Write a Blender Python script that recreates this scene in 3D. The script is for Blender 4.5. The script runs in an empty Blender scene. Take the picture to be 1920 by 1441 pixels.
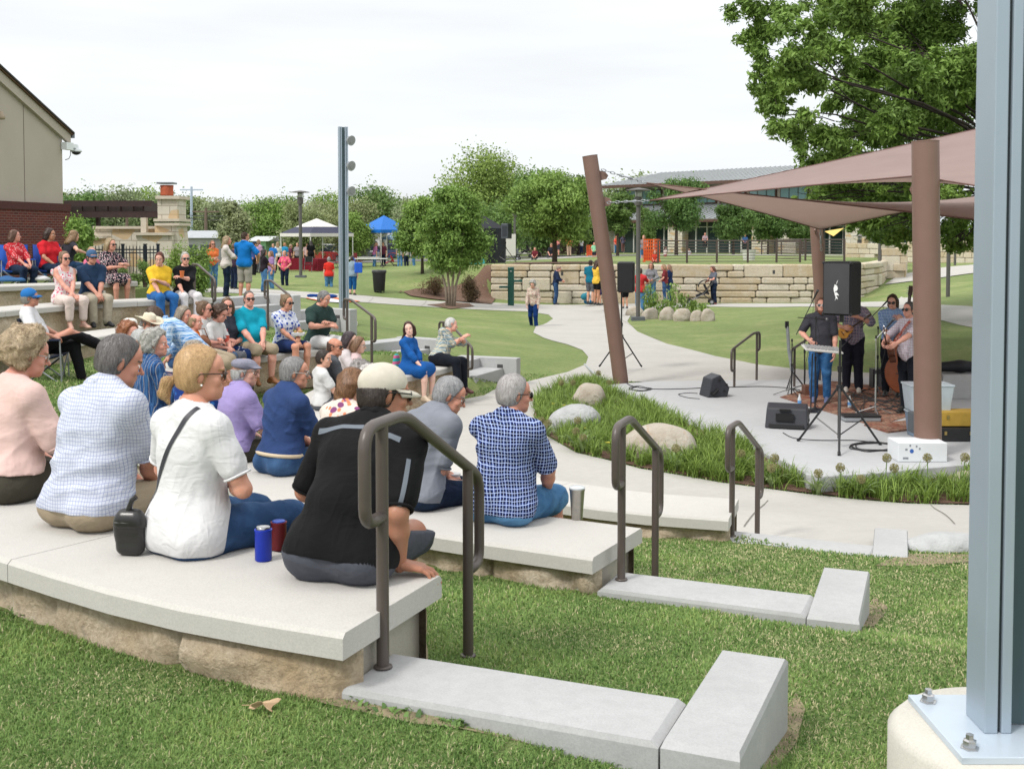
import bpy, math, random
import numpy as np
from mathutils import Vector, Matrix
random.seed(5); RNG = np.random.RandomState(5)
SC = bpy.context.scene
COL = SC.collection
# ------------------------------------------------------------ camera, sky, sun
FPX, PITCH, CYP, CAMZ = 2150.0, math.radians(2.34), 528.0, 3.0   # focal length in photo pixels, small downward pitch, principal row
cd = bpy.data.cameras.new('camera'); cam = bpy.data.objects.new('camera', cd); COL.objects.link(cam)
cam.location = (0, 0, CAMZ); cam.rotation_euler = (math.pi/2 - PITCH, 0, 0)
cd.sensor_width = 36; cd.lens = 36*FPX/1920; cd.shift_y = -(720.5-CYP)/1920; cd.clip_end = 3000; cd.clip_start = .05
cd.dof.use_dof = True; cd.dof.focus_distance = 11.5; cd.dof.aperture_fstop = 11
SC.camera = cam
def ray(u, v):
 x = (u-960)/FPX; y = (CYP-v)/FPX
 return (x, math.cos(PITCH)+y*math.sin(PITCH), -math.sin(PITCH)+y*math.cos(PITCH))
def G(u, v, z):
 "world point seen at photo pixel (u,v) on the level z"
 d = ray(u, v); t = (z-CAMZ)/d[2]
 return Vector((d[0]*t, d[1]*t, z))
def D(u, v, Y):
 "world point seen at photo pixel (u,v) at depth Y"
 d = ray(u, v); t = Y/d[1]
 return Vector((d[0]*t, Y, CAMZ+d[2]*t))
SUN_EL, SUN_AZ = math.radians(48), math.radians(228)      # azimuth from +Y, clockwise: behind the camera on the left
w = bpy.data.worlds.new('World'); SC.world = w; w.use_nodes = True
nt = w.node_tree; N = nt.nodes; L = nt.links
for n in list(N): N.remove(n)
out = N.new('ShaderNodeOutputWorld'); bg = N.new('ShaderNodeBackground'); bg2 = N.new('ShaderNodeBackground'); add = N.new('ShaderNodeAddShader')
sky = N.new('ShaderNodeTexSky'); sky.sky_type = 'NISHITA'; sky.sun_disc = False; sky.sun_elevation = SUN_EL; sky.sun_rotation = SUN_AZ
hs_ = N.new('ShaderNodeHueSaturation'); hs_.inputs['Saturation'].default_value = .35; hs_.inputs['Value'].default_value = .3; L.new(sky.outputs[0], hs_.inputs['Color']); L.new(hs_.outputs[0], bg.inputs[0]); bg.inputs[1].default_value = .05
tc = N.new('ShaderNodeTexCoord'); sep = N.new('ShaderNodeSeparateXYZ'); L.new(tc.outputs['Generated'], sep.inputs[0])
ramp = N.new('ShaderNodeValToRGB'); L.new(sep.outputs[2], ramp.inputs[0])
e = ramp.color_ramp.elements; e[0].position = 0; e[0].color = (.40,.43,.46,1); e[1].position = 1; e[1].color = (.95,.95,.94,1)
for ps, cc in ((.03,(.44,.455,.47)), (.16,(.475,.488,.50)), (.27,(.51,.52,.525)), (.42,(.68,.69,.69))): q = e.new(ps); q.color = cc+(1,)
mp = N.new('ShaderNodeMapping'); L.new(tc.outputs['Generated'], mp.inputs[0]); mp.inputs['Scale'].default_value = (1.2, 1.2, 9)
nz = N.new('ShaderNodeTexNoise'); nz.inputs['Scale'].default_value = 2.2; nz.inputs['Detail'].default_value = 5; L.new(mp.outputs[0], nz.inputs[0])
rr = N.new('ShaderNodeMapRange'); L.new(nz.outputs[0], rr.inputs[0]); rr.inputs[1].default_value = .3; rr.inputs[2].default_value = .7; rr.inputs[3].default_value = .90; rr.inputs[4].default_value = 1.08
mx = N.new('ShaderNodeMix'); mx.data_type = 'RGBA'; mx.blend_type = 'MULTIPLY'; mx.inputs[0].default_value = 1
L.new(ramp.outputs[0], mx.inputs[6]); L.new(rr.outputs[0], mx.inputs[7])
L.new(mx.outputs[2], bg2.inputs[0]); bg2.inputs[1].default_value = 1.0
L.new(bg.outputs[0], add.inputs[0]); L.new(bg2.outputs[0], add.inputs[1]); L.new(add.outputs[0], out.inputs[0])
sl = bpy.data.lights.new('sun', 'SUN'); sun = bpy.data.objects.new('sun', sl); COL.objects.link(sun)
sl.energy = 1.35; sl.angle = math.radians(11); sl.color = (1, .955, .90)
sd = Vector((math.sin(SUN_AZ)*math.cos(SUN_EL), math.cos(SUN_AZ)*math.cos(SUN_EL), math.sin(SUN_EL)))
sun.rotation_euler = sd.to_track_quat('Z', 'Y').to_euler()
SC.view_settings.view_transform = 'Standard'; SC.view_settings.look = 'None'; SC.view_settings.exposure = .88; SC.view_settings.gamma = 1
SC.cycles.use_denoising = True
SC.cycles.max_bounces = 6; SC.cycles.transparent_max_bounces = 6

# ------------------------------------------------------------ materials
MATS = {}
def _in(nd, k, v):
 if k in nd.inputs: nd.inputs[k].default_value = v
def c4(c): return (c[0], c[1], c[2], 1)
class NT:
 "small node-tree writer"
 def __init__(s, name, rough=.6, metal=0, spec=.4):
  s.m = bpy.data.materials.new(name); s.m.use_nodes = True; s.t = s.m.node_tree; s.N = s.t.nodes; s.L = s.t.links
  s.b = s.N['Principled BSDF']; _in(s.b, 'Roughness', rough); _in(s.b, 'Metallic', metal); _in(s.b, 'Specular IOR Level', spec)
  s.tc = s.N.new('ShaderNodeTexCoord')
 def new(s, ty, **kw):
  n = s.N.new('ShaderNode'+ty)
  for k, v in kw.items(): setattr(n, k, v)
  return n
 def co(s, scale=(1,1,1), rot=(0,0,0), src='Object', loc=(0,0,0)):
  m = s.new('Mapping'); s.L.new(s.tc.outputs[src], m.inputs[0]); m.inputs['Scale'].default_value = scale; m.inputs['Rotation'].default_value = rot; m.inputs['Location'].default_value = loc
  return m.outputs[0]
 def noise(s, sc, det=3, co=None, rough=.55, dist=0):
  n = s.new('TexNoise'); n.inputs['Scale'].default_value = sc; n.inputs['Detail'].default_value = det; n.inputs['Roughness'].default_value = rough; n.inputs['Distortion'].default_value = dist
  s.L.new(co if co is not None else s.tc.outputs['Object'], n.inputs[0]); return n.outputs[0]
 def rng(s, x, a, b, c=0, d=1):
  n = s.new('MapRange'); s.L.new(x, n.inputs[0])
  for i, q in enumerate((a, b, c, d)): n.inputs[i+1].default_value = q
  return n.outputs[0]
 def mix(s, f, a, b, mode='MIX'):
  n = s.new('Mix', data_type='RGBA', blend_type=mode)
  for i, q in ((0, f), (6, a), (7, b)):
   if isinstance(q, (int, float)): n.inputs[i].default_value = q if i == 0 else (q, q, q, 1)
   elif isinstance(q, tuple): n.inputs[i].default_value = c4(q)
   else: s.L.new(q, n.inputs[i])
  return n.outputs[2]
 def math(s, op, a, b=None, cl=False):
  n = s.new('Math', operation=op, use_clamp=cl)
  for i, q in ((0, a), (1, b)):
   if q is None: continue
   if isinstance(q, (int, float)): n.inputs[i].default_value = q
   else: s.L.new(q, n.inputs[i])
  return n.outputs[0]
 def col(s, c):
  if isinstance(c, tuple): s.b.inputs['Base Color'].default_value = c4(c)
  else: s.L.new(c, s.b.inputs['Base Color'])
 def bump(s, h, st=.3, dist=.01):
  n = s.new('Bump'); n.inputs['Strength'].default_value = st; n.inputs['Distance'].default_value = dist
  s.L.new(h, n.inputs['Height']); s.L.new(n.outputs[0], s.b.inputs['Normal'])
 def attr(s, name):
  n = s.new('Attribute'); n.attribute_name = name; return n
def pm(name, c, rough=.6, var=.15, scale=4, bump=0, bs=60, bd=.004, metal=0, c2=None, spec=.4, src='Object', det=4):
 if name in MATS: return MATS[name]
 t = NT(name, rough, metal, spec); co = t.co(src=src)
 if var or c2:
  n = t.noise(scale, det, co); f = t.rng(n, .3, .7)
  t.col(t.mix(f, c, c2 if c2 else tuple(x*(1-var) for x in c)))
 else: t.col(c)
 if bump: t.bump(t.noise(bs, 4, co), bump, bd)
 MATS[name] = t.m; return t.m

# ------------------------------------------------------------ mesh helpers
def meta(o, label=None, cat=None, group=None, kind=None):
 if label: o['label'] = label
 if cat: o['category'] = cat
 if group: o['group'] = group
 if kind: o['kind'] = kind
 return o
def thing(name, label, cat, loc=(0,0,0), rotz=0, group=None):
 o = bpy.data.objects.new(name, None); COL.objects.link(o); o.location = loc; o.rotation_euler = (0,0,rotz); o.empty_display_size = .1
 return meta(o, label, cat, group)
def np_mesh(name, V, F4=None, F3=None, smooth=True, mi=None):
 me = bpy.data.meshes.new(name); V = np.asarray(V, np.float32)
 n4 = 0 if F4 is None else len(F4); n3 = 0 if F3 is None else len(F3)
 loops = np.concatenate([np.asarray(f, np.int32).ravel() for f in (F4, F3) if f is not None and len(f)])
 me.vertices.add(len(V)); me.vertices.foreach_set('co', V.ravel())
 me.loops.add(len(loops)); me.loops.foreach_set('vertex_index', loops)
 me.polygons.add(n4+n3)
 st = np.concatenate([np.arange(n4)*4, n4*4+np.arange(n3)*3]).astype(np.int32)
 me.polygons.foreach_set('loop_start', st)
 me.polygons.foreach_set('use_smooth', np.full(n4+n3, smooth))
 if mi is not None: me.polygons.foreach_set('material_index', np.asarray(mi, np.int32))
 me.update(calc_edges=True); return me
def link(name, me, mats, parent=None):
 o = bpy.data.objects.new(name, me); COL.objects.link(o)
 for m in (mats if isinstance(mats, (list, tuple)) else [mats]): me.materials.append(m)
 if parent is not None: o.parent = parent
 return o
def dup(root, loc, rotz=0, label=None, scale=None):
 r = root.copy(); COL.objects.link(r); r.location = loc; r.rotation_euler = (0,0,rotz)
 if scale is not None: r.scale = scale if isinstance(scale, tuple) else (scale,)*3
 if label: r['label'] = label
 for ch in [c for c in root.children]:
  c = ch.copy(); COL.objects.link(c); c.parent = r
  for g in ch.children:
   d = g.copy(); COL.objects.link(d); d.parent = c
 return r
class MB:
 def __init__(s): s.v = []; s.f = []; s.m = []; s.M = Matrix.Identity(4); s.mi = 0
 def at(s, loc=(0,0,0), rot=(0,0,0)):
  from mathutils import Euler
  s.M = Matrix.Translation(loc) @ Euler(rot).to_matrix().to_4x4(); return s
 def pv(s, pts):
  i = len(s.v); s.v += [tuple(s.M @ Vector(p)) for p in pts]; return i
 def face(s, *idx): s.f.append(tuple(idx)); s.m.append(s.mi)
 def box(s, c, d, taper=1.0, ch=0):
  x, y, z = d[0]/2, d[1]/2, d[2]/2
  if ch > 0:   # chamfered vertical & horizontal edges: stacked outline
   def ring(k, zz):
    a, b = x-k, y-k; q = ch
    return [(c[0]+px, c[1]+py, c[2]+zz) for px, py in ((a-q,-b),(a,-b+q),(a,b-q),(a-q,b),(-a+q,b),(-a,b-q),(-a,-b+q),(-a+q,-b))]
   rings = [ring(ch, -z), ring(0, -z+ch), ring(0, z-ch), ring(ch, z)]
   i = s.pv(sum(rings, []))
   s.face(*[i+k for k in range(7,-1,-1)])
   for r in range(3):
    for k in range(8): s.face(i+r*8+k, i+r*8+(k+1)%8, i+(r+1)*8+(k+1)%8, i+(r+1)*8+k)
   s.face(*[i+24+k for k in range(8)]); return s
  t = taper
  i = s.pv([(c[0]+a*x*(t if e > 0 else 1), c[1]+b*y*(t if e > 0 else 1), c[2]+e*z) for e in (-1,1) for a, b in ((-1,-1),(1,-1),(1,1),(-1,1))])
  s.face(i+3,i+2,i+1,i); s.face(i+4,i+5,i+6,i+7)
  for k in range(4): s.face(i+k, i+(k+1)%4, i+4+(k+1)%4, i+4+k)
  return s
 def prism(s, poly, z0, z1, bot=True):
  n = len(poly); zf = (lambda p, z: z(p) if callable(z) else z)
  i = s.pv([(p[0], p[1], zf(p, z0)) for p in poly]+[(p[0], p[1], zf(p, z1)) for p in poly])
  if bot: s.face(*[i+k for k in range(n-1,-1,-1)])
  s.face(*[i+n+k for k in range(n)])
  for k in range(n): s.face(i+k, i+(k+1)%n, i+n+(k+1)%n, i+n+k)
  return s
 def tube(s, pts, r, seg=10, cap=True, closed=False):
  pts = [Vector(p) for p in pts]; n = len(pts); rs = r if isinstance(r, (list, tuple)) else [r]*n
  prev = None; rings = []
  for k, p in enumerate(pts):
   if closed: d = (pts[(k+1)%n]-pts[k-1])
   else: d = pts[min(k+1, n-1)]-pts[max(k-1, 0)]
   if 0 < k < n-1 and not closed:
    d = (pts[k+1]-p).normalized()+(p-pts[k-1]).normalized()
   d.normalize()
   if prev is None:
    a = Vector((0,0,1)) if abs(d.z) < .9 else Vector((1,0,0))
    x = a.cross(d).normalized()
   else: x = (prev-d*prev.dot(d)).normalized()
   prev = x; y = d.cross(x)
   rings.append(s.pv([p+(x*math.cos(t)+y*math.sin(t))*rs[k] for t in [2*math.pi*j/seg for j in range(seg)]]))
  m = n if closed else n-1
  for k in range(m):
   a, b = rings[k], rings[(k+1)%n]
   for j in range(seg): s.face(a+j, a+(j+1)%seg, b+(j+1)%seg, b+j)
  if cap and not closed:
   s.face(*[rings[0]+j for j in range(seg-1,-1,-1)]); s.face(*[rings[-1]+j for j in range(seg)])
  return s
 def lathe(s, prof, seg=20, c=(0,0,0), cap=True):
  rings = [s.pv([(c[0]+r*math.cos(2*math.pi*j/seg), c[1]+r*math.sin(2*math.pi*j/seg), c[2]+z) for j in range(seg)]) for r, z in prof]
  for a, b in zip(rings, rings[1:]):
   for j in range(seg): s.face(a+j, a+(j+1)%seg, b+(j+1)%seg, b+j)
  if cap: s.face(*[rings[0]+j for j in range(seg-1,-1,-1)]); s.face(*[rings[-1]+j for j in range(seg)])
  return s
 def ball(s, c, r, sub=2, disp=0, seed=0, sq=(1,1,1)):
  import bmesh
  bm = bmesh.new(); bmesh.ops.create_icosphere(bm, subdivisions=sub, radius=1)
  rs = random.Random(seed); ph = [[rs.uniform(-3, 3) for _ in range(4)] for _ in range(6)]
  P = []
  for v in bm.verts:
   k = 1+disp*sum(math.sin(q[0]*v.co.x+q[1]*v.co.y+q[2]*v.co.z+q[3]) for q in ph)/3
   P.append((c[0]+v.co.x*r*k*sq[0], c[1]+v.co.y*r*k*sq[1], c[2]+v.co.z*r*k*sq[2]))
  i = s.pv(P)
  for f in bm.faces: s.face(*[i+v.index for v in f.verts])
  bm.free(); return s
 def build(s, name, mats, parent=None, smooth=False, world=False, bevel=0, auto=None):
  me = bpy.data.meshes.new(name); V = s.v
  if world and parent is not None:
   Mi = (Matrix.Translation(parent.location) @ parent.rotation_euler.to_matrix().to_4x4()).inverted()
   V = [tuple(Mi @ Vector(p)) for p in V]
  me.from_pydata(V, [], s.f); me.update()
  if any(s.m): me.polygons.foreach_set('material_index', s.m)
  if smooth or auto:
   me.polygons.foreach_set('use_smooth', [True]*len(s.f))
   if auto or smooth == 'auto': me.set_sharp_from_angle(angle=math.radians(auto or 40))
  o = link(name, me, mats, parent)
  if bevel:
   b = o.modifiers.new('b', 'BEVEL'); b.width = bevel; b.segments = 2; b.limit_method = 'ANGLE'; b.angle_limit = math.radians(40)
  return o
# ------------------------------------------------------------ signed-distance modelling for figures
def rotm(yaw=0, lean=0, side=0):
 return np.array(Matrix.Rotation(yaw, 3, 'Z') @ Matrix.Rotation(-lean, 3, 'X') @ Matrix.Rotation(side, 3, 'Y'))
def A(*p): return np.array(p[0] if len(p) == 1 else p, float)
def cone(a, b, ra, rb, k=.03, flat=None): return ('c', A(a), A(b), ra, rb, k, flat)
def ell(c, r, R=None, k=.03, sub=False): return ('e', A(c), A(r), np.eye(3) if R is None else R, None, k, sub)
def pbox(p):
 if p[0] == 'c':
  r = max(p[3], p[4]); return np.minimum(p[1], p[2])-r, np.maximum(p[1], p[2])+r
 e = np.sqrt(((p[3]*p[2][:, None])**2).sum(0)) if p[0] == 'e' else None
 return p[1]-e, p[1]+e
def pdist(p, X, Y, Z):
 if p[0] == 'c':
  a, b = p[1], p[2]; ba = b-a; L2 = max((ba*ba).sum(), 1e-9)
  x, y, z = X-a[0], Y-a[1], Z-a[2]
  t = np.clip((x*ba[0]+y*ba[1]+z*ba[2])/L2, 0, 1)
  x = x-t*ba[0]; y = y-t*ba[1]; z = z-t*ba[2]
  if p[6] is not None:
   n, f = p[6]; dn = (x*n[0]+y*n[1]+z*n[2])*(1/f-1); x = x+n[0]*dn; y = y+n[1]*dn; z = z+n[2]*dn
  return np.sqrt(x*x+y*y+z*z)-(p[3]+(p[4]-p[3])*t)
 c, r, R = p[1], p[2], p[3]
 x, y, z = X-c[0], Y-c[1], Z-c[2]
 q = [(R[0,i]*x+R[1,i]*y+R[2,i]*z)/r[i] for i in range(3)]     # columns of R are the axes
 k0 = np.sqrt(q[0]**2+q[1]**2+q[2]**2); k1 = np.sqrt((q[0]/r[0])**2+(q[1]/r[1])**2+(q[2]/r[2])**2)+1e-6
 return k0*(k0-1)/k1
def smin(a, b, k):
 h = np.maximum(k-np.abs(a-b), 0)/k
 return np.minimum(a, b)-h*h*k*.25
def nets(d, lo, h):
 s = d < 0
 c = [s[i:s.shape[0]-1+i, j:s.shape[1]-1+j, k:s.shape[2]-1+k] for i in (0,1) for j in (0,1) for k in (0,1)]
 anyi = c[0].copy(); alli = c[0].copy()
 for q in c[1:]: anyi |= q; alli &= q
 act = anyi & ~alli; idx = np.argwhere(act)
 if len(idx) == 0: return np.zeros((0,3)), np.zeros((0,4), int)
 cid = np.full(act.shape, -1, np.int32); cid[act] = np.arange(len(idx))
 I, J, K = idx.T; val = {}
 for a in (0,1):
  for b in (0,1):
   for e in (0,1): val[a,b,e] = d[I+a, J+b, K+e]
 S = np.zeros((len(idx), 3)); cnt = np.zeros(len(idx))
 for (p, q) in [((a,b,0),(a,b,1)) for a in (0,1) for b in (0,1)]+[((a,0,b),(a,1,b)) for a in (0,1) for b in (0,1)]+[((0,a,b),(1,a,b)) for a in (0,1) for b in (0,1)]:
  v0, v1 = val[p], val[q]; m = (v0 < 0) != (v1 < 0); t = np.where(m, v0/np.where(m, v0-v1, 1), 0)
  P = np.array(p)[None]+t[:, None]*(np.array(q)-np.array(p))[None]
  S += P*m[:, None]; cnt += m
 V = lo+(idx+S/cnt[:, None])*h; F = []
 for ax in range(3):
  sl0 = [slice(None)]*3; sl1 = [slice(None)]*3; sl0[ax] = slice(0, -1); sl1[ax] = slice(1, None)
  ch = s[tuple(sl0)] != s[tuple(sl1)]; e = np.argwhere(ch)
  o1, o2 = [(1,2),(2,0),(0,1)][ax]
  e = e[(e[:, o1] > 0) & (e[:, o2] > 0) & (e[:, o1] < s.shape[o1]-1) & (e[:, o2] < s.shape[o2]-1)]
  if not len(e): continue
  flip = ~s[tuple(e.T)]
  def g(a, b):
   q = e.copy(); q[:, o1] -= a; q[:, o2] -= b; return cid[tuple(q.T)]
  Q = np.stack([g(1,1), g(0,1), g(0,0), g(1,0)], 1); Q[flip] = Q[flip][:, ::-1]
  F.append(Q)
 return V, np.concatenate(F)
def field(groups, h, off=0, cuts=(), disp=None, kg=.012, subs=()):
 bb = [pbox(p) for g in groups for p in g]
 mar = max(0, off)+2.5*h+.01
 lo = np.min([b[0] for b in bb], 0)-mar; hi = np.max([b[1] for b in bb], 0)+mar
 n = np.ceil((hi-lo)/h).astype(int)+1; d = np.full(n, .5, np.float32)
 ax = [lo[i]+np.arange(n[i])*h for i in range(3)]
 for g in groups:
  gb = [pbox(p) for p in g]; glo = np.min([b[0] for b in gb], 0)-mar-.03; ghi = np.max([b[1] for b in gb], 0)+mar+.03
  i0 = np.maximum(((glo-lo)/h).astype(int), 0); i1 = np.minimum(((ghi-lo)/h).astype(int)+2, n)
  G_ = np.full(i1-i0, .5, np.float32)
  for p, b in zip(g, gb):
   m = mar+p[5]
   j0 = np.maximum(((b[0]-m-lo)/h).astype(int), i0); j1 = np.minimum(((b[1]+m-lo)/h).astype(int)+2, i1)
   if (j1 <= j0).any(): continue
   X = ax[0][j0[0]:j1[0], None, None]; Y = ax[1][None, j0[1]:j1[1], None]; Z = ax[2][None, None, j0[2]:j1[2]]
   sl = tuple(slice(j0[q]-i0[q], j1[q]-i0[q]) for q in range(3)); dd = pdist(p, X, Y, Z)
   if p[0] == 'e' and p[6]: G_[sl] = -smin(-G_[sl], dd, p[5])
   else: G_[sl] = smin(G_[sl], dd, p[5])
  sl = tuple(slice(i0[q], i1[q]) for q in range(3))
  d[sl] = smin(d[sl], G_, kg)
 d -= off
 X = ax[0][:, None, None]; Y = ax[1][None, :, None]; Z = ax[2][None, None, :]
 if disp is not None:
  msk = np.abs(d) < .04
  i = np.argwhere(msk); P = lo+i*h; d[msk] += disp(P).astype(np.float32)
 for cn, cc in cuts:   # keep the side  n.p < c
  d = np.maximum(d, X*cn[0]+Y*cn[1]+Z*cn[2]-cc)
 for p in subs: d = np.maximum(d, -pdist(p, X, Y, Z))
 return d, lo, h
def sine_noise(seed, freq, amp, octs=3):
 rs = np.random.RandomState(seed); W = rs.normal(size=(octs*4, 3)); W /= np.linalg.norm(W, axis=1)[:, None]; ph = rs.uniform(0, 6.28, octs*4)
 def f(P, aniso=(1,1,1)):
  P = P*np.array(aniso); r = np.zeros(len(P)); q = P+.25/freq*np.sin(P[:, [1,2,0]]*freq*.8+seed)
  for o in range(octs):
   for k in range(4): r += amp/(1.8**o)/3*np.sin(q@W[o*4+k]*freq*(2**o)+ph[o*4+k])
  return r
 return f
def ridge_noise(seed, freq, amp):
 rs = np.random.RandomState(seed); W = rs.normal(size=(5, 3)); W[:, 2] += np.sign(W[:, 2])*.6; W /= np.linalg.norm(W, axis=1)[:, None]; ph = rs.uniform(0, 6.28, 5)
 def f(P):
  q = P+.055*np.sin(P[:, [2,0,1]]*freq*.55+seed); r = np.zeros(len(P)); m = .5+.5*np.sin(P@W[4]*9+ph[4])
  for k in range(4): r += amp*.5*(np.abs(np.sin(q@W[k]*freq*(1+.35*k)+ph[k]))**.6-.75)*(.35+.65*np.clip(np.sin(P@W[(k+1)%5]*7+ph[k]*2)+.4, 0, 1))
  return r*m
 return f
def join(parts):
 "parts = [(V, F, mi-array)] -> one set"
 Vs, Fs, Ms, n = [], [], [], 0
 for V, F, m in parts:
  Vs.append(V); Fs.append(F+n); Ms.append(m if not np.isscalar(m) else np.full(len(F), m)); n += len(V)
 return np.concatenate(Vs), np.concatenate(Fs), np.concatenate(Ms)

# ------------------------------------------------------------ cloth, skin, hair materials
def skin_mat(c):
 n = 'skin_%02d%02d%02d' % tuple(int(x*99) for x in c)
 if n in MATS: return MATS[n]
 t = NT(n, .48, 0, .35); a = t.noise(28, 4); b = t.noise(5, 2)
 t.col(t.mix(t.rng(b, .35, .7, 0, .6), t.mix(t.rng(a, .3, .7), c, (c[0]*.95, c[1]*.86, c[2]*.82)), (min(1, c[0]*1.04), c[1]*.88, c[2]*.84)))
 _in(t.b, 'Subsurface Weight', .12); _in(t.b, 'Subsurface Scale', .02); t.b.inputs['Subsurface Radius'].default_value = (1, .35, .2)
 t.bump(t.noise(220, 3), .15, .002); MATS[n] = t.m; return t.m
def hair_mat(c, c2=None):
 n = 'hair_%02d%02d%02d' % tuple(int(x*99) for x in c)
 if n in MATS: return MATS[n]
 t = NT(n, .42, 0, .35); at = t.attr('tone'); a = t.noise(90, 3, t.co((1,1,.15)))
 c2 = c2 or tuple(min(1, x*1.9+.03) for x in c)
 f = t.math('ADD', at.outputs['Fac'], t.rng(a, .35, .7, -.06, .16), True)
 t.col(t.mix(f, tuple(x*.6 for x in c), c2)); t.bump(a, .18, .003); MATS[n] = t.m; return t.m
CN = [0]
def cloth(c, kind='plain', c2=(1,1,1), c3=None, sc=1.0, rough=.85, fold=1.0):
 "fabric with soft folds; kind = plain | check | plaid | stripe | vstripe | floral | denim"
 key = ('cloth', c, kind, c2, c3, sc)
 if key in MATS: return MATS[key]
 t = NT('fabric', rough, 0, .12); CN[0] += 1
 sep = t.new('SeparateXYZ'); wp = t.new('VectorMath', operation='ADD')
 nn = t.new('TexNoise'); nn.inputs['Scale'].default_value = 7; nn.inputs['Detail'].default_value = 2; t.L.new(t.tc.outputs['Object'], nn.inputs[0])
 ns = t.new('VectorMath', operation='SCALE'); t.L.new(nn.outputs['Color'], ns.inputs[0]); ns.inputs['Scale'].default_value = .035
 t.L.new(t.tc.outputs['Object'], wp.inputs[0]); t.L.new(ns.outputs[0], wp.inputs[1]); t.L.new(wp.outputs[0], sep.inputs[0])
 U = t.math('ADD', sep.outputs[0], t.math('MULTIPLY', sep.outputs[1], .8)); V = sep.outputs[2]
 def lines(x, period, duty, ph=0.0):
  f = t.math('FRACT', t.math('ADD', t.math('MULTIPLY', x, 1/period), ph+.37))
  return t.math('LESS_THAN', t.math('ABSOLUTE', t.math('SUBTRACT', f, .5)), duty/2)
 fb = t.noise(9, 3)
 base = t.mix(t.rng(fb, .3, .7), c, tuple(x*.88 for x in c))
 if kind == 'check':       # fine lines both ways on a pale cloth
  a = lines(U, .013*sc, .14); b = lines(V, .013*sc, .14)
  base = t.mix(t.math('MULTIPLY', t.math('MAXIMUM', a, b), .75), base, c2)
 elif kind == 'plaid':     # dark squares, pale lines
  a = lines(U, .034*sc, .5); b = lines(V, .034*sc, .5)
  s2 = t.math('MULTIPLY', t.math('ADD', a, b), .5)
  base = t.mix(s2, base, c2)
  l = t.math('MAXIMUM', lines(U, .034*sc, .09, .5), lines(V, .034*sc, .09, .5))
  l2 = t.math('MAXIMUM', lines(U, .034*sc, .09, 0), lines(V, .034*sc, .09, 0))
  base = t.mix(t.math('MULTIPLY', t.math('MAXIMUM', l, t.math('MULTIPLY', l2, .8)), .9), base, c3 or (.8,.85,.95))
 elif kind == 'vstripe':
  n1 = t.noise(10, 3, t.co((6, 6, .35))); base = t.mix(t.rng(n1, .45, .58), base, c2)
  if c3: base = t.mix(t.math('MULTIPLY', lines(U, .06*sc, .12), .7), base, c3)
 elif kind == 'stripe': base = t.mix(lines(V, .05*sc, .5), base, c2)
 elif kind == 'floral':
  vo = t.new('TexVoronoi'); vo.inputs['Scale'].default_value = 16/sc; t.L.new(wp.outputs[0], vo.inputs[0])
  base = t.mix(t.rng(vo.outputs[0], .36, .30), base, c2)
  if c3:
   vo2 = t.new('TexVoronoi'); vo2.inputs['Scale'].default_value = 23/sc; t.L.new(t.co(loc=(3,1,2)), vo2.inputs[0])
   base = t.mix(t.rng(vo2.outputs[0], .33, .27), base, c3)
 elif kind == 'denim':
  n1 = t.noise(6, 4); base = t.mix(t.rng(n1, .42, .66), base, c2)
 f1 = t.noise(4.2, 2, t.co((1.25,1.25,.8), (.35,.5,.2)), .5, 1.3); f3 = t.noise(9, 2, t.co((.8,.8,1.5), (.2,.9,.4)), .5, 1.0)
 rd = lambda x: t.math('SUBTRACT', 1, t.math('ABSOLUTE', t.math('MULTIPLY', t.math('SUBTRACT', x, .5), 5)))
 hgt = t.math('ADD', t.math('ADD', rd(f1), t.math('MULTIPLY', rd(f3), .4)), t.math('MULTIPLY', t.noise(450, 1), .05))
 t.bump(hgt, min(1, .34*fold), .010)
 t.col(base); _in(t.b, 'Sheen Weight', .02); MATS[key] = t.m; return t.m
# ------------------------------------------------------------ figures
def hand_prims(wr, dirv, up, side, curl, sc=1.0, spread=.12, thumb=.6):
 "palm and five fingers: wr wrist, dirv hand axis, up = back of the hand, side=+1 right hand"
 d = dirv/np.linalg.norm(dirv); up = up-d*(up@d); up /= np.linalg.norm(up)+1e-9; lat = np.cross(d, up)*side    # lat points to the thumb side
 P = []; K = []
 for i, (off, ln) in enumerate(((.030,.088), (.010,.092), (-.011,.087), (-.030,.080))):
  k = wr+d*ln*sc+lat*off*sc; K.append(k); P.append(cone(wr+lat*off*.55*sc+d*.008*sc, k, .0165*sc, .0125*sc, .014))
 L_ = ((.042,.025,.020), (.046,.030,.021), (.042,.028,.020), (.033,.020,.018))
 for i, k in enumerate(K):
  c = curl*(.9+.13*i); dr = d+lat*(spread*(1.5-i)*.5); dr /= np.linalg.norm(dr); p = k; ang = 0
  for j, l in enumerate(L_[i]):
   ang += c*(.55, 1.0, .7)[j]; q = p+(dr*math.cos(ang)-up*math.sin(ang))*l*sc
   r = (.0098,.0088,.0078,.0068)[j:j+2] if i < 3 else (.0086,.0076,.0068,.006)[j:j+2]
   P.append(cone(p, q, r[0]*sc, r[1]*sc, .0035)); p = q
 t0 = wr+d*.022*sc+lat*.026*sc-up*.004*sc; t1 = t0+(d*.7+lat*thumb-up*.25*curl)*.046*sc; t2 = t1+(d*.95+lat*(thumb*.3-.25*curl)-up*.35*curl)*.032*sc
 P += [cone(t0, t1, .016*sc, .0115*sc, .012), cone(t1, t2, .0112*sc, .0085*sc, .003)]
 return P
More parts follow.
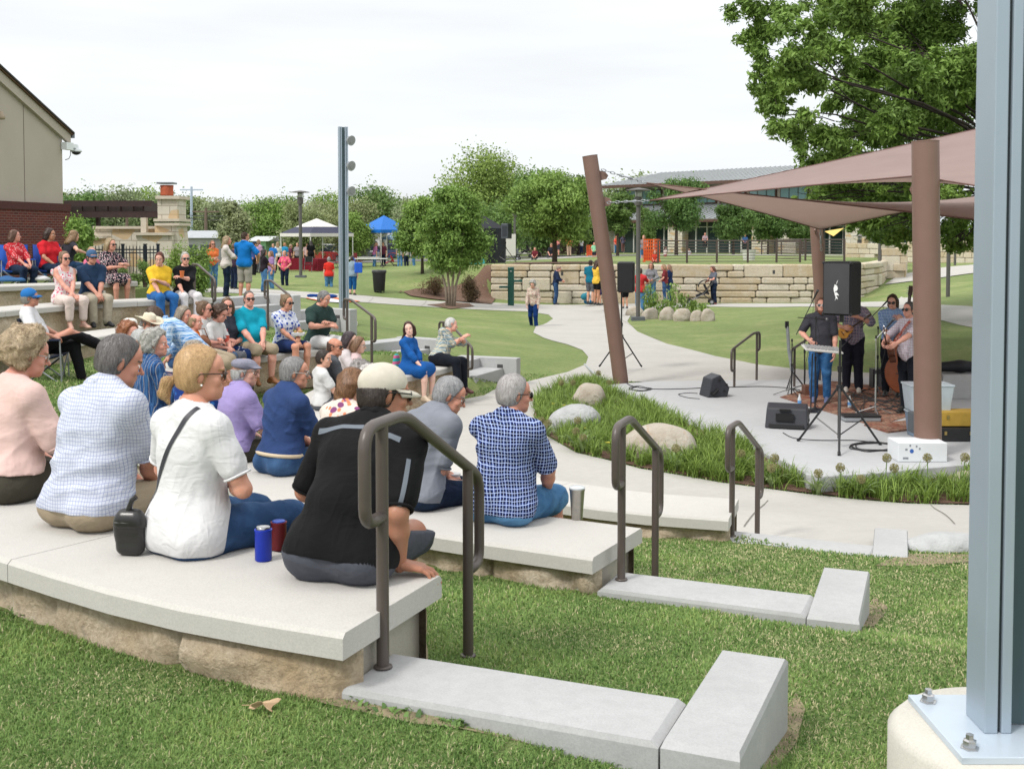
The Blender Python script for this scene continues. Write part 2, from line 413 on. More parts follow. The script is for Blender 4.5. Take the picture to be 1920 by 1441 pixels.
def ik(S, T, l1, l2, hint):
 v = T-S; L_ = np.linalg.norm(v); L_ = min(max(L_, 1e-4), (l1+l2)*.995); u = v/np.linalg.norm(v); T = S+u*L_
 a = (l1*l1-l2*l2+L_*L_)/(2*L_); hh = math.sqrt(max(l1*l1-a*a, 0)); n = A(hint); n = n-u*(n@u); n /= np.linalg.norm(n)+1e-9
 return S+u*a+n*hh, T
def strands(name, fld, anchors, flow, n, ln, width, seed, parent, mats, lift=.004, steps=9, wob=.25, keep=None):
 "hair ribbons that run over the surface of a hair field, along flow(P)"
 d, lo, h = fld; rs = np.random.RandomState(seed)
 g = np.stack(np.gradient(d, h), -1)
 def samp(P):
  i = np.clip(((P-lo)/h).round().astype(int), 0, np.array(d.shape)-1); return d[tuple(i.T)], g[tuple(i.T)]
 V, F = anchors; P = V[rs.randint(0, len(V), n)].copy()
 if keep is not None:
  m = keep(P); P = P[m]; n = len(P)
 P += rs.normal(size=P.shape)*h*.4; wv = rs.normal(size=(n,3)); off = rs.uniform(.0, lift, n)[:, None]
 path = []; L_ = ln*rs.uniform(.5, 1.2, n)[:, None]; pr = None
 for s in range(steps):
  dd, gg = samp(P); nn = gg/(np.linalg.norm(gg, axis=1)[:, None]+1e-9)
  P = P-nn*dd[:, None]+nn*off*(1+.4*s/steps)
  path.append((P.copy(), nn)); fl = flow(P)+wv*wob; fl = fl-nn*(fl*nn).sum(1)[:, None]*.9; fl /= np.linalg.norm(fl, axis=1)[:, None]+1e-9
  fl = fl if pr is None else fl*.55+pr*.45; pr = fl; P = P+fl*L_/steps
 VV = []; tone = rs.uniform(0, .55, n)
 for s, (P, nn) in enumerate(path):
  t = path[min(s+1, steps-1)][0]-path[max(s-1, 0)][0]; sd = np.cross(t, nn); sd /= np.linalg.norm(sd, axis=1)[:, None]+1e-9
  wd = width*(1-.75*(s/(steps-1))**2); VV += [P-sd*wd/2, P+sd*wd/2]
 VV = np.stack(VV, 1).reshape(-1, 3); b = np.arange(n)[:, None]*2*steps
 Q = np.concatenate([b+np.array([[2*s, 2*s+1, 2*s+3, 2*s+2]]) for s in range(steps-1)], 0)
 return VV, Q, np.repeat(tone, 2*steps)
SPH = {}
def person(label, loc, yaw=0, sit=True, H=1.72, wd=1.0, belly=1.0, fem=False, lean=0, hunch=.12, side=0, twist=0, lod=1,
   head=(0,0,0), skin=(.55,.32,.22), hair='short', hc=(.12,.08,.05), hc2=None, top=None, sleeve=.62, slv2=None, hem=None, bot=None, leglen=1.0,
   shoes=(.03,.03,.03), hands=None, elb=None, curl=(.55,.55), hup=(None,None), legs=None, floor=.44, glasses=None, hat=None, hatc=(.5,.5,.5), collar=False,
   skirt=0, seed=0, group=None, beard=None, child=False, earr=False, vneck=0, hdir=(None,None), cat='person', bag=None, sleeveless=False, hide_low=False):
 s = H/1.75; hs = (1.0 if not child else .93/s*s) ; hk = .965*s**.5 if not child else .93
 root = thing('person', label, cat, loc, yaw, group)
 hb, hh_, hf = ((.0085,.0042,.0045), (.014,.0085,.009), (.024,.014,.02))[lod]
 hip = A(0, 0, .095*s*(.6+.4*wd)) if sit else A(0, 0, .94*s)
 R1 = rotm(0, lean*.6, side); R2 = rotm(twist*.6, lean, side); R3 = rotm(twist, lean+hunch, side)
 mid = hip+R1@A(0,0,.19*s); ch = mid+R2@A(0,-.01*s,.18*s); nb = ch+R3@A(0,-.012*s,.165*s)
 ws = .5+.5*wd
 tor = [ell(hip+R1@A(0,-.005,.015)*s, A(.165*wd,.118*wd,.12)*s, R1, .05)]
 if sit: tor += [ell(hip+R1@A(q*.085*wd,-.035,-.025)*s, A(.092*wd,.105*wd,.085*(.7+.3*wd))*s, R1, .05) for q in (-1,1)]
 else: tor += [ell(hip+R1@A(q*.075*wd,-.045,-.03)*s, A(.09*wd,.09*wd,.11)*s, R1, .05) for q in (-1,1)]
 tor += [ell(mid+R2@A(0,.012+.045*(belly-1),-.015)*s, A(.148*wd*(.93 if fem else 1),.112*wd*belly,.15)*s, R2, .06),
   ell(ch+R2@A(0,.0,-.02)*s, A(.163*ws,.112*ws,.175)*s, R2, .06)]
 shw = (.158 if fem else .176)*(.72+.28*wd)
 Sh = [nb+R3@A(q*shw,.0,-.082)*s for q in (-1,1)]
 tor += [cone(Sh[0], Sh[1], .056*s*ws, .056*s*ws, .06)]
 tor += [cone(nb+R3@A(0,-.012,-.01)*s, nb+R3@A(q*.11,-.008,-.056)*s, .054*s, .046*s*ws, .06) for q in (-1,1)]
 if fem: tor += [ell(ch+R2@A(q*.07,.085,-.045)*s, A(.07,.06,.07)*s*ws, R2, .04) for q in (-1,1)]
 ul, fl = .285*s, .255*s; arms = []; AR = []
 dflt = [A(-.12,.31,.16)*s, A(.12,.31,.16)*s] if sit else [A(-.24,.06,.80)*s, A(.24,.06,.80)*s]
 for i, q in enumerate((-1, 1)):
  T = dflt[i] if not hands or hands[i] is None else A(hands[i])*s
  hint = (q*1.1, -.5, -.35) if not elb or elb[i] is None else elb[i]
  E, Wp = ik(Sh[i], T, ul, fl, hint); AR.append((Sh[i], E, Wp))
  ak = .9+.1*wd if not fem else .8+.12*wd
  k = .9 if lod < 2 else 1.1
  arms.append([cone(Sh[i], Sh[i]+(E-Sh[i])*.5, .058*s*ak, .05*s*ak, .03), cone(Sh[i]+(E-Sh[i])*.5, E, .05*s*ak, .040*s*ak, .02),
      cone(E, E+(Wp-E)*.35, .040*s*ak, .042*s*ak, .02), cone(E+(Wp-E)*.35, Wp, .042*s*ak, .026*s*ak, .02), cone(Wp, Wp+(Wp-E)/fl*.02, .026*s*ak, .024*s*ak, .01)])
 tl, sl_ = .425*s, .41*s; legsP = []; LG = []
 for i, q in enumerate((-1, 1)):
  hj = hip+R1@A(q*.088*(.6+.4*wd),0,-.01)*s
  if sit:
   kn, an = (A(q*.13,.42,.075)*s, A(q*.12,.40,-floor/s+.085)*s) if not legs else (A(legs[i][0])*s, A(legs[i][1])*s)
  else:
   kn, an = (A(q*.10,.02,.50)*s, A(q*.105,-.03,.085)*s) if not legs else (A(legs[i][0])*s, A(legs[i][1])*s)
  LG.append((hj, kn, an)); lk = .75+.25*wd
  legsP.append([cone(hj, hj+(kn-hj)*.45, .092*s*lk, .078*s*lk, .05), cone(hj+(kn-hj)*.45, kn, .078*s*lk, .056*s*lk, .03),
      cone(kn, kn+(an-kn)*.35, .054*s*lk, .056*s*lk, .02), cone(kn+(an-kn)*.35, an, .056*s*lk, .036*s*lk, .02)])
 HR = R3 if False else rotm(twist*.5, lean*.35, side*.6) @ rotm(math.radians(head[0]), 0, 0) @ rotm(0, math.radians(abs(head[1])), math.radians(head[2]))
 hcn = nb+R3@A(0,.018,.046 if fem else .036)*s+HR@A(0,.012,.115)*hk
 if child: hk *= .97
 h_ = lambda x, y, z: hcn+HR@(A(x,y,z)*hk)
 hd = [ell(h_(0,-.018,.036), A(.067,.092,.084)*hk, HR, .02), ell(h_(0,.03,-.03), A(.056,.062,.085)*hk, HR, .04),
   ell(h_(0,.05,-.092), A(.034,.034,.024)*hk, HR, .03), ell(h_(0,.055,.045), A(.055,.035,.045)*hk, HR, .03)]
 hd += [ell(h_(q*.036,.105,.004), A(.019,.018,.012)*hk, HR, .015, True) for q in (-1,1)]
 hd += [ell(h_(q*.034,.080,.002), A(.013,.013,.012)*hk, HR, .004) for q in (-1,1)]
 hd += [cone(h_(0,.090,.010), h_(0,.119,-.028), .007*hk, .011*hk, .010), cone(h_(-.011,.100,-.033), h_(.011,.100,-.033), .008*hk, .008*hk, .006),
   ell(h_(0,.084,-.058), A(.023,.014,.006)*hk, HR, .005), ell(h_(0,.083,-.068), A(.020,.014,.006)*hk, HR, .005), ell(h_(0,.056,-.07), A(.05,.034,.03)*hk, HR, .03), ell(h_(0,.078,-.098), A(.018,.014,.013)*hk, HR, .018), ell(h_(0,.088,.026), A(.045,.010,.008)*hk, HR, .014)]+[ell(h_(q*.040,.066,-.028), A(.022,.022,.022)*hk, HR, .02) for q in (-1,1)]
 for q in (-1,1): hd += [ell(h_(q*.073,-.012,-.008), A(.008,.018,.031)*hk, HR@rotm(0,.25,q*.3), .008), ell(h_(q*.068,-.006,-.012), A(.010,.013,.022)*hk, HR, .01)]
 neck = [cone(nb-R3@A(0,0,.03)*s, h_(0,-.022,-.05), .062*s*(.88 if fem else 1)*(.6+.4*ws), .054*hk*(.86 if fem else 1)*(.7+.3*ws), .03)]
 parts = []; low = not hide_low
 gr = [tor+neck]+[tor[-3:-1]+a for a in arms]+([[tor[0]]+l for l in legsP] if low else [])
 V, F = nets(*field(gr, hb, kg=.01)); parts.append((V, F, 0))
 V, F = nets(*field([hd+neck], hh_)); c = V[F].mean(1); lc = ((c-hcn)@HR)/hk
 mi = np.zeros(len(F), int); mi[(np.abs(lc[:,0]) < .024) & (np.abs(lc[:,2]+.063) < .006) & (lc[:,1] > .08)] = 1
 ex = (np.abs(np.abs(lc[:,0])-.034) < .0125) & (np.abs(lc[:,2]-.002) < .0065) & (lc[:,1] > .078); mi[ex] = 2
 mi[ex & (np.abs(np.abs(lc[:,0])-.034) < .0055)] = 3
 mi[(np.abs(np.abs(lc[:,0])-.035) < .018) & (np.abs(lc[:,2]-.027+.15*(np.abs(lc[:,0])-.035)) < .0045) & (lc[:,1] > .07)] = 4
 parts.append((V, F, mi))
 for i, q in enumerate((-1, 1)):
  S_, E, Wp = AR[i]; fd = (Wp-E)/np.linalg.norm(Wp-E) if hdir[i] is None else A(hdir[i])
  up = A(hup[i]) if hup[i] is not None else A(q*.5, .1, .9) if sit else A(q, .1, 0)
  if lod < 2: V, F = nets(*field([hand_prims(Wp+fd*.004, fd, up, -q, curl[i], s*(.93 if fem else 1.04)*(1 if not child else 1))], hf))
  else: V, F = nets(*field([hand_prims(Wp, fd, up, -q, .7, s*1.1)], .014))
  parts.append((V, F, 0))
 if low and lod < 2 and shoes == 'bare': pass
 V, F, mi = join(parts)
 sk = skin_mat(skin); brow = pm('brow_%d' % int(hc[0]*90), tuple(x*.7 for x in hc), .8, 0)
 o = link('body', np_mesh('body', V, F, mi=mi), [sk, pm('lip_%d' % int(skin[0]*90), (skin[0]*.85, skin[1]*.62, skin[2]*.6), .5, 0), pm('eye_white', (.7,.68,.66), .3, 0), pm('iris', (.03,.025,.02), .25, 0), brow], root)
 nseed = seed or (abs(hash(label)) % 9973 if False else sum(map(ord, label)) % 997)
 fold = sine_noise(nseed, 12, .012, 3); fold2 = ridge_noise(nseed+1, 17, .020)
 dk = 1.0 if lod < 2 else .5
 drape = (lambda P: np.minimum((fold(P, (1,1,.55))+fold2(P))*dk-.002, .0065))
 if top is not None:
  hz = (-.02 if sit else -.10) if hem is None else hem
  tg = [[p for p in tor]]
  hemp = hip+R1@A(0,0,hz)*s; upv = R1@A(0,0,1)
  if hz < .06: tg[0] = tg[0]+[ell(hip+R1@A(0,0,.03)*s, A(.172*wd,.128*wd*(1+.1*(belly-1)),.16)*s, R1, .05)]
  if not sleeveless:
   for i in range(2):
    S_, E, Wp = AR[i]; sv = sleeve if slv2 is None or i == 0 else slv2; kk = .92+.08*wd
    if sv <= 1: e = S_+(E-S_)*sv; tg.append([cone(Sh[i]*.72+Sh[1-i]*.28, S_, (.056)*s*ws, .057*s*kk, .05), cone(S_, e, .057*s*kk, .058*s*kk, .03)])
    else:
     e = E+(Wp-E)*(sv-1); tg.append([cone(Sh[i]*.72+Sh[1-i]*.28, S_, .056*s*ws, .056*s*kk, .05), cone(S_, E, .056*s*kk, .050*s*kk, .03), cone(E, e, .050*s*kk, .040*s*kk, .03)])
  cuts = [(-upv, -(upv@hemp))]
  subs = []
  if not sleeveless:
   pass
  nk = nb+R3@A(0,.012,.012)*s
  if not collar: subs.append(ell(nk+R3@A(0,.0,.040)*s, A(.088,.085,.048)*s, R3))
  subs.append(ell(nk+R3@A(0,.03+vneck*.3,.045-vneck*.5)*s, A(.062+.2*vneck,.062+vneck*.5,.045+vneck)*s, R3))
  if sleeveless: subs += [ell(Sh[i]+A(0,0,.0), A(.05,.09,.085)*s) for i in range(2)]
  V, F = nets(*field(tg, hb, off=.011 if lod < 2 else .014, cuts=cuts, disp=drape, subs=subs, kg=.02))
  if not sleeveless:
   c = V
  so = link('shirt' if not skirt else 'dress', np_mesh('shirt', V, F), top, root)
  if lod == 0:
   for i in range(0 if sleeveless else 2):
    mb = MB()
    S_, E, Wp = AR[i]; sv = sleeve if slv2 is None or i == 0 else slv2
    if sv > 1: c, ax_, rr_ = E+(Wp-E)*(sv-1), Wp-E, .050
    else: c, ax_, rr_ = S_+(E-S_)*sv, E-S_, .067
    ax_ = ax_/np.linalg.norm(ax_); c = c+ax_*rr_*s*.62; b1 = np.cross(ax_, A(.3,.2,1)); b1 /= np.linalg.norm(b1); b2 = np.cross(ax_, b1); r9 = rr_*s*(.92+.08*wd)*.86
    mb.tube([tuple(c+(b1*math.cos(t)+b2*math.sin(t))*r9*(1+.05*math.sin(3*t+i))) for t in [k*.3142 for k in range(20)]], .0065, 6, closed=True); mb.build('sleeve_hem', top, so, True)
  if collar:
   cg = []; n_ = 9
   for j in range(n_+1):
    a = -2.45+4.9*j/n_; r0 = .066*s*(.75+.25*ws)
    cg.append(nk+R3@(A(math.sin(a)*.078, -.012-math.cos(a)*.074, .024-.024*(1-math.cos(a)))*s*(.8+.2*ws)))
   g = [cone(cg[j], cg[j+1], .010*s, .010*s, .006, None) for j in range(n_)]+[cone(cg[j]-R3@A(0,0,.028)*s+(cg[j]-nk)*.16, cg[j+1]-R3@A(0,0,.028)*s+(cg[j+1]-nk)*.16, .010*s, .010*s, .022) for j in range(n_)]
   V, F = nets(*field([g], .006 if lod == 0 else .010)); link('collar', np_mesh('collar', V, F), collar if not isinstance(collar, bool) else top, so)
 if bot is not None and low:
  g0 = [tor[0], tor[1], tor[2]] if sit else tor[:3]; tg = [g0]
  for i in range(2):
   hj, kn, an = LG[i]; lk = .75+.25*wd
   L2 = [g0[0], cone(hj, hj+(kn-hj)*.5, .097*s*lk, .084*s*lk, .06)]
   if leglen <= 1: e = hj+(kn-hj)*max(.5, leglen); L2.append(cone(hj+(kn-hj)*.5, e, .084*s*lk, .078*s*lk, .03))
   else:
    e = kn+(an-kn)*(leglen-1); fl2 = .066 if leglen > 1.5 else .064
    L2 += [cone(hj+(kn-hj)*.5, kn, .084*s*lk, .066*s*lk, .03), cone(kn, e, .066*s*lk, .056*s*lk, .03)]
   tg.append(L2)
  wz = hip+R1@A(0,0,.10)*s; upv = R1@A(0,0,1)
  V, F = nets(*field(tg, hb, off=.009, cuts=[(upv, upv@wz)], disp=lambda P: np.minimum(drape(P)*.8, .004), kg=.015))
  link('shorts' if leglen <= 1.15 else 'trousers', np_mesh('trousers', V, F), bot, root)
 if skirt and low:
  kn = (LG[0][1]+LG[1][1])/2; e = hip+(kn-hip)*skirt
  tg = [[tor[0], ell(mid, A(.14*wd,.11*wd,.12)*s, R1, .05)]+[cone(LG[i][0], LG[i][0]+(LG[i][1]-LG[i][0])*skirt+A(0,0,.0), .11*s, .105*s, .09) for i in range(2)]+[cone(hip, e, .11*s, .10*s, .09)]]
  V, F = nets(*field(tg, hb, off=.012, disp=drape)); link('skirt', np_mesh('skirt', V, F), top, root)
 if low and shoes is not None:
  sg = pm('shoe_%02d%02d%02d' % tuple(int(x*99) for x in shoes), shoes, .5, .1)
  for i in range(2):
   hj, kn, an = LG[i]; fw = A(0, 1, 0)+(kn-an)*A(0,0,0); sh = an-kn; sh /= np.linalg.norm(sh)
   fwd = A(0,1,0)-sh*(sh@A(0,1,0)); fwd = fwd/np.linalg.norm(fwd)*.85+A(0,.15,0) if not sit or legs else A((-.25,.25)[i],.97,0); fwd[2] = min(0, fwd[2]*.3); fwd /= np.linalg.norm(fwd)
   he = an+A(0,0,-.045)*s-fwd*.03*s; toe = an+fwd*.155*s+A(0,0,-.058)*s
   g = [[cone(an+A(0,0,.0), he, .040*s, .036*s, .03), cone(he, toe, .037*s, .030*s, .03, (A(0,0,1), .8)), cone(an+fwd*.03*s, toe-fwd*.03*s, .034*s, .030*s, .03)]]
   V, F = nets(*field(g, max(hb*.8, .008), cuts=[(A(0,0,-1), -(an[2]-.085*s))])); link('shoe', np_mesh('shoe', V, F), sg, root)
 hm = hair_mat(hc, hc2)
 if hair and hair != 'bald':
  T = {'short':.010, 'thin':.002, 'curly':.022, 'wavy':.018, 'bob':.020, 'long':.018, 'pony':.010, 'bun':.010, 'fringe':.008, 'buzz':.004}[hair]
  cg = [ell(h_(0,-.022,.036), A(.069,.095,.087)*hk, HR, .02), ell(h_(0,-.045,-.02), A(.070,.066,.075)*hk, HR, .03)]
  kz = .0
  if hair in ('bob',): cg += [ell(h_(q*.055,-.03,-.05), A(.035,.06,.075)*hk, HR, .03) for q in (-1,1)]+[ell(h_(0,-.07,-.055), A(.07,.045,.07)*hk, HR, .03)]
  if hair == 'long':
   dn = A(0,-.25,-1)*.16*s
   cg += [ell(h_(0,-.06,-.05), A(.07,.045,.08)*hk, HR, .03)]+[cone(h_(q*.045,-.07,-.06), h_(q*.055,-.075,-.06)+R3@A(0,-.045,-.13)*s, .040*hk, .022*hk, .04) for q in (-1,0,1)]+[cone(h_(q*.07,-.03,.0), h_(q*.07,-.035,-.10), .022*hk, .02*hk, .03) for q in (-1,1)]
  if hair == 'curly': cg += [ell(h_(0,-.03,.05), A(.085,.10,.085)*hk, HR, .03), ell(h_(0,-.06,-.03), A(.078,.06,.06)*hk, HR, .03)]
  if hair == 'wavy': cg += [ell(h_(q*.03,-.075,-.07), A(.05,.045,.085)*hk, HR, .03) for q in (-1,1)]
  up_ = HR@A(0,-.60,.80); fr = HR@A(0,1,0)
  cuts = [(HR@A(0,.94,-.34), (HR@A(0,.94,-.34))@h_(0,.026,.022))] if hair not in ('bald',) else []
  if hair in ('short','thin','buzz','curly','pony','bun','fringe'): cuts.append((HR@A(0,-.35,-.94)*1.0, (HR@A(0,-.35,-.94))@h_(0,-.075,-.075 if hair not in ('buzz','thin') else -.06)))
  if hair == 'thin': cuts.append((HR@A(0,.30,1), (HR@A(0,.30,1))@h_(0,-.03,.040)))
  if hair == 'fringe': cuts.append((HR@A(0,.18,.98), (HR@A(0,.18,.98))@h_(0,-.06,.078)))
  if hat: cuts.append((HR@A(0,-.1,1), (HR@A(0,-.1,1))@h_(0,0,.022)))
  subs = [ell(h_(q*.085,.0,-.030), A(.028,.028,.040)*hk, HR) for q in (-1,1)] if hair in ('short','thin','buzz','curly','pony','bun','fringe') else []
  am = {'curly':.011, 'wavy':.007, 'bob':.003, 'long':.003}.get(hair, .002)
  fn = sine_noise(nseed+5, 60 if hair == 'curly' else 45, am, 2)
  fd = field([cg], hh_, off=T, cuts=cuts, disp=fn, subs=subs); V, F = nets(*fd)
  prt = [(V, F, 0)]; tone = [np.full(len(V), .32)]
  tie = h_(0,-.118,-.028)
  if hair == 'pony':
   tp = [cone(tie, tie+HR@A(.0,-.035,-.02)*hk, .014, .024, .01), cone(tie+HR@A(.0,-.035,-.02)*hk, tie+HR@A(-.01,-.045,-.075)*hk, .025, .022, .01), cone(tie+HR@A(-.01,-.045,-.075)*hk, tie+HR@A(-.012,-.02,-.115)*hk, .022, .006, .01)]
   f2 = field([tp], hh_, disp=sine_noise(nseed, 70, .0025, 2)); V2, F2 = nets(*f2); prt.append((V2, F2, 0)); tone.append(np.full(len(V2), .25))
  if hair == 'bun':
   V2, F2 = nets(*field([[ell(h_(0,-.105,.085), A(.045,.045,.04)*hk, HR)]], hh_, disp=sine_noise(nseed, 60, .009, 2))); prt.append((V2, F2, 0)); tone.append(np.full(len(V2), .2))
  if lod < 2:
   crown = h_(0,-.06,.12)
   if hair in ('pony','bun'): flow = lambda P: (tie if hair == 'pony' else h_(0,-.10,.06))-P
   elif hair == 'curly': flow = lambda P: np.stack([np.sin(P[:,2]*95+P[:,1]*40), np.sin(P[:,0]*90+1), np.cos(P[:,1]*85)], 1)+(P-crown)*2
   elif hair == 'wavy' or hair == 'long': flow = lambda P: (P-crown)*5+A(0,0,-1)+.6*np.stack([np.sin(P[:,2]*60+P[:,0]*50), np.sin(P[:,2]*50), P[:,0]*0], 1)
   else: flow = lambda P: (P-crown)*7+A(0,-.1,-.75)
   n = (8000, 900)[lod]; wdt = (.0021, .0034)[lod]; ln = {'curly':.045, 'short':.06, 'thin':.03, 'buzz':.015, 'fringe':.03}.get(hair, .10)
   VS, FS, tn = strands('hair', fd, (V, F), flow, n, ln, wdt, nseed, root, hm, lift=.004 if hair != 'curly' else .012, wob=.10 if hair == 'pony' else .3); tn = tn*.55+.18 if hair == 'pony' else tn
   prt.append((VS, FS, 0)); tone.append(tn)
   if hair == 'pony':
    VS, FS, tn = strands('hair', f2, (V2, F2), lambda P: (HR@A(0,-.25,-.8))+(P-tie)*3, 900, .09, wdt, nseed, root, hm, wob=.15); prt.append((VS, FS, 0)); tone.append(tn)
  V, F, m = join(prt); me = np_mesh('hair', V, F)
  at = me.attributes.new('tone', 'FLOAT', 'POINT'); at.data.foreach_set('value', np.concatenate(tone).astype(np.float32))
  ho = link('hair', me, hm, root)
  if hair == 'pony':
   m = MB(); ns = [tie+HR@(A(math.cos(a)*.017, -.004, math.sin(a)*.017)) for a in [j*.52 for j in range(12)]]; m.tube(ns, .006, 6, closed=True); m.build('hair_tie', pm('hair_tie', (.01,.01,.01), .6, 0), ho, True)
 if beard:
  bg_ = [ell(h_(0,.055,-.098), A(.052,.045,.05)*hk, HR, .02), ell(h_(0,.03,-.075), A(.068,.045,.05)*hk, HR, .02), ell(h_(0,.075,-.125), A(.03,.028,.04)*hk, HR, .02)]
  V, F = nets(*field([bg_], hh_, disp=sine_noise(3, 60, .003, 2), cuts=[(HR@A(0,-.2,1), (HR@A(0,-.2,1))@h_(0,.08,-.066))])); link('beard', np_mesh('beard', V, F), hair_mat(beard), root)
 LMt = Matrix([list(HR[0])+[hcn[0]], list(HR[1])+[hcn[1]], list(HR[2])+[hcn[2]], [0,0,0,1]]) @ Matrix.Scale(hk, 4)
 if glasses:
  m = MB(); m.M = LMt; big = glasses != 'clear'
  gc, lens_c = {'dark':((.01,.01,.01),(.01,.01,.012)), 'clear':((.05,.04,.03),None), 'brown':((.05,.025,.015),(.03,.015,.01)), 'white':((.8,.8,.8),(.01,.01,.012)), 'wire':((.35,.33,.3),None)}[glasses]
  for q in (-1,1):
   n = 12; rx, rz = (.027,.020) if big else (.024,.017); ring = [(q*.034+math.cos(a)*rx*(1+.1*abs(math.sin(a))), .108-.010*abs(q*.034+math.cos(a)*rx)/.06, .003+math.sin(a)*rz) for a in [2*math.pi*j/n for j in range(n)]]
   m.tube(ring, .0032 if big else .0016, 6, closed=True); m.tube([(q*.062,.098,.010), (q*.075,.06,.010), (q*.084,-.01,.006), (q*.082,-.025,-.012)], .0032 if big else .0018, 6)
  m.tube([(-.010,.110,.007), (0,.113,.009), (.010,.110,.007)], .003 if big else .0016, 6)
  go = m.build('glasses' if not big or lens_c is None else 'sunglasses', pm('frame_'+glasses, gc, .3, 0), root, True)
  if lens_c:
   m = MB(); m.M = LMt
   for q in (-1,1): m.ball((q*.034, .104, .003), .027, 2, 0, 0, (1.0,.16,.76))
   m.build('lens', pm('lens_'+glasses, lens_c, .08, 0, spec=.8), go, True)
 if earr:
  m = MB(); m.M = LMt; m.ball((.083,.0,-.045), .006, 1); m.build('earring', pm('pearl', (.8,.8,.78), .2, 0), root, True)
 if hat:
  hm_ = pm('hat_%02d%02d%02d' % tuple(int(x*99) for x in hatc), hatc, .85, .12, 30, .25, 300)
  if hat == 'cap':
   cr = [ell(h_(0,-.018,.046), A(.086,.108,.088)*hk, HR, .02)]
   V, F = nets(*field([cr], hh_, off=.004, disp=sine_noise(nseed, 22, .003, 2), cuts=[(HR@A(0,.22,-1), (HR@A(0,.22,-1))@h_(0,0,.016))]))
   co_ = link('cap', np_mesh('cap', V, F), hm_, root); m = MB(); m.M = LMt; n = 14; rows = []
   for j, (t, zz) in enumerate(((0,.030), (.35,.029), (.7,.022), (1,.010))):
    rows.append(m.pv([(.088*math.sin(a)*(1-.10*t), -.018+.106*math.cos(a)+.078*t*max(0, math.cos(a))**.6, zz-.016*math.sin(a)**2*(.4+t)) for a in [(-1.25+2.5*k/n) for k in range(n+1)]]))
   for j in range(3):
    for k in range(n): m.face(rows[j]+k, rows[j]+k+1, rows[j+1]+k+1, rows[j+1]+k)
   b_ = m.build('brim', hm_, co_, True); sm = b_.modifiers.new('s', 'SOLIDIFY'); sm.thickness = .004
   m = MB(); m.M = LMt; m.ball((0,-.016,.134), .007, 1); m.build('button', hm_, co_, True)
   if lod == 0:
    m = MB(); m.M = LMt
    m.tube([(x, -.012, .1325-0*x) if abs(x) < .001 else (x, -.014, .052+.0795*math.sqrt(max(0, 1-(x/.0855)**2))) for x in [-.084+.168*k/16 for k in range(17)]], .0016, 5)
    m.tube([(0, -.016+y, .052+.0825*math.sqrt(max(0, 1-(y/.107)**2))) for y in [-.104+.2*k/16 for k in range(17)]], .0016, 5)
    m.build('seam', pm('cap_seam', tuple(x*.8 for x in hatc), .9, 0), co_, True)
    m = MB(); m.M = LMt; m.ball((0,-.114,.068), .024, 2, 0, 0, (1.1,.35,.8)); m.build('opening', hm2 if False else hair_mat(hc, hc2), co_, True)
    m = MB(); m.M = LMt; m.tube([(x, -.118+.25*x*x*10, .044) for x in [-.035+.07*k/6 for k in range(7)]], .006, 6); m.build('strap', hm_, co_, True)
  elif hat == 'flat':
   cr = [ell(h_(0,-.012,.058), A(.088,.112,.052)*hk, HR, .03), ell(h_(0,-.03,.075), A(.09,.10,.04)*hk, HR, .03), ell(h_(0,.09,.045), A(.06,.05,.012)*hk, HR, .03)]
   V, F = nets(*field([cr], hh_, disp=sine_noise(nseed, 30, .004, 2), cuts=[(HR@A(0,-.12,-1), (HR@A(0,-.12,-1))@h_(0,0,.034))])); link('cap', np_mesh('cap', V, F), cloth(hatc, 'floral', tuple(x*.8 for x in hatc), None, .5), root)
  else:     # brimmed hat
   m = MB(); m.M = LMt; seg = 24; tall = .10 if hat == 'cowboy' else .085; brw = .175 if hat == 'cowboy' else .15; R_ = []
   for r, z in ((.001, tall+.035), (.045, tall+.040), (.074, tall+.022), (.086, .062), (.088, .045), (.10, .041), (brw*.85, .036), (brw, .040)):
    R_.append(m.pv([(r*math.sin(a)*(.88 if r < .1 else 1.0), -.012+r*math.cos(a)*1.12, z+(.045*(math.sin(a)**2)*max(0, r-.09)/.08 if hat == 'cowboy' else -.02*max(0, r-.09)/.05)-(.02*math.exp(-((r*math.sin(a))/.02)**2) if r < .06 and hat == 'cowboy' else 0)) for a in [2*math.pi*j/seg for j in range(seg)]]))
   for a, b in zip(R_, R_[1:]):
    for j in range(seg): m.face(a+j, b+j, b+(j+1)%seg, a+(j+1)%seg)
   ho = m.build('hat', hm_, root, True); sm = ho.modifiers.new('s', 'SOLIDIFY'); sm.thickness = .004
   m = MB(); m.M = LMt; m.tube([(.089*math.sin(a)*.9, -.012+.089*math.cos(a)*1.12, .056) for a in [2*math.pi*j/seg for j in range(seg)]], .007, 6, closed=True); m.build('hat_band', pm('hat_band_%d' % int(hatc[2]*50), tuple(x*.8 for x in hatc), .8, 0), ho, True)
 root['_d'] = 1; del root['_d']
 return root, dict(arms=AR, head=hcn, HR=HR, nb=nb, ch=ch, hip=hip, R3=R3, R2=R2, R1=R1, mid=mid, legs=LG, s=s, M=LMt, Sh=Sh)
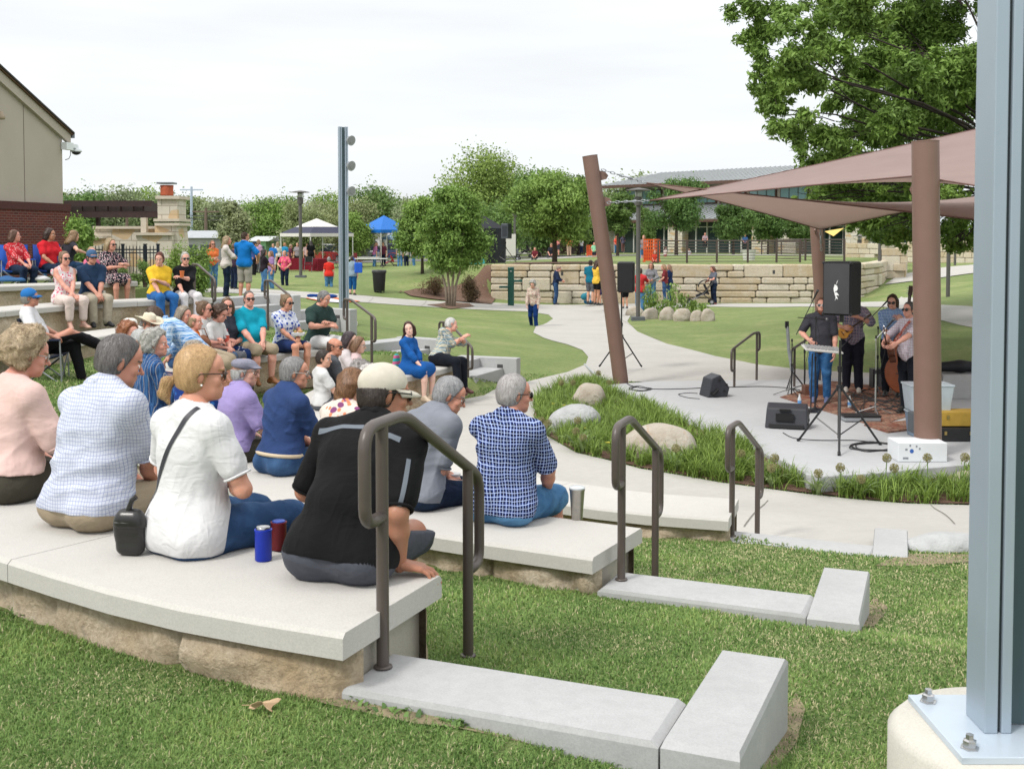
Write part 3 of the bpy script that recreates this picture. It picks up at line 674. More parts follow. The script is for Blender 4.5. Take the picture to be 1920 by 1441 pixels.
# ------------------------------------------------------------ terrain
def cat_rom(P, step=.15):
 P = [np.array(p, float) for p in P]; P = [2*P[0]-P[1]]+P+[2*P[-1]-P[-2]]; out = []
 for i in range(1, len(P)-2):
  n = max(2, int(np.linalg.norm(P[i+1]-P[i])/step))
  for k in range(n):
   t = k/n; a, b, c, d = P[i-1:i+3]
   out.append(.5*((2*b)+(-a+c)*t+(2*a-5*b+4*c-d)*t*t+(-a+3*b-3*c+d)*t**3))
 out.append(P[-2]); return np.array(out)
R1I = cat_rom([(-.29,4.68),(-.95,4.98),(-1.6,5.42),(-2.6,6.2),(-4.2,7.7)])
R2I = cat_rom([(.82,7.15),(-.22,7.72),(-1.1,8.4),(-1.62,8.98),(-2.35,9.78),(-3.5,11.6),(-4.25,13.6),(-4.35,15.4),(-4.05,16.9),(-3.05,18.3),(-2.48,19.2)])
R3I = cat_rom([(1.98,9.93),(1.0,10.3),(-.5,11.5),(-1.7,13.2),(-2.25,15.4),(-2.06,17.7),(-1.3,19.4),(-.88,20.5)])
T3I = cat_rom([(-6.95,13.5),(-6.76,15.8),(-6.5,17.2),(-6.3,18.3),(-5.85,19.6),(-5.1,21.1),(-4.72,22.0)])
T2I = cat_rom([(-8.6,15.0),(-7.95,17.6),(-7.5,19.2),(-6.96,20.1),(-6.2,20.95),(-5.6,21.4)])
T1I = cat_rom([(-10.2,18.2),(-9.1,20.4),(-8.05,21.4),(-7.35,22.5)])
def ext(C, pre): return np.concatenate([cat_rom(pre+[C[0]])[:-1], C])
R1X = ext(R1I, [(6,6.2),(3.6,4.6),(1.8,4.15),(.8,4.3)]); R2X = ext(R2I, [(9,9.2),(6,7.6),(3.6,6.9),(2.1,6.85)]); R3X = ext(R3I, [(8,12),(6,10.6),(4.4,9.9),(3.1,9.75)])
NPRE = {}
def sdist(x, y, C, nreal):
 "signed distance (positive = outside, behind the seats) and how far beyond the built end"
 P = np.stack([x.ravel(), y.ravel()], 1); best = np.full(len(P), 1e9); idx = np.zeros(len(P), int)
 for i0 in range(0, len(C), 1):
  d = (P[:,0]-C[i0,0])**2+(P[:,1]-C[i0,1])**2; m = d < best; best[m] = d[m]; idx[m] = i0
 T_ = np.gradient(C, axis=0); T_ /= np.linalg.norm(T_, axis=1)[:, None]; N_ = np.stack([-T_[:,1], T_[:,0]], 1)   # side away from the stage is minus
 v = P-C[idx]; s = -(v*N_[idx]).sum(1)*-1
 pre = len(C)-nreal; e = np.maximum(pre-idx, 0)*.15
 sg = np.where((v*N_[idx]).sum(1) > 0, 1, -1)
 return (np.sqrt(best)*sg).reshape(x.shape), e.reshape(x.shape)
def sm(t): t = np.clip(t, 0, 1); return t*t*(3-2*t)
CPL = np.array([(2,10,.22),(5,12,.14),(0,20,.07),(3,22,.06),(8,24,.08),(.7,38,.02),(4,45,-.02),(2,51,-.08),(10,51,-.05),(16,51,.0),(2,30,.08),(6,34,.08),(10,28,.35),(14,36,.7),(20,48,.9),(20,30,.9),(12,20,.12),
 (-3.8,26,1.05),(-2.6,21.5,.8),(-7.1,30.7,1.24),(-5,28,1.15),(-12,32,1.4),(-9,24,1.5),(-2.1,28.7,.55),(.6,31,.12),(1.75,26.6,.1),(-.6,23,.14),(-6,49,.43),(-2.5,47,.12),(-9.6,52,.95),(-16,50,1.2),(-6,22,1.2),(-20,40,1.5),(30,40,1.3),
 (-12.8,77,.75),(-7.5,77,.75),(-4,62,.9),(-30,100,.7),(30,60,1.4),(-5,40,.55),(3,18,.07),(-2,38,.30),(0,34,.15)])
CPU_ = np.array([(-1,56,1.6),(8,56,1.68),(18,56,1.7),(8,80,1.5),(0,100,1.3),(20,110,1.3),(-20,110,.8),(-9,80,.85),(-13,70,.75),(30,100,1.4),(-30,160,.6),(40,160,1.2),(0,200,1.0),(0,66,1.5),(-6,64,1.0),(14,70,1.6)])
def rbf(CP):
 d = np.linalg.norm(CP[:, None, :2]-CP[None, :, :2], axis=2); M = -d+np.eye(len(CP))*-.6; n = len(CP)
 Afull = np.zeros((n+1, n+1)); Afull[:n,:n] = M; Afull[:n,n] = 1; Afull[n,:n] = 1
 wv = np.linalg.solve(Afull, np.append(CP[:,2], 0))
 def f(x, y):
  r = np.full(x.shape, wv[n])
  for (a, b, _), k in zip(CP, wv[:n]): r = r-k*np.sqrt((x-a)**2+(y-b)**2+.3)
  return r
 return f
FL, FU = rbf(CPL), rbf(CPU_)
def wall_y(x): return np.where(x < 14.5, 51.9, 51.9+(x-14.5)*2.2)
def Tz(x, y):
 x = np.asarray(x, float); y = np.asarray(y, float); lo = FL(x, y); up = FU(x, y)
 bw = .15+np.clip(-.8-x, 0, 6)*1.4; z = lo+(up-lo)*sm((y-wall_y(x)+bw*.35)/(bw*2)+.25)
 m = (y < 26) & (x < 10) & (x > -14)
 if m.any():
  X, Y = x[m], y[m]; P = np.where(Y < 13, .26-.04*(Y-9), .10-.0045*(Y-13))
  s3, e3 = sdist(X, Y, R3X, len(R3I)); s2, e2 = sdist(X, Y, R2X, len(R2I)); s1, e1 = sdist(X, Y, R1X, len(R1I))
  st = lambda s, e: sm((s-.22+e*.35)/(.30+e*1.1))
  L = P+(.12+.1*np.clip(e3, 0, 1.2))*sm(e3/1.0)*sm((s3+1.2)/1.2)*.6
  L = L+(.50+.09*np.clip(s3-.8, 0, 2.6)-L)*st(s3, e3)
  L = L+(.93+.11*np.clip(s2-.8, 0, 2.2)-L)*st(s2, e2)
  L = L+(1.335+.03*sm((s1-.8)/1.2)-.02*np.clip(s1-1.5, 0, 3)-L)*st(s1, e1*1.3)
  left = sm((-X-5.6)/.8)*sm((Y-10)/2); 
  s4, _ = sdist(X, Y, T3I, len(T3I)); L = L+(1.3-L)*sm((s4-.2)/.3)*sm((Y-10)/2)*(X < -4)
  L = L-.20*np.exp(-((X-4.5)/3.2)**2-((Y-13.2)/1.3)**2)
  L = L-.22*np.exp(-((X-1.75)/.75)**2-((Y-3.6)/.9)**2)
  wf = sm((Y-19.5)/3.0)*sm((Y-16)/1); zz = z[m]; z = z.copy(); z[m] = L+(zz-L)*wf
 return z
def T1z(x, y): return float(Tz(np.array([x]), np.array([y]))[0])
def GT(u, v, z=.2, it=12):
 "point of the ground seen at photo pixel (u,v)"
 for _ in range(it): p = G(u, v, min(z, 2.8)); z = .5*z+.5*T1z(p.x, p.y)
 return Vector((p.x, p.y, T1z(p.x, p.y)))
def axis(segs):
 a = []
 for s0, s1, st in segs: a += list(np.arange(s0, s1-1e-6, st))
 return np.array(a+[segs[-1][1]])
xs = np.concatenate([-np.geomspace(1800, 46, 12), axis([(-40,-14,1.5),(-14,-9,.6),(-9,7,.2),(7,20,.5),(20,44,1.5)]), np.geomspace(50, 1800, 12)])
ys = np.concatenate([axis([(-6,2.4,.6),(2.4,24,.2),(24,50,.6),(50,54,.15),(54,70,.6),(70,130,3)]), np.geomspace(134, 2500, 16)])
XX, YY = np.meshgrid(xs, ys); ZZ = Tz(XX, YY)
far = sm((np.hypot(XX-5, YY-60)-110)/120); ZZ = ZZ*(1-far)+.8*far
nx, ny = len(xs), len(ys); ii = (np.arange(ny-1)[:, None]*nx+np.arange(nx-1)[None]).ravel()
lawn_m = NT('lawn_grass', .85, 0, .15)
a = lawn_m.noise(1.1, 5); b = lawn_m.noise(7, 6, None, .7); c = lawn_m.noise(.25, 3); d_ = lawn_m.noise(55, 4, lawn_m.co((1,.45,1)), .7)
g1 = lawn_m.mix(lawn_m.rng(b, .38, .64), (.10,.155,.045), (.19,.25,.08)); g2 = lawn_m.mix(lawn_m.rng(a, .46, .70, 0, .75), g1, (.29,.28,.135))
g3 = lawn_m.mix(lawn_m.rng(c, .4, .62, 0, .65), g2, (.09,.14,.04)); g4 = lawn_m.mix(lawn_m.rng(d_, .3, .7, 0, .5), g3, (.29,.33,.14)); g5 = lawn_m.mix(lawn_m.rng(lawn_m.noise(24, 5, lawn_m.co((1,.3,1))), .55, .8, 0, .55), g4, (.055,.085,.025))
lawn_m.col(g5); lawn_m.bump(d_, .7, .03)
meta(link('lawn', np_mesh('lawn', np.stack([XX, YY, ZZ], -1).reshape(-1, 3), np.stack([ii, ii+1, ii+nx+1, ii+nx], 1)), lawn_m.m), kind='structure')
# ------------------------------------------------------------ paving
soil_m = pm('bare_soil', (.17,.13,.085), .95, .4, 14, .7, 60, .01, c2=(.26,.22,.13))
def conc(name, c, joint=0, stain=.25, rough=.8, sc=1.0):
 t = NT(name, rough, 0, .25); a = t.noise(.7*sc, 6, None, .65); b = t.noise(9*sc, 5, None, .7); f = t.noise(130, 3, None, .8)
 base = t.mix(t.rng(a, .3, .7), c, tuple(x*(1-stain*.6) for x in c)); base = t.mix(t.rng(b, .42, .75, 0, .45), base, tuple(x*(1-stain) for x in c))
 base = t.mix(t.rng(f, .42, .72, 0, .5), base, tuple(x*.62 for x in c)); vv = t.noise(2.3*sc, 7, None, .75, 1.5); base = t.mix(t.rng(vv, .62, .75, 0, .35), base, tuple(x*.72 for x in c))
 t.col(base); t.bump(t.math('ADD', t.math('MULTIPLY', f, .35), b), .35, .006); return t.m
pave_m = conc('pavement_concrete', (.46,.445,.415)); curb_m = conc('curb_concrete', (.44,.445,.445), stain=.3, sc=2); stage_m = conc('stage_concrete', (.46,.47,.48), stain=.2); cope_m = conc('cast_stone', (.51,.495,.465), stain=.14, sc=1.5)
def drape(name, poly, mat, off=.012, step=.6, zf=None, kind='structure', holes=()):
 from mathutils.geometry import delaunay_2d_cdt
 P = np.array([(p[0], p[1]) for p in poly]); 
 def inside(X, Y, P):
  r = np.zeros(X.shape, bool); n = len(P)
  for i in range(n):
   (x0, y0), (x1, y1) = P[i], P[(i+1)%n]
   c = ((y0 > Y) != (y1 > Y)) & (X < (x1-x0)*(Y-y0)/((y1-y0) if y1 != y0 else 1e-9)+x0); r ^= c
  return r
 dense = []
 for i in range(len(P)):
  a, b = P[i], P[(i+1)%len(P)]; n = max(1, int(np.linalg.norm(b-a)/step)); dense += [tuple(a+(b-a)*k/n) for k in range(n)]
 gx, gy = np.meshgrid(np.arange(P[:,0].min()+step/2, P[:,0].max(), step), np.arange(P[:,1].min()+step/2, P[:,1].max(), step))
 m = inside(gx, gy, P); pts = dense+list(zip(gx[m], gy[m])); n = len(dense)
 V, E, F, *_ = delaunay_2d_cdt([Vector((float(a), float(b))) for a, b in pts], [(i, (i+1)%n) for i in range(n)], [], 0, 1e-5)
 V = np.array([(v.x, v.y) for v in V]); z = (zf(V[:,0], V[:,1]) if zf else Tz(V[:,0], V[:,1]))+off
 cen = np.array([V[list(f)].mean(0) for f in F]); ok = inside(cen[:,0], cen[:,1], P); F3 = np.array([f for f, o in zip(F, ok) if o])
 for k in range(len(F3)):
  a, b, c = V[F3[k]]; 
  if (b[0]-a[0])*(c[1]-a[1])-(b[1]-a[1])*(c[0]-a[0]) < 0: F3[k] = F3[k][::-1]
 return meta(link(name, np_mesh(name, np.column_stack([V, z]), None, F3), mat), kind=kind), P, inside
def pix(L_, z=None): return [tuple((G(u, v, z) if z is not None else GT(u, v))[:2]) for u, v in L_]
R3path = [tuple(p) for p in R3I[::3]]
PLAZA = pix([(1990,1000),(1990,948),(1834,948),(1700,945),(1500,926),(1350,906),(1200,880),(1080,850),(1018,815),(1000,780),(1012,745),(1050,722),(1110,712),(1180,716),(1300,722),(1480,722),(1640,715),(1834,712),(1990,712),(1990,697),(1834,697),(1740,700),(1637,700),(1507,694),(1420,684),(1340,668),(1250,645),(1195,622),(1176,603),(1185,588),(1240,577),(1340,575),(1500,575),(1660,576),(1700,585),(1800,610),(1990,650),(1990,600),(1760,572),(1690,556),(1660,566),(1560,568)])
PLAZA += [tuple(G(u, v, -.07)[:2]) for u, v in [(1200,569),(1040,571),(960,573),(925,573)]]+pix([(850,566),(700,556),(600,549),(500,543),(400,538),(300,536),(300,546),(440,550),(650,565),(850,578),(985,584),(1028,590),(1037,598),(1025,606),(1005,612),(1000,624),(1020,634),(1060,645),(1092,657),(1103,670),(1098,684),(1065,698),(1005,712),(955,722)])
PLAZA += [(-.5,20.6)]+R3path[::-1][1:]+[(2.15,9.75),(2.35,9.55),(3.6,9.35),(4.2,9.3)]
plaza, PLP, inside = drape('pavement', PLAZA, pave_m, .014, .5)
jm = pm('joint', (.16,.15,.13), .9, 0); mb = MB()
for (a, b) in (((1395,990),(1440,940)),((1790,985),(1745,948)),((760,720),(960,760)),((1030,870),(930,800)),((1110,640),(1250,650)),((1050,600),(1180,600)),((600,549),(585,560)),((700,557),(690,568)),((800,563),(790,575)),((1240,640),(1130,560))):
 p, q = GT(*a), GT(*b); d = (q-p).normalized(); n = Vector((-d.y, d.x, 0))*.006; K = 8; pr = None
 for k in range(K+1):
  c = p+(q-p)*k/K; z = T1z(c.x, c.y)+.022; i = mb.pv([(c.x-n.x, c.y-n.y, z), (c.x+n.x, c.y+n.y, z)])
  if pr is not None: mb.face(pr, i, i+1, pr+1)
  pr = i
meta(mb.build('pavement_joints', jm), kind='structure')
SZ = .13
ST = [G(u, v, SZ) for u, v in ((1118,722),(1175,744),(1275,786),(1425,846),(1480,868),(1512,888),(1540,893),(1640,886),(1834,868),(2000,850),(2050,700),(1834,700),(1640,706),(1440,712),(1230,714))]
mb = MB(); mb.prism([(p.x, p.y) for p in ST][::-1] if False else [(p.x, p.y) for p in ST], -.6, SZ); so = mb.build('stage_platform', stage_m, bevel=.012)
meta(so, 'low pale grey concrete stage slab under the brown shade sails', 'stage')
STP = np.array([(p.x, p.y) for p in ST])
# ------------------------------------------------------------ seat walls
rock_m = NT('split_stone', .9, 0, .2)
a = rock_m.noise(3.5, 5, None, .65); b = rock_m.noise(26, 6, None, .75); c = rock_m.noise(1.3, 3)
k = rock_m.mix(rock_m.rng(a, .3, .7), (.48,.38,.26), (.60,.53,.42)); k = rock_m.mix(rock_m.rng(c, .52, .7, 0, .6), k, (.46,.32,.17)); k = rock_m.mix(rock_m.rng(b, .42, .65, 0, .6), k, (.27,.20,.13)); k = rock_m.mix(rock_m.rng(rock_m.noise(9, 5), .6, .72, 0, .45), k, (.15,.13,.11))
rock_m.col(k); rock_m.bump(rock_m.math('ADD', b, rock_m.math('MULTIPLY', rock_m.noise(7, 4), .9)), .9, .03); rock_m = rock_m.m
smooth_m = conc('pier_concrete', (.44,.41,.35), stain=.25, sc=2)
SEAT_WALLS = []
def seat_wall(label, C, depth, z, base_in, base_out, thick=.095, joint=1.55, fine=True, pier=True, cat='seat wall', endcap=(True, True), rough_in=True):
 seg = np.linalg.norm(np.diff(C, axis=0), axis=1); s = np.concatenate([[0], np.cumsum(seg)]); L_ = s[-1]
 def pos(t): return np.array([np.interp(t, s, C[:,0]), np.interp(t, s, C[:,1])])
 def nrm(t):
  a = pos(max(0, t-.25)); b = pos(min(L_, t+.25)); d = (b-a)/np.linalg.norm(b-a); return np.array([d[1], -d[0]])*1.0
 sgn = 1.0
 root = thing('seat_wall', label, cat, (C[len(C)//2][0], C[len(C)//2][1], base_out))
 n = max(1, round(L_/joint)); mb = MB(); q = .018
 for k in range(n):
  t0, t1 = L_*k/n+(.0025 if k else 0), L_*(k+1)/n-(.0025 if k < n-1 else 0); m = max(2, int((t1-t0)/.3)); rings = []
  for j in range(m+1):
   t = t0+(t1-t0)*j/m; p = pos(t); d = nrm(t)
   def X(o, zz): return (p[0]-d[0]*o, p[1]-d[1]*o, zz)
   e = q if j in (0, m) else 0
   rings.append(mb.pv([X(-.0,z-thick), X(-.0,z-q), X(q,z), X(depth-q,z), X(depth,z-q), X(depth,z-thick)]))
  for a, b in zip(rings, rings[1:]):
   for j in range(5): mb.face(a+j, b+j, b+j+1, a+j+1)
   mb.face(a+5, b+5, b, a)
  mb.face(*[rings[0]+j for j in range(6)]); mb.face(*[rings[-1]+j for j in range(5,-1,-1)])
 mb.build('coping', cope_m, root, world=True)
 zt = z-thick-.002; nz_ = sine_noise(int(abs(C[0][0])*100)+3, 6, .055, 4); nz2 = ridge_noise(int(abs(C[0][1])*100)+5, 10, .15)
 st = .045 if fine else .12; ns = int(L_/st); o_in, o_out = .07, depth-.07; V = []; 
 hts = (zt-np.array([min(base_in, base_out)-.15]))[0]; nzv = max(4, int(hts/(.04 if fine else .1)))
 F = []
 for side_, o, rough_ in (('in', o_in, rough_in), ('out', o_out, True)):
  zb = min(base_in, base_out)-.15; b0 = len(V)
  for i in range(ns+1):
   t = L_*i/ns; p = pos(t); d = nrm(t); blk = (t % .72)/.72; jd = max(0, 1-min(blk, 1-blk)*.72/.02)
   for j in range(nzv+1):
    zz = zt-(zt-zb)*j/nzv; P_ = np.array([[p[0], p[1], zz]]); sg = (-1 if side_ == 'in' else 1)
    dd = float(nz_(P_, (1,1,1.3))[0]+nz2(P_)[0]) if rough_ else 0; edge = min(1, j/1.5, (nzv-j+3)/3) ; ee = min(1, min(t, L_-t)/.06)
    off = o+sg*((.02+dd)*edge*ee-jd*.07 if rough_ else 0)
    V.append((p[0]-d[0]*off, p[1]-d[1]*off, zz))
  for i in range(ns):
   for j in range(nzv):
    a = b0+i*(nzv+1)+j; f = (a, a+1, a+nzv+2, a+nzv+1); F.append(f if side_ == 'out' else f[::-1])
 R_ = root.location; Vn = np.array(V)-np.array(R_)
 link('stone_face', np_mesh('stone_face', Vn, np.array(F)), rock_m, root)
 for e, t in ((0, 0.0), (1, L_)):
  if not endcap[e]: continue
  mb = MB(); p = pos(t); d = nrm(min(max(t, .01), L_-.01)); tg = pos(min(t+.05, L_))-pos(max(0, t-.05)); tg /= np.linalg.norm(tg); tg = tg*(1 if e == 0 else -1)
  A0 = p+tg*.05; poly = [A0-d*(o_in+.03), A0-d*(o_out-.02), A0-d*(o_out-.02)+tg*.12, A0-d*(o_in+.03)+tg*.12]
  mb.prism([tuple(x) for x in (poly if e == 0 else poly)], min(base_in, base_out)-.15, zt); mb.build('end_pier', smooth_m, root, world=True, bevel=.006)
 SEAT_WALLS.append((C, depth, z)); return root
seat_wall('wide pale seat wall nearest the camera, holding four people seen from behind', R1I, .77, 1.60, 1.15, 1.36)
seat_wall('long curved seat wall second from the camera with the plaid shirt man near its end', R2I, .77, 1.16, .72, .95)
seat_wall('curved seat wall beside the concrete walk, third from the camera', R3I, .77, .70, .2, .48)
seat_wall('seat wall behind the folding chair man, feet of the pink top woman rest on it', T3I, .8, 1.42, .92, 1.0, fine=False, rough_in=False)
seat_wall('seat wall where the pink top woman and the khaki trousers man sit', T2I, .8, 1.82, 1.2, 1.3, fine=False)
seat_wall('topmost seat wall in front of the brick building', T1I, .8, 2.09, 1.5, 1.6, fine=False)
up_ = thing('raised_bed', 'planted bank behind the topmost seat wall beside the iron fence', 'planting bed', (-9,26,1.2))
mb = MB(); mb.prism([(-11.5,19.5),(-9.7,21.0),(-8.7,22.0),(-7.95,23.1),(-7.7,24.2),(-8.4,28),(-10,33),(-14,30)][::-1], .9, 1.88); mb.build('soil', lawn_m.m, up_, world=True)
# ------------------------------------------------------------ curbs beside the seat walls
def curb_L(label, pts_px, z, base, w_=.36, blk=None):
 r = None
def slab(mb, a, b, w0, z, zb, q=.02):
 a = Vector((a[0], a[1], 0)); b = Vector((b[0], b[1], 0)); d = (b-a).normalized(); n = Vector((-d.y, d.x, 0))*w0   # width goes to the left of a->b
 P = [a, b, b+n, a+n]; c = sum(P, Vector())/4
 O = [(p.x, p.y) for p in P]; I = [((p+(c-p).normalized()*q*1.4).x, (p+(c-p).normalized()*q*1.4).y) for p in P]
 i = mb.pv([(x, y, zb) for x, y in O]+[(x, y, z-q) for x, y in O]+[(x, y, z) for x, y in I])
 for k in range(4): mb.face(i+k, i+(k+1)%4, i+4+(k+1)%4, i+4+k); mb.face(i+4+k, i+4+(k+1)%4, i+8+(k+1)%4, i+8+k)
 mb.face(i+8, i+9, i+10, i+11)
def curb(label, z, near_l, near_r, far_pt, wl, wb, base):
 a, b = G(*near_l, z), G(*near_r, z); r = thing('curb', label, 'curb', (b.x, b.y, base))
 mb = MB(); d = (b-a).normalized(); slab(mb, a, b-d*.004, wl, z, base); mb.build('long_block', curb_m, r, world=True)
 f = G(*far_pt, z); mb = MB(); slab(mb, b+d*(wb+.003), f+(b+d*wb-b) if False else f, wb, z+.003, base-.1); mb.build('end_block', curb_m, r, world=True); return r
curb('grey L-shaped curb nearest the camera, at the end of the first seat wall', 1.38, (634,1288), (1236,1392), (1478,1232), .375, .255, .95)
curb('grey L-shaped curb beside the second handrail from the camera', .98, (1120,1102), (1512,1152), (1631,1070), .36, .27, .6)
curb('low grey curb flush with the walk at the third handrail from the camera', .50, (1340,1012), (1634,1045), (1702,993), .36, .27, .1)
# ------------------------------------------------------------ steps and side walls at the far ends
def steps(label, P, dir_, wid, treads, zt, zb, wall=True, light=True):
 d = Vector((dir_[0], dir_[1], 0)).normalized(); n = Vector((-d.y, d.x, 0)); P = Vector((P[0], P[1], 0)); r = thing('steps', label, 'steps', (P.x, P.y, zb))
 mb = MB(); k = len(treads); h = (zt-zb)/k
 for j, t in enumerate(treads):
  a = P+d*(0 if j == 0 else sum(treads[:j])); b = a+d*t; z = zt-h*(j)
  mb.prism([tuple(x)[:2] for x in (a, a+n*wid, b+n*wid, b)][::-1], zb-.3, z-h*0)
 mb.build('treads', curb_m, r, world=True, bevel=.01)
 if wall:
  mb = MB(); a = P+n*(wid+.004); b = a+d*(sum(treads)+.28); m2 = n*.22
  mb.prism([tuple(x)[:2] for x in (a, b, b+m2, a+m2)], zb-.3, zt+.02); c = b-d*0; mb.build('side_wall', curb_m, r, world=True, bevel=.012)
  if light:
   mb = MB(); f = b-d*.35; u3 = [f-d*.06-n*.006, f+d*.06-n*.006]
   i = mb.pv([(u3[0].x,u3[0].y,zt-.20),(u3[1].x,u3[1].y,zt-.20),(u3[1].x,u3[1].y,zt-.11),(u3[0].x,u3[0].y,zt-.11)]+[(x.x+n.x*.01, x.y+n.y*.01, z) for x, z in ((u3[0],zt-.20),(u3[1],zt-.20),(u3[1],zt-.11),(u3[0],zt-.11))])
   mb.face(i,i+1,i+2,i+3)
   for k2 in range(4): mb.face(i+k2, i+4+k2, i+4+(k2+1)%4, i+(k2+1)%4)
   mb.build('step_light', pm('step_light', (.05,.05,.05), .5, 0), r, world=True)
steps('concrete steps down to the walk beside the man in dark trousers', (-1.6,21.6), (.93,-.37), 1.35, [.5,.5], .56, .2)
steps('concrete steps behind the end of the dark green shirt man seat wall', (-3.1,20.5), (.80,-.6), 1.5, [.45,.4], 1.05, .72)
steps('concrete steps at the turquoise polo man, under the grey light pole', (-5.2,23.4), (.80,-.6), 1.5, [.45,.4], 1.42, 1.05)
steps('concrete steps below the two women in yellow and black', (-6.3,22.6), (.85,-.53), 1.7, [.4,.4], 1.74, 1.4, light=False)
# ------------------------------------------------------------ vegetation
def leaf_mat(name, c1, c2, tr=.45):
 if name in MATS: return MATS[name]
 t = NT(name, .55, 0, .3); at = t.attr('tone'); oi = t.new('ObjectInfo')
 k = t.mix(at.outputs['Fac'], c1, c2); k = t.mix(t.math('MULTIPLY', oi.outputs['Random'], .35), k, (c2[0]*1.25, c2[1]*.95, c2[2]))
 t.col(k); tl = t.new('BsdfTranslucent'); t.L.new(k, tl.inputs[0]); ms = t.new('MixShader'); ms.inputs[0].default_value = tr*.55
 t.L.new(t.b.outputs[0], ms.inputs[1]); t.L.new(tl.outputs[0], ms.inputs[2]); t.L.new(ms.outputs[0], t.N['Material Output'].inputs[0]); MATS[name] = t.m; return t.m
def leaves_mesh(clumps, n, size, seed, asp=.5, up=.5, shell=.5, squash=.8, spray=0):
 rs = np.random.RandomState(seed); C = np.array([c for c, r in clumps]); R = np.array([r for c, r in clumps]); pr = R**2.2; pr /= pr.sum()
 k = rs.choice(len(C), n, p=pr); dv = rs.normal(size=(n,3)); dv /= np.linalg.norm(dv, axis=1)[:, None]
 rad = (1-rs.uniform(0, 1, n)**1.6*(1-shell))*(1+.18*rs.normal(size=n))
 lob = 1+.28*np.sin(dv[:,0]*5+k*1.7)*np.sin(dv[:,1]*6+k)+.15*np.sin(dv[:,2]*11+k*3)
 P = C[k]+dv*(R[k]*rad*lob)[:, None]*np.array([1,1,squash])
 nn = dv*.6+rs.normal(size=(n,3))*.7+np.array([0,0,up]); nn /= np.linalg.norm(nn, axis=1)[:, None]
 a = np.cross(nn, rs.normal(size=(n,3))); a /= np.linalg.norm(a, axis=1)[:, None]; b = np.cross(nn, a)
 s = size*rs.uniform(.6, 1.3, n)[:, None]; a = a*s; b = b*s*asp; dr = np.array([0,0,-.22])*s
 V = np.stack([P-a*.5, P+b*.5+dr*.0, P+a*.5+dr, P-b*.5], 1).reshape(-1,3); i = np.arange(n)[:, None]*4
 tone = np.clip(rs.uniform(0, 1, n)*.55+.45*(np.sin(k*2.3+P[:,2]*1.1)*.5+.5), 0, 1)
 return V, i+np.array([[0,1,2,3]]), np.repeat(tone, 4)
def leaf_obj(name, clumps, n, size, seed, mat, parent, **kw):
 V, F, t = leaves_mesh(clumps, n, size, seed, **kw); me = np_mesh(name, V, F, smooth=False)
 at = me.attributes.new('tone', 'FLOAT', 'POINT'); at.data.foreach_set('value', t.astype(np.float32)); return link(name, me, mat, parent)
bark_m = pm('bark', (.085,.065,.05), .95, .4, 9, .8, 25, .03)
bark_pale = pm('pale_bark', (.28,.23,.18), .9, .35, 12, .5, 25, .02)
def limbs(mb, base, top_r, targets, rs, r0, bend=.2):
 for c, r in targets:
  c = Vector(c); b = Vector(base); mid = b.lerp(c, .5)+Vector((rs.uniform(-1,1), rs.uniform(-1,1), rs.uniform(0,.6)))*bend*(c-b).length
  pts = [b, b.lerp(mid, .55)+Vector((0,0,.08*(c-b).length)), mid, mid.lerp(c, .6), c]; mb.tube(pts, [r0, r0*.75, r0*.5, r0*.3, r0*.1], 6)
  for _ in range(3):
   e = c+Vector((rs.uniform(-1,1), rs.uniform(-1,1), rs.uniform(-.6,1)))*r*.8; mb.tube([mid.lerp(c, .4), (mid.lerp(c, .6)+e)/2, e], [r0*.3, r0*.18, r0*.05], 5, False)
def tree(label, loc, h, cw, seed, mat, n=9000, leaf=.25, trunk_h=.3, open_=1.0, kind='tree', trunk_r=None, bark=None, nc=16, conic=0, group=None, name='tree', stems=1, **kw):
 rs = random.Random(seed); r = thing(name, label, kind, loc, 0, group); cl = []
 zc = h*(trunk_h+1)/2; hz = h*(1-trunk_h)/2
 for i in range(nc):
  a = rs.uniform(0, 6.28); u = -1+2*(i+.5)/nc; zz = u; wr = math.sqrt(max(.05, 1-u*u*.85))*(1-conic*(u+1)/2)
  q = (rs.uniform(.35, .78) if open_ == 1 else rs.uniform(.25, 1.0))*wr; rr_ = cw*.5*(rs.uniform(.34, .52) if open_ == 1 else rs.uniform(.24,.62))*open_*(1-conic*.4*(u+1)/2)
  cl.append(((math.cos(a)*q*cw*.5, math.sin(a)*q*cw*.5, zc+u*hz*.82), rr_))
 cl += [((0,0,zc), cw*.33*open_**2)]+([((c[0]*.5, c[1]*.5, c[2]), r_*.9) for c, r_ in cl[:nc//2]] if open_ == 1 else []); mb = MB(); tr = trunk_r or h*.022
 for s in range(stems):
  ox = 0 if stems == 1 else (s-(stems-1)/2)*tr*2.6; top = (ox*3, rs.uniform(-.1,.1), h*(trunk_h+.35))
  mb.tube([(ox*.6,0,-.3), (ox,0,h*trunk_h*.6), (ox*1.8, rs.uniform(-.05,.05), h*trunk_h), top], [tr*1.35, tr, tr*.85, tr*.3], 9)
 limbs(mb, (0,0,h*trunk_h*.95), 0, rs.sample(cl, min(len(cl), 9)), rs, tr*.5)
 mb.build('trunk', bark or bark_m, r, True); leaf_obj('crown', cl, n, leaf, seed, mat, r, **kw); return r
LM_dark = leaf_mat('leaf_dark', (.06,.125,.035), (.18,.30,.08)); LM_mid = leaf_mat('leaf_mid', (.09,.17,.032), (.28,.42,.10)); LM_lite = leaf_mat('leaf_light', (.085,.18,.035), (.27,.42,.10)); LM_grey = leaf_mat('leaf_grey', (.14,.19,.10), (.31,.38,.20)); LM_far = leaf_mat('leaf_far', (.13,.19,.09), (.29,.37,.16))
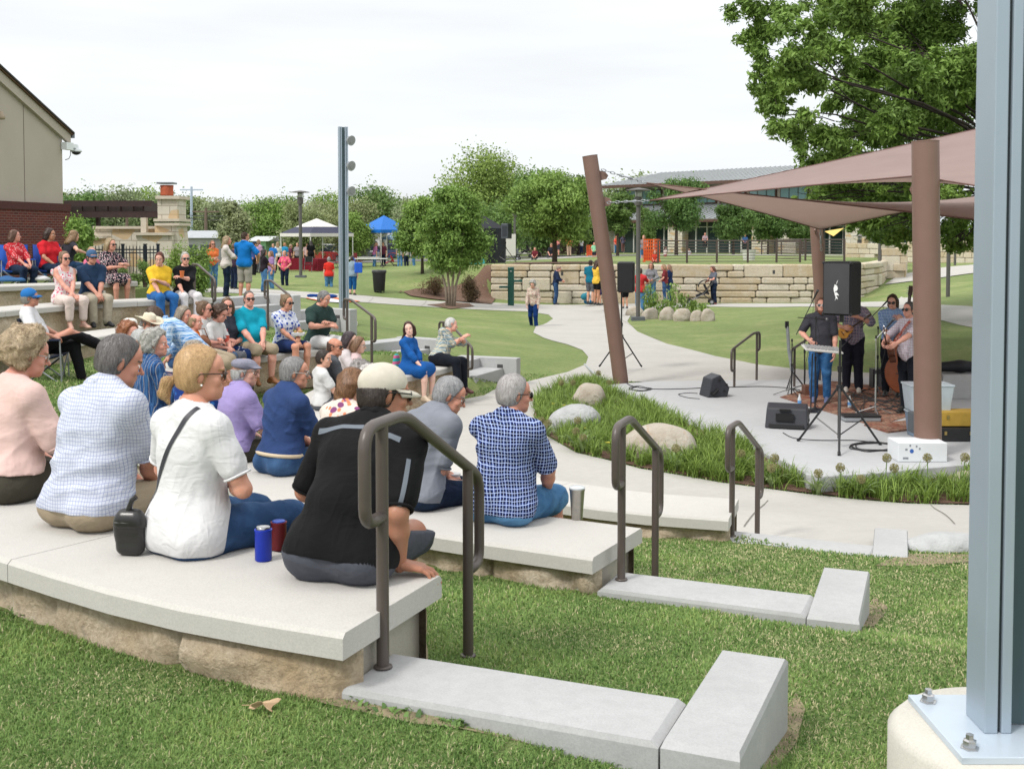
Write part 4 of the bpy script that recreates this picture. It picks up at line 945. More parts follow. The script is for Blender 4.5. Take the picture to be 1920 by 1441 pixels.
protos = [tree('x', (0,0,0), 9, 8, 100+i, [LM_far, LM_dark, LM_far, LM_grey, LM_mid][i], 12000, .40, .12, nc=22, group='trees of the far tree line', name='tree') for i in range(5)]
TL = [(128,352,110,'small'),(150,345,95,''),(185,352,115,''),(222,341,105,''),(262,345,112,''),(300,352,100,''),(345,358,120,''),(385,360,118,''),(420,366,105,''),(462,372,125,''),(497,365,98,''),(535,358,120,''),(566,368,85,''),(602,372,110,''),(625,352,118,''),(660,366,92,''),(700,337,108,''),(728,350,120,''),(770,378,100,''),(800,362,125,''),(835,372,118,''),(1000,318,105,''),(960,322,120,''),(1055,318,112,''),(1090,330,125,''),(1180,318,150,''),(1560,330,150,'')]
for i, (u, vt, Y, _) in enumerate(TL):
 b = D(u, 452, Y); top = D(u, vt, Y).z; zg = T1z(b.x, b.y); h = (top-zg)/1.10; k = i % 5
 ppm = FPX/Y; wide = 'tall' if h > 8 else 'low'
 lab = '%s far tree, %s' % (['dull green','dark green','grey-green','pale grey-green','bright green'][k], ['seen just right of the brick building','above the pergola roof, left part','above the middle of the pergola roof','above the pergola, left of the chimney','left of the stone chimney','behind the orange chimney pot','right of the stone chimney','behind the utility pole','above the white shirt woman with long hair','above the blue shirt man','left of the tall lamp post, above the tent','behind the top of the lamp post by the tents','right of the lamp post, above the tent','left of the grey light pole','directly behind the grey light pole','just right of the grey light pole','tallest one above the blue tent','above the right side of the blue tent','in the dip right of the blue tent','behind the left young tree','behind the black tent','between the two largest crowns at centre','behind the largest crown at centre','behind the tree on the raised lawn','left of the leaning brown column','above the metal roof, right of the leaning column','right of the metal roof end'][i])
 sc = h/9
 if i < 5: o = protos[k]; o.location = (b.x, b.y, zg); o.scale = (sc*1.15, sc*1.15, sc); o['label'] = lab; o.rotation_euler = (0,0,i)
 else: dup(protos[k], (b.x, b.y, zg), i*1.3, lab, (sc*(.95+.08*(i%4)), sc*1.1, sc))
def tree_at(label, u, vb, vt, Y, wpx, seed, mat, **kw):
 b = D(u, vb, Y); zg = kw.pop('zg', None); zg = T1z(b.x, b.y) if zg is None else zg; h = D(u, vt, Y).z-zg; return tree(label, (b.x, b.y, zg), h, wpx*Y/FPX, seed, mat, **kw)
tree_at('large broad bright green tree behind the black tent, tallest at centre', 905, 470, 286, 96, 190, 11, LM_mid, n=30000, leaf=.26, trunk_h=.12, nc=26)
tree_at('large round tree with layered foliage right behind the loudspeaker on its tripod', 905, 470, 388, 80, 160, 12, LM_dark, n=22000, leaf=.2, trunk_h=.16, nc=22)
tree_at('dark tree crown left of the leaning brown column, behind the raised lawn tree', 1010, 470, 322, 88, 150, 13, LM_dark, n=18000, leaf=.26, trunk_h=.1, nc=20)
tree_at('dark narrow conifer-like crown just left of the leaning column', 1085, 470, 318, 92, 70, 14, LM_dark, n=9000, leaf=.25, trunk_h=.1, nc=16, conic=.5)
tree_at('round grey-green tree behind the people in orange and white shirts', 440, 500, 372, 62, 80, 15, LM_grey, n=11000, leaf=.2, trunk_h=.12, nc=18, conic=.45)
tree_at('broad olive-green tree left of the big tent', 505, 470, 380, 96, 130, 16, LM_mid, n=16000, leaf=.24, trunk_h=.1, nc=20)
tree_at('small rounded light green tree between the tent and the grey pole', 665, 470, 395, 78, 60, 17, LM_lite, n=8000, leaf=.2, trunk_h=.1)
tree_at('young multi-stem tree with bright leaves standing in the lawn by the walk', 845, 574, 342, 45.5, 150, 21, LM_lite, n=40000, leaf=.125, trunk_h=.27, stems=4, trunk_r=.05, bark=bark_pale, nc=44, open_=.62, conic=.25, asp=.55, shell=.35, spray=1, name='young_tree')
tree_at('slightly smaller young tree left of the multi-stem one, in the mulched bed', 792, 522, 368, 54, 118, 22, LM_lite, n=26000, leaf=.14, trunk_h=.24, trunk_r=.07, nc=34, open_=.62, conic=.3, asp=.55, shell=.35, name='young_tree')
tree_at('leafy tree on the raised lawn above the stone retaining wall', 1040, 494, 328, 55, 160, 23, LM_lite, n=42000, leaf=.18, trunk_h=.30, trunk_r=.11, nc=40, open_=.68, asp=.45, shell=.35, name='lawn_tree')
for i, (u, vb, vt, Y, wp, sd, lb) in enumerate([(1158,470,364,84,70,31,'half hidden behind the leaning brown column'),(1268,468,336,86,104,32,'tallest of the row, under the sail corner chains'),(1375,466,378,88,84,33,'under the middle of the long shade sail'),(1440,466,386,90,80,34,'third from the left before the glass front'),(1505,464,390,90,70,35,'last of the row, left of the rear column'),(1210,470,392,100,40,36,'small one beside the lamp post top')]):
 tree_at('dark green tree before the glass front, '+lb, u, vb, vt, Y, wp, sd, LM_dark, n=17000, leaf=.19, trunk_h=.34, nc=24, open_=.75, group='trees in front of the glass fronted building')
def bush(label, loc, w_, h, seed, mat, n=2500, leaf=.07, group=None, name='shrub', **kw):
 rs = random.Random(seed); r = thing(name, label, 'shrub', loc, 0, group); cl = []
 for i in range(9): a = rs.uniform(0, 6.28); q = rs.uniform(0, .6); cl.append(((math.cos(a)*q*w_/2, math.sin(a)*q*w_/2, h*rs.uniform(.25,.75)), w_*rs.uniform(.2,.32)))
 mb = MB()
 for c, rr_ in cl: mb.tube([(c[0]*.2,c[1]*.2,-.05), (c[0]*.6,c[1]*.6,c[2]*.6), c], [.018,.012,.004], 5, False)
 mb.build('stems', bark_m, r); leaf_obj('foliage', cl, n, leaf, seed, mat, r, squash=min(1.3, h/w_*1.2), **kw); return r
def bush_at(label, u, vb, vt, Y, wpx, seed, mat, **kw):
 b = D(u, vb, Y); zg = kw.pop('zg', None); zg = T1z(b.x, b.y) if zg is None else zg; return bush(label, (b.x, b.y, zg), wpx*Y/FPX, D(u, vt, Y).z-zg, seed, mat, **kw)
LM_red = leaf_mat('leaf_bronze', (.05,.03,.02), (.15,.11,.05))
bush_at('bronze leaved shrub at the foot of the young multi-stem tree, right side', 880, 548, 508, 49, 42, 41, LM_red, n=3500)
bush_at('low dull shrub between the two young trees', 815, 548, 515, 50, 60, 42, LM_red, n=3500, leaf=.06)
bush_at('leafy tall shrub between the fence end and the orange shirt woman', 352, 560, 448, 29, 90, 43, LM_mid, n=9000, leaf=.075)
bush_at('lower green shrub in front of the tall shrub by the fence', 372, 560, 490, 26, 50, 44, LM_mid, n=3500, leaf=.06)
bush_at('loose green shrub growing at the corner of the brick building', 150, 520, 372, 27, 62, 45, LM_lite, n=9000, leaf=.085)
for i, (u, vt) in enumerate(((228,492),(272,484),(252,512),(290,505))):
 bush_at('dark small shrub in front of the iron fence, number %s from the left' % ['one','three','two','four'][i], u, 545, vt, 24.5, 26, 50+i, LM_dark, n=1500, leaf=.045, zg=1.88, group='small shrubs before the iron fence')
# ------------------------------------------------------------ stone retaining wall of the upper lawn
lime_m = NT('limestone_blocks', .9, 0, .2); oi = lime_m.attr('tone'); b = lime_m.noise(2.2, 5, None, .7); c = lime_m.noise(14, 6, None, .75)
k = lime_m.mix(oi.outputs['Fac'], (.46,.37,.24), (.58,.53,.43)); k = lime_m.mix(lime_m.rng(b, .45, .7, 0, .6), k, (.56,.53,.46)); k = lime_m.mix(lime_m.rng(c, .5, .72, 0, .55), k, (.22,.17,.11))
lime_m.col(k); lime_m.bump(c, .8, .05); lime_m = lime_m.m
def block_wall(name, label, pts, zb, zt_f, rows, seed, thick=.6, mat=None, wmin=.5, wmax=1.5, jit=.045, ch=.035, cat='retaining wall', two=.16, parent=None, zb_f=None):
 rs = random.Random(seed); P = [Vector((p[0], p[1], 0)) for p in pts]; seg = [(b-a).length for a, b in zip(P, P[1:])]; L_ = sum(seg)
 root = parent or thing(name, label, cat, (P[0].x, P[0].y, zb)); mb = MB(); tones = []
 def pos(t):
  for a, b, l in zip(P, P[1:], seg):
   if t <= l or b is P[-1]: return a+(b-a)*(t/l), (b-a).normalized()
   t -= l
 h = (zt_f-zb)/rows; occ = {}
 for r in range(rows):
  t = 0
  while t < L_-.05:
   w_ = min(rs.uniform(wmin, wmax), L_-t)
   if any(a-.02 < t < b_-.02 for a, b_ in occ.get(r, [])):
    t = [b_ for a, b_ in occ[r] if a-.02 < t < b_-.02][0]; continue
   nx_ = [a for a, b_ in occ.get(r, []) if a > t]
   if nx_: w_ = min(w_, nx_[0]-t)
   hh = h
   if w_ > .7 and r < rows-1 and rs.random() < two and not any(not (b_ <= t or a >= t+w_) for a, b_ in occ.get(r+1, [])):
    hh = 2*h; occ.setdefault(r+1, []).append((t, t+w_))
   c, d = pos(t+w_/2); n = Vector((-d.y, d.x, 0)); o = rs.uniform(-jit, jit)
   from mathutils import Euler
   mb.M = Matrix.Translation((c.x+n.x*(thick/2+o), c.y+n.y*(thick/2+o), zb+r*h+hh/2)) @ Matrix.Rotation(math.atan2(d.y, d.x)+rs.uniform(-.02,.02), 4, 'Z') @ Matrix.Rotation(rs.uniform(-.012,.012), 4, 'Y')
   i0 = len(mb.v); mb.box((0,0,0), (w_-.025, thick, hh-.022), ch=ch); tones += [rs.random()]*(len(mb.v)-i0); t += w_
 mb.M = Matrix.Identity(4); ob = mb.build('blocks', mat or lime_m, root, world=True); at = ob.data.attributes.new('tone', 'FLOAT', 'POINT'); at.data.foreach_set('value', tones)
 mb = MB(); pp = []
 for q in ((thick*.25), (thick*.9)):
  row = []
  for i, p in enumerate(P):
   d = (P[min(i+1, len(P)-1)]-P[max(i-1, 0)]).normalized(); row.append((p.x-d.y*q, p.y+d.x*q))
  pp += row if not pp else row[::-1]
 mb.prism(pp, zb-.2, zt_f-.08); mb.build('core', pm('wall_core', (.06,.05,.04), .95, 0), root, world=True)
 return root
WL = [D(920,572,51.5), D(1100,572,51.2), D(1340,572,51.4), D(1560,571,51.6), D(1610,569,53), D(1650,566,56.5), D(1668,560,62)]
wl = block_wall('retaining_wall', 'long retaining wall of stacked rough cream limestone blocks below the upper lawn', [(p.x, p.y) for p in WL], -.12, 1.68, 6, 4, wmin=.6, wmax=2.0, ch=.05)
mb = MB()
for u, v in ((1054,513),(1451,510)): p = D(u, v, 51.1); mb.box((p.x, p.y, p.z), (.11,.03,.17))
mb.build('wall_light', pm('step_light', (.05,.05,.05)), wl, world=True)
# ------------------------------------------------------------ fence rails on the upper lawn
rail_m = pm('bronze_metal', (.075,.055,.048), .5, .15, 10, spec=.4)
def rail_fence(label, posts, z, h=1.05, rails=8, group=None):
 P = [Vector(p) for p in posts]; r = thing('railing', label, 'railing', P[0]); r.location.z = z
 for p in P: mb = MB(); mb.box((p.x, p.y, z+h/2), (.09,.06,h+.06)); mb.build('post', rail_m, r, world=True)
 for k in range(rails):
  mb = MB()
  for a, b in zip(P, P[1:]): mb.tube([(a.x,a.y,z+.10+k*(h-.12)/(rails-1)), (b.x,b.y,z+.10+k*(h-.12)/(rails-1))], .017 if k < rails-1 else .03, 5)
  mb.build('rail', rail_m, r, world=True)
rail_fence('brown horizontal rail fence along the top of the limestone wall', [D(u, 490, Y) for u, Y in ((1234,53.5),(1288,53.6),(1344,53.7),(1402,53.8),(1456,53.9),(1500,54.2))], 1.66, 1.08)
rail_fence('shorter rail fence turning away behind the rear brown column', [D(u, 490, Y) for u, Y in ((1456,60),(1510,58),(1545,57),(1583,56))], 1.66, 1.12)
rail_fence('distant rail fence in front of the building terrace at the right', [D(u, 470, Y) for u, Y in ((1428,86),(1465,84),(1505,82),(1545,80))], 1.42, 1.1)
# ------------------------------------------------------------ glass fronted building
stone_v = NT('ashlar_stone', .85, 0, .2); br = stone_v.new('TexBrick'); br.inputs['Scale'].default_value = 1; br.inputs['Brick Width'].default_value = .62; br.inputs['Row Height'].default_value = .27; br.inputs['Mortar Size'].default_value = .012
br.inputs['Color1'].default_value = (.52,.47,.38,1); br.inputs['Color2'].default_value = (.60,.57,.50,1); br.inputs['Mortar'].default_value = (.30,.26,.2,1); br.offset = .4
xyz = stone_v.new('SeparateXYZ'); stone_v.L.new(stone_v.tc.outputs['Object'], xyz.inputs[0]); cmb = stone_v.new('CombineXYZ'); stone_v.L.new(stone_v.math('ADD', xyz.outputs[0], xyz.outputs[1]), cmb.inputs[0]); stone_v.L.new(xyz.outputs[2], cmb.inputs[1]); stone_v.L.new(cmb.outputs[0], br.inputs[0])
vv = stone_v.new('TexVoronoi'); vv.inputs['Scale'].default_value = 1.6; stone_v.L.new(stone_v.co((1,1,2.2)), vv.inputs[0])
sp_ = stone_v.new('SeparateColor'); stone_v.L.new(vv.outputs['Color'], sp_.inputs[0]); kk = stone_v.mix(stone_v.rng(sp_.outputs[0], .78, .8, 0, .65), br.outputs[0], (.52,.34,.15)); kk = stone_v.mix(stone_v.rng(stone_v.noise(8, 5), .5, .75, 0, .4), kk, (.4,.36,.3)); stone_v.col(kk); stone_v.bump(br.outputs['Fac'], -.5, .02); stone_v = stone_v.m
roof_m = pm('metal_roof', (.33,.35,.36), .4, .12, 2, metal=.3); wood_m = pm('brown_trim', (.10,.055,.04), .6, .2); glass_m = pm('window_glass', (.03,.05,.05), .08, .3, .5, spec=.9); gl2 = pm('upper_glass', (.22,.36,.36), .12, .25, .4, spec=.8); white_m = pm('white_mullion', (.6,.6,.57), .5, .05); cream_m = pm('cream_panel', (.45,.40,.32), .7, .1)
p0 = D(1127, 440, 115); p1 = D(1472, 440, 98.7); d = (p1-p0).normalized(); yaw = math.atan2(d.y, d.x)
bl = thing('building', 'long low modern building with grey metal roofs, clerestory windows and a glass front', 'building', (p0.x, p0.y, 1.3), yaw)
def bpart(name, fn, m, parent=bl, **kw): mb = MB(); fn(mb); return mb.build(name, m, parent, **kw)
bpart('upper_wall', lambda m: m.box((16, 6, 5.0), (29, 9, 3.1)), cream_m)
ez, rz = 6.55, 8.0
def hip(m, x0, x1, y0, y1, ze, zr, inset):
 i = m.pv([(x0,y0,ze),(x1,y0,ze),(x1,y1,ze),(x0,y1,ze),(x0+inset,(y0+y1)/2,zr),(x1-inset,(y0+y1)/2,zr)])
 for f in ((0,1,5,4),(1,2,5),(2,3,4,5),(3,0,4),(3,2,1,0)): m.face(*[i+k for k in f])
rf = bpart('roof', lambda m: hip(m, -.6, 33, -.4, 12, ez, rz, 3.2), roof_m)
def seams(m, x0, x1, st, y0, z0, y1, z1, ins=0):
 x = x0
 while x < x1:
  a = 1 if x > x0+ins else (x-x0)/max(ins, .01); m.tube([(x, y0, z0+.03), (x, y0+(y1-y0)*a, z0+(z1-z0)*a+.03)], .035, 4); x += st
bpart('seams', lambda m: seams(m, -.3, 30, .55, -.4, ez, 5.8, rz, 3.2), roof_m, rf); bpart('fascia', lambda m: m.box((16.2, -.42, ez-.12), (33.6,.12,.28)), wood_m, rf)
for k in range(9):
 w_ = bpart('window', lambda m: m.box((2.0+k*3.3, 1.42, 5.35), (2.9,.16,1.5)), wood_m)
 bpart('pane', lambda m: [m.box((2.0+k*3.3+j*.92, 1.31, 5.35), (.82,.08,1.3)) for j in (-1,0,1)], gl2, w_)
lr = bpart('lower_roof', lambda m: (lambda i: [m.face(i,i+1,i+2,i+3), m.face(i+7,i+6,i+5,i+4), m.face(i,i+4,i+5,i+1), m.face(i+3,i+2,i+6,i+7)])(m.pv([(1.5,-3.6,3.15),(32,-3.6,3.15),(32,1.45,4.55),(1.5,1.45,4.55),(1.5,-3.6,3.0),(32,-3.6,3.0),(32,1.45,4.4),(1.5,1.45,4.4)])), roof_m)
bpart('seams', lambda m: seams(m, 1.6, 32, .55, -3.6, 3.16, 1.45, 4.56), roof_m, lr); bpart('fascia', lambda m: m.box((16.7,-3.62,2.95),(30.6,.1,.25)), wood_m, lr)
bpart('glass_front', lambda m: m.box((14, -2.2, 1.45), (42,.1,2.9)), glass_m)
bpart('mullions', lambda m: [m.box((-6+k*1.25, -2.3, 1.45), (.10,.12,2.9)) for k in range(34)]+[m.box((14,-2.3,2.4),(42,.1,.08))], white_m)
for x in (3.0, 12.2, 21.5, 24.2, 30.5): bpart('stone_pier', lambda m: m.box((x, -2.6, 1.45), (1.7,1.0,2.9)), stone_v)
bpart('terrace', lambda m: m.box((14,-6,-.35),(50,9,.5)), pave_m)
bpart('low_roof_left', lambda m: hip(m, -9, 1.0, -4, 6, 3.0, 4.3, 2), roof_m)
bpart('door', lambda m: m.box((-2.5,-2.4,1.2),(1.6,.12,2.4)), wood_m)
en = thing('enclosure', 'low service enclosure with brown louvred gates and a stone end pier', 'enclosure', D(1045, 470, 92)); en.location.z = 1.2
def at_px(mb, u, Y, z, dims): p = D(u, 440, Y); mb.box((p.x, p.y, z), dims)
mb = MB(); at_px(mb, 999, 92, 2.1, (.5,.8,1.9)); mb.build('stone_pier', stone_v, en, world=True)
for u in (1022, 1056, 1082):
 mb = MB(); p = D(u, 440, 92)
 for k in range(14): mb.box((p.x, p.y, 1.35+k*.115), (1.15,.05,.075))
 mb.box((p.x-.6,p.y,2.1),(.07,.08,1.75)); mb.box((p.x+.6,p.y,2.1),(.07,.08,1.75)); mb.build('gate', wood_m, en, world=True)
def house(label, u0, u1, vt, vr, Y, zb, wall_c, roof_c, win=2):
 a, b = D(u0, 440, Y), D(u1, 440, Y); r = thing('house', label, 'house', ((a.x+b.x)/2, Y, zb)); W_ = b.x-a.x; hz = D(0, vt, Y).z-zb; hr = D(0, vr, Y).z-zb
 mb = MB(); mb.box((0,3,hz/2),(W_,6,hz)); mb.build('wall', pm('wall_%02d' % int(wall_c[0]*99), wall_c, .8, .08), r)
 mb = MB(); i = mb.pv([(-W_/2-.3,-.4,hz),(W_/2+.3,-.4,hz),(W_/2+.3,6.4,hz),(-W_/2-.3,6.4,hz),(-W_/2-.3,3,hr),(W_/2+.3,3,hr)]); mb.face(i,i+1,i+5,i+4); mb.face(i+2,i+3,i+4,i+5); mb.face(i+1,i+2,i+5); mb.face(i+3,i,i+4); mb.face(i+3,i+2,i+1,i); mb.build('roof', pm('roof_%02d' % int(roof_c[0]*99), roof_c, .8, .2), r)
 for k in range(win):
  mb = MB(); mb.box((-W_/2+W_*(k+.5)/win, -.04, hz*.5), (.9,.1,1.0)); mb.build('window', glass_m, r)
house('white house with a low grey roof beyond the parked cars', 652, 712, 436, 421, 98, .7, (.75,.75,.73), (.35,.33,.32))
house('long pale house behind the blue tent and the young trees', 716, 822, 446, 436, 104, .7, (.62,.6,.57), (.42,.42,.42), 3)
house('low grey roofed shed right of the stone chimney', 342, 402, 446, 432, 88, .7, (.4,.4,.4), (.38,.40,.42), 2)
house('long white trailer behind the people at the left of the tent', 470, 498, 452, 443, 84, .8, (.3,.55,.35), (.5,.52,.52), 1)
# ------------------------------------------------------------ brick building at the left
brick_m = NT('brick_veneer', .85, 0, .2); br = brick_m.new('TexBrick'); br.inputs['Scale'].default_value = 1; br.inputs['Brick Width'].default_value = .203; br.inputs['Row Height'].default_value = .068; br.inputs['Mortar Size'].default_value = .007
br.inputs['Color1'].default_value = (.135,.030,.024,1); br.inputs['Color2'].default_value = (.075,.022,.022,1); br.inputs['Mortar'].default_value = (.17,.13,.11,1)
xyz = brick_m.new('SeparateXYZ'); brick_m.L.new(brick_m.tc.outputs['Object'], xyz.inputs[0]); cmb = brick_m.new('CombineXYZ'); brick_m.L.new(brick_m.math('ADD', xyz.outputs[0], xyz.outputs[1]), cmb.inputs[0]); brick_m.L.new(xyz.outputs[2], cmb.inputs[1]); brick_m.L.new(cmb.outputs[0], br.inputs[0])
brick_m.col(brick_m.mix(brick_m.rng(brick_m.noise(2.5, 4), .35, .7, 0, .35), br.outputs[0], (.16,.05,.035))); brick_m.bump(br.outputs['Fac'], -.6, .01); brick_m = brick_m.m
stucco = pm('stucco', (.43,.385,.325), .9, .07, 1.2, .35, 150, .004)
c0 = D(131, 440, 32); c1 = D(0, 440, 28.8); dv_ = (c0-c1).normalized(); yaw = math.atan2(dv_.y, dv_.x)
bb = thing('brick_building', 'red brick and beige stucco building with a sloping eave at the left edge', 'building', (c0.x, c0.y, 1.0), yaw)
zb_ = D(131, 388, 32).z-1.0; ze_ = D(124, 262, 32).z-1.0
def bq(name, fn, m, par=bb, **kw): mb = MB(); fn(mb); return mb.build(name, m, par, **kw)
bq('brick_base', lambda m: m.box((-6, 5, zb_/2), (12, 10, zb_)), brick_m)
bq('soldier_course', lambda m: m.box((-6, 5, zb_+.0-.02), (12.06, 10.06, .20)), pm('dark_brick', (.09,.028,.026), .85, .4, 20, .5, 30))
sl_ = .41
def gable(m, y0, y1, x1, z0, zE):
 pr = [(-12, z0), (x1, z0), (x1, zE), (-6.6, zE+(6.6+x1)*sl_), (-12, zE+(6.6+x1)*sl_-4.0)]
 i = m.pv([(x, y0, z) for x, z in pr]+[(x, y1, z) for x, z in pr]); n = 5
 m.face(*[i+k for k in range(n)]); m.face(*[i+n+k for k in range(n-1,-1,-1)])
 for k in range(n): m.face(i+k, i+n+k, i+n+(k+1)%n, i+(k+1)%n)
bq('stucco_wall', lambda m: gable(m, .12, 9.9, -.12, zb_+.08, ze_), stucco)
bq('control_joint', lambda m: [m.box((-1.95,.117,(zb_+ze_)/2+.6),(.018,.012,ze_-zb_+1.0)), ], pm('joint_dark', (.2,.17,.14), .9, 0))
def slope(m, off, th, y0, y1, xe):
 a = (xe, ze_+off-(xe+.12)*sl_); b = (-6.6, ze_+off+(6.6-.12)*sl_); i = m.pv([(a[0],y0,a[1]),(b[0],y0,b[1]),(b[0],y0,b[1]+th),(a[0],y0,a[1]+th),(a[0],y1,a[1]),(b[0],y1,b[1]),(b[0],y1,b[1]+th),(a[0],y1,a[1]+th)])
 for f in ((0,1,2,3),(7,6,5,4),(0,4,5,1),(3,2,6,7),(0,3,7,4)): m.face(*[i+k for k in f])
bq('rake_trim', lambda m: slope(m, .0, .30, .02, .119, .16), stucco); rf_ = bq('roof', lambda m: slope(m, .31, .05, -.07, 10.5, .22), pm('roof_shingle', (.05,.045,.04), .9, .3, 20, .4, 60))
bq('soffit', lambda m: slope(m, .27, .035, -.04, .115, .2), pm('soffit', (.12,.07,.04), .8, .2), rf_)
bq('gutter', lambda m: m.box((.27, 4.5, ze_+.14), (.13, 9, .14)), pm('gutter_grey', (.12,.14,.17), .5, .1), rf_)
cmr = bq('camera_arm', lambda m: (m.box((-.02,.02,ze_-.18),(.36,.16,.2)), m.box((.25,.0,ze_-.16),(.4,.12,.11), .8)), pm('camera_white', (.72,.76,.78), .4, .05))
bq('camera_dome', lambda m: m.lathe([(.05,.0),(.13,-.03),(.155,-.09),(.15,-.11)], 18, (.40,.0,ze_-.20)), pm('camera_white', (.72,.76,.78)), cmr, smooth=True); bq('dome_glass', lambda m: m.lathe([(.13,-.11),(.11,-.16),(.05,-.19),(.001,-.2)], 18, (.40,.0,ze_-.20)), pm('dome_black', (.02,.02,.03), .1, 0), cmr, smooth=True)
mb = MB(); mb.tube([(.10,.0,ze_-.28),(.13,.02,ze_-.42),(.08,.04,ze_-.52),(-.02,.09,ze_-.56)], .012, 6); mb.build('cable', pm('cable_grey', (.3,.3,.3), .6, 0), cmr, True)
bq('wall_fixture', lambda m: m.lathe([(.09,0),(.11,.06),(.06,.14),(.05,.2)], 12, (-3.15,-.02,ze_-.35+.6)), pm('fixture_tan', (.35,.28,.2), .6, 0), smooth=True)
# ------------------------------------------------------------ fireplace wall, chimney, pergola, iron fence
fp = thing('fireplace_wall', 'cream ashlar stone outdoor fireplace wall stepping up to a tall chimney', 'fireplace', (D(270,500,36).x, 36, 1.2))
def fbox(name, u0, u1, vt, zb, Y, dep, m, parent=fp, ch=0): 
 a, b = D(u0, 440, Y), D(u1, 440, Y); zt = D(0, vt, Y).z; mb = MB(); mb.box(((a.x+b.x)/2, Y+dep/2, (zt+zb)/2), (b.x-a.x, dep, zt-zb), ch=ch); return mb.build(name, m, parent, world=True)
cap_m = pm('limestone_cap', (.56,.50,.41), .8, .12, 5)
fbox('wall', 176, 305, 428, 1.0, 36.2, .5, stone_v); fbox('cap', 174, 300, 424, D(0,429,36.1).z, 36.1, .7, cap_m)
fbox('low_wall', 140, 190, 446, 1.0, 35.6, .5, stone_v); fbox('cap', 138, 192, 442, D(0,447,35.5).z, 35.5, .7, cap_m)
fbox('hearth_wall', 255, 322, 440, 1.0, 35.4, .9, stone_v); fbox('cap', 250, 322, 436, D(0,441,35.3).z, 35.3, 1.0, cap_m)
mb = MB(); a, b = D(296, 440, 35.9), D(345, 440, 35.9); zt = D(0,422,35.9).z; i = mb.pv([(a.x,35.6,1.0),(b.x,35.6,1.0),(b.x-.16,35.65,zt),(a.x,35.6,zt),(a.x,36.9,1.0),(b.x,36.9,1.0),(b.x-.16,36.8,zt),(a.x,36.9,zt)])
for f in ((0,1,2,3),(1,5,6,2),(5,4,7,6),(4,0,3,7),(3,2,6,7)): mb.face(*[i+k for k in f])
mb.build('chimney_base', stone_v, fp, world=True)
fbox('mantel', 290, 336, 418, D(0,423,35.5).z, 35.5, 1.3, cap_m); fbox('mantel', 288, 336, 410, D(0,415,35.5).z, 35.5, 1.3, cap_m)
fbox('chimney', 296, 333, 372, D(0,411,35.7).z, 35.7, .95, stone_v); fbox('chimney_cap', 292, 337, 367, D(0,373,35.6).z, 35.6, 1.15, cap_m)
mb = MB(); p = D(314, 440, 36.2); z0 = D(0,367,36.2).z; mb.lathe([(.19,0),(.20,.05),(.195,.2),(.205,.33),(.19,.33)], 20, (p.x,36.2,z0)); mb.build('chimney_pot', pm('terracotta', (.42,.10,.045), .8, .2), fp, True, world=True)
mb = MB(); mb.box((p.x,36.2,z0+.39),(.50,.5,.05)); mb.build('pot_cover', pm('zinc', (.2,.22,.24), .4, .1, metal=.4), fp, world=True)
fbox('post_pier', 264, 274, 408, D(0,436,35.7).z, 35.7, .2, cap_m)
pg = thing('pergola', 'dark brown timber pergola roof behind the stone wall', 'pergola', (D(220,440,37).x, 37, 1.2)); dkw = pm('dark_timber', (.045,.025,.024), .7, .3, 8)
for u0, u1, v0, v1, Y in ((122,300,396,408,36.8),(122,308,394,404,39.5)): fbox('beam', u0, u1, v0, D(0,v1,Y).z, Y, .12, dkw, pg)
for u0, u1, v0, v1, Y in ((120,285,376,387,36.7),(120,288,377,385,39.6)): fbox('beam', u0, u1, v0, D(0,v1,Y).z, Y, .10, dkw, pg)
for u in (130,154,178,202,226,250,268): fbox('rafter', u, u+3, 379, D(0,396,36.9).z, 36.85, 2.7, dkw, pg)
for u in (180,268): fbox('post', u, u+5, 396, 1.2, 37.0, .2, dkw, pg)
ifm = pm('iron_navy', (.012,.018,.03), .45, 0); Yf = 30.5
fe = thing('iron_fence', 'dark navy iron picket fence before the stone wall', 'fence', (D(220,440,Yf).x, Yf, 1.5)); f0 = T1z(D(220,440,Yf).x, Yf)
pz = lambda v: D(0, v, Yf).z
for u in (156, 230, 272, 296): mb = MB(); x = D(u,440,Yf).x; mb.box((x,Yf,(pz(458)+1.2)/2),(.065,.065,pz(458)-1.2)); mb.box((x,Yf,pz(458)),(.09,.09,.03)); mb.build('post', ifm, fe, world=True)
for v in (468, 474, 520): mb = MB(); mb.box(((D(132,440,Yf).x+D(297,440,Yf).x)/2, Yf, pz(v)), (165/FPX*Yf, .03, .03)); mb.build('rail', ifm, fe, world=True)
mb = MB()
for k in range(26): x = D(134+k*6.4,440,Yf).x; mb.box((x,Yf,(pz(462)+1.3)/2),(.018,.018,pz(462)-1.3)); mb.box((x,Yf,pz(462)+.02),(.012,.012,.05), .1)
mb.build('pickets', ifm, fe, world=True)
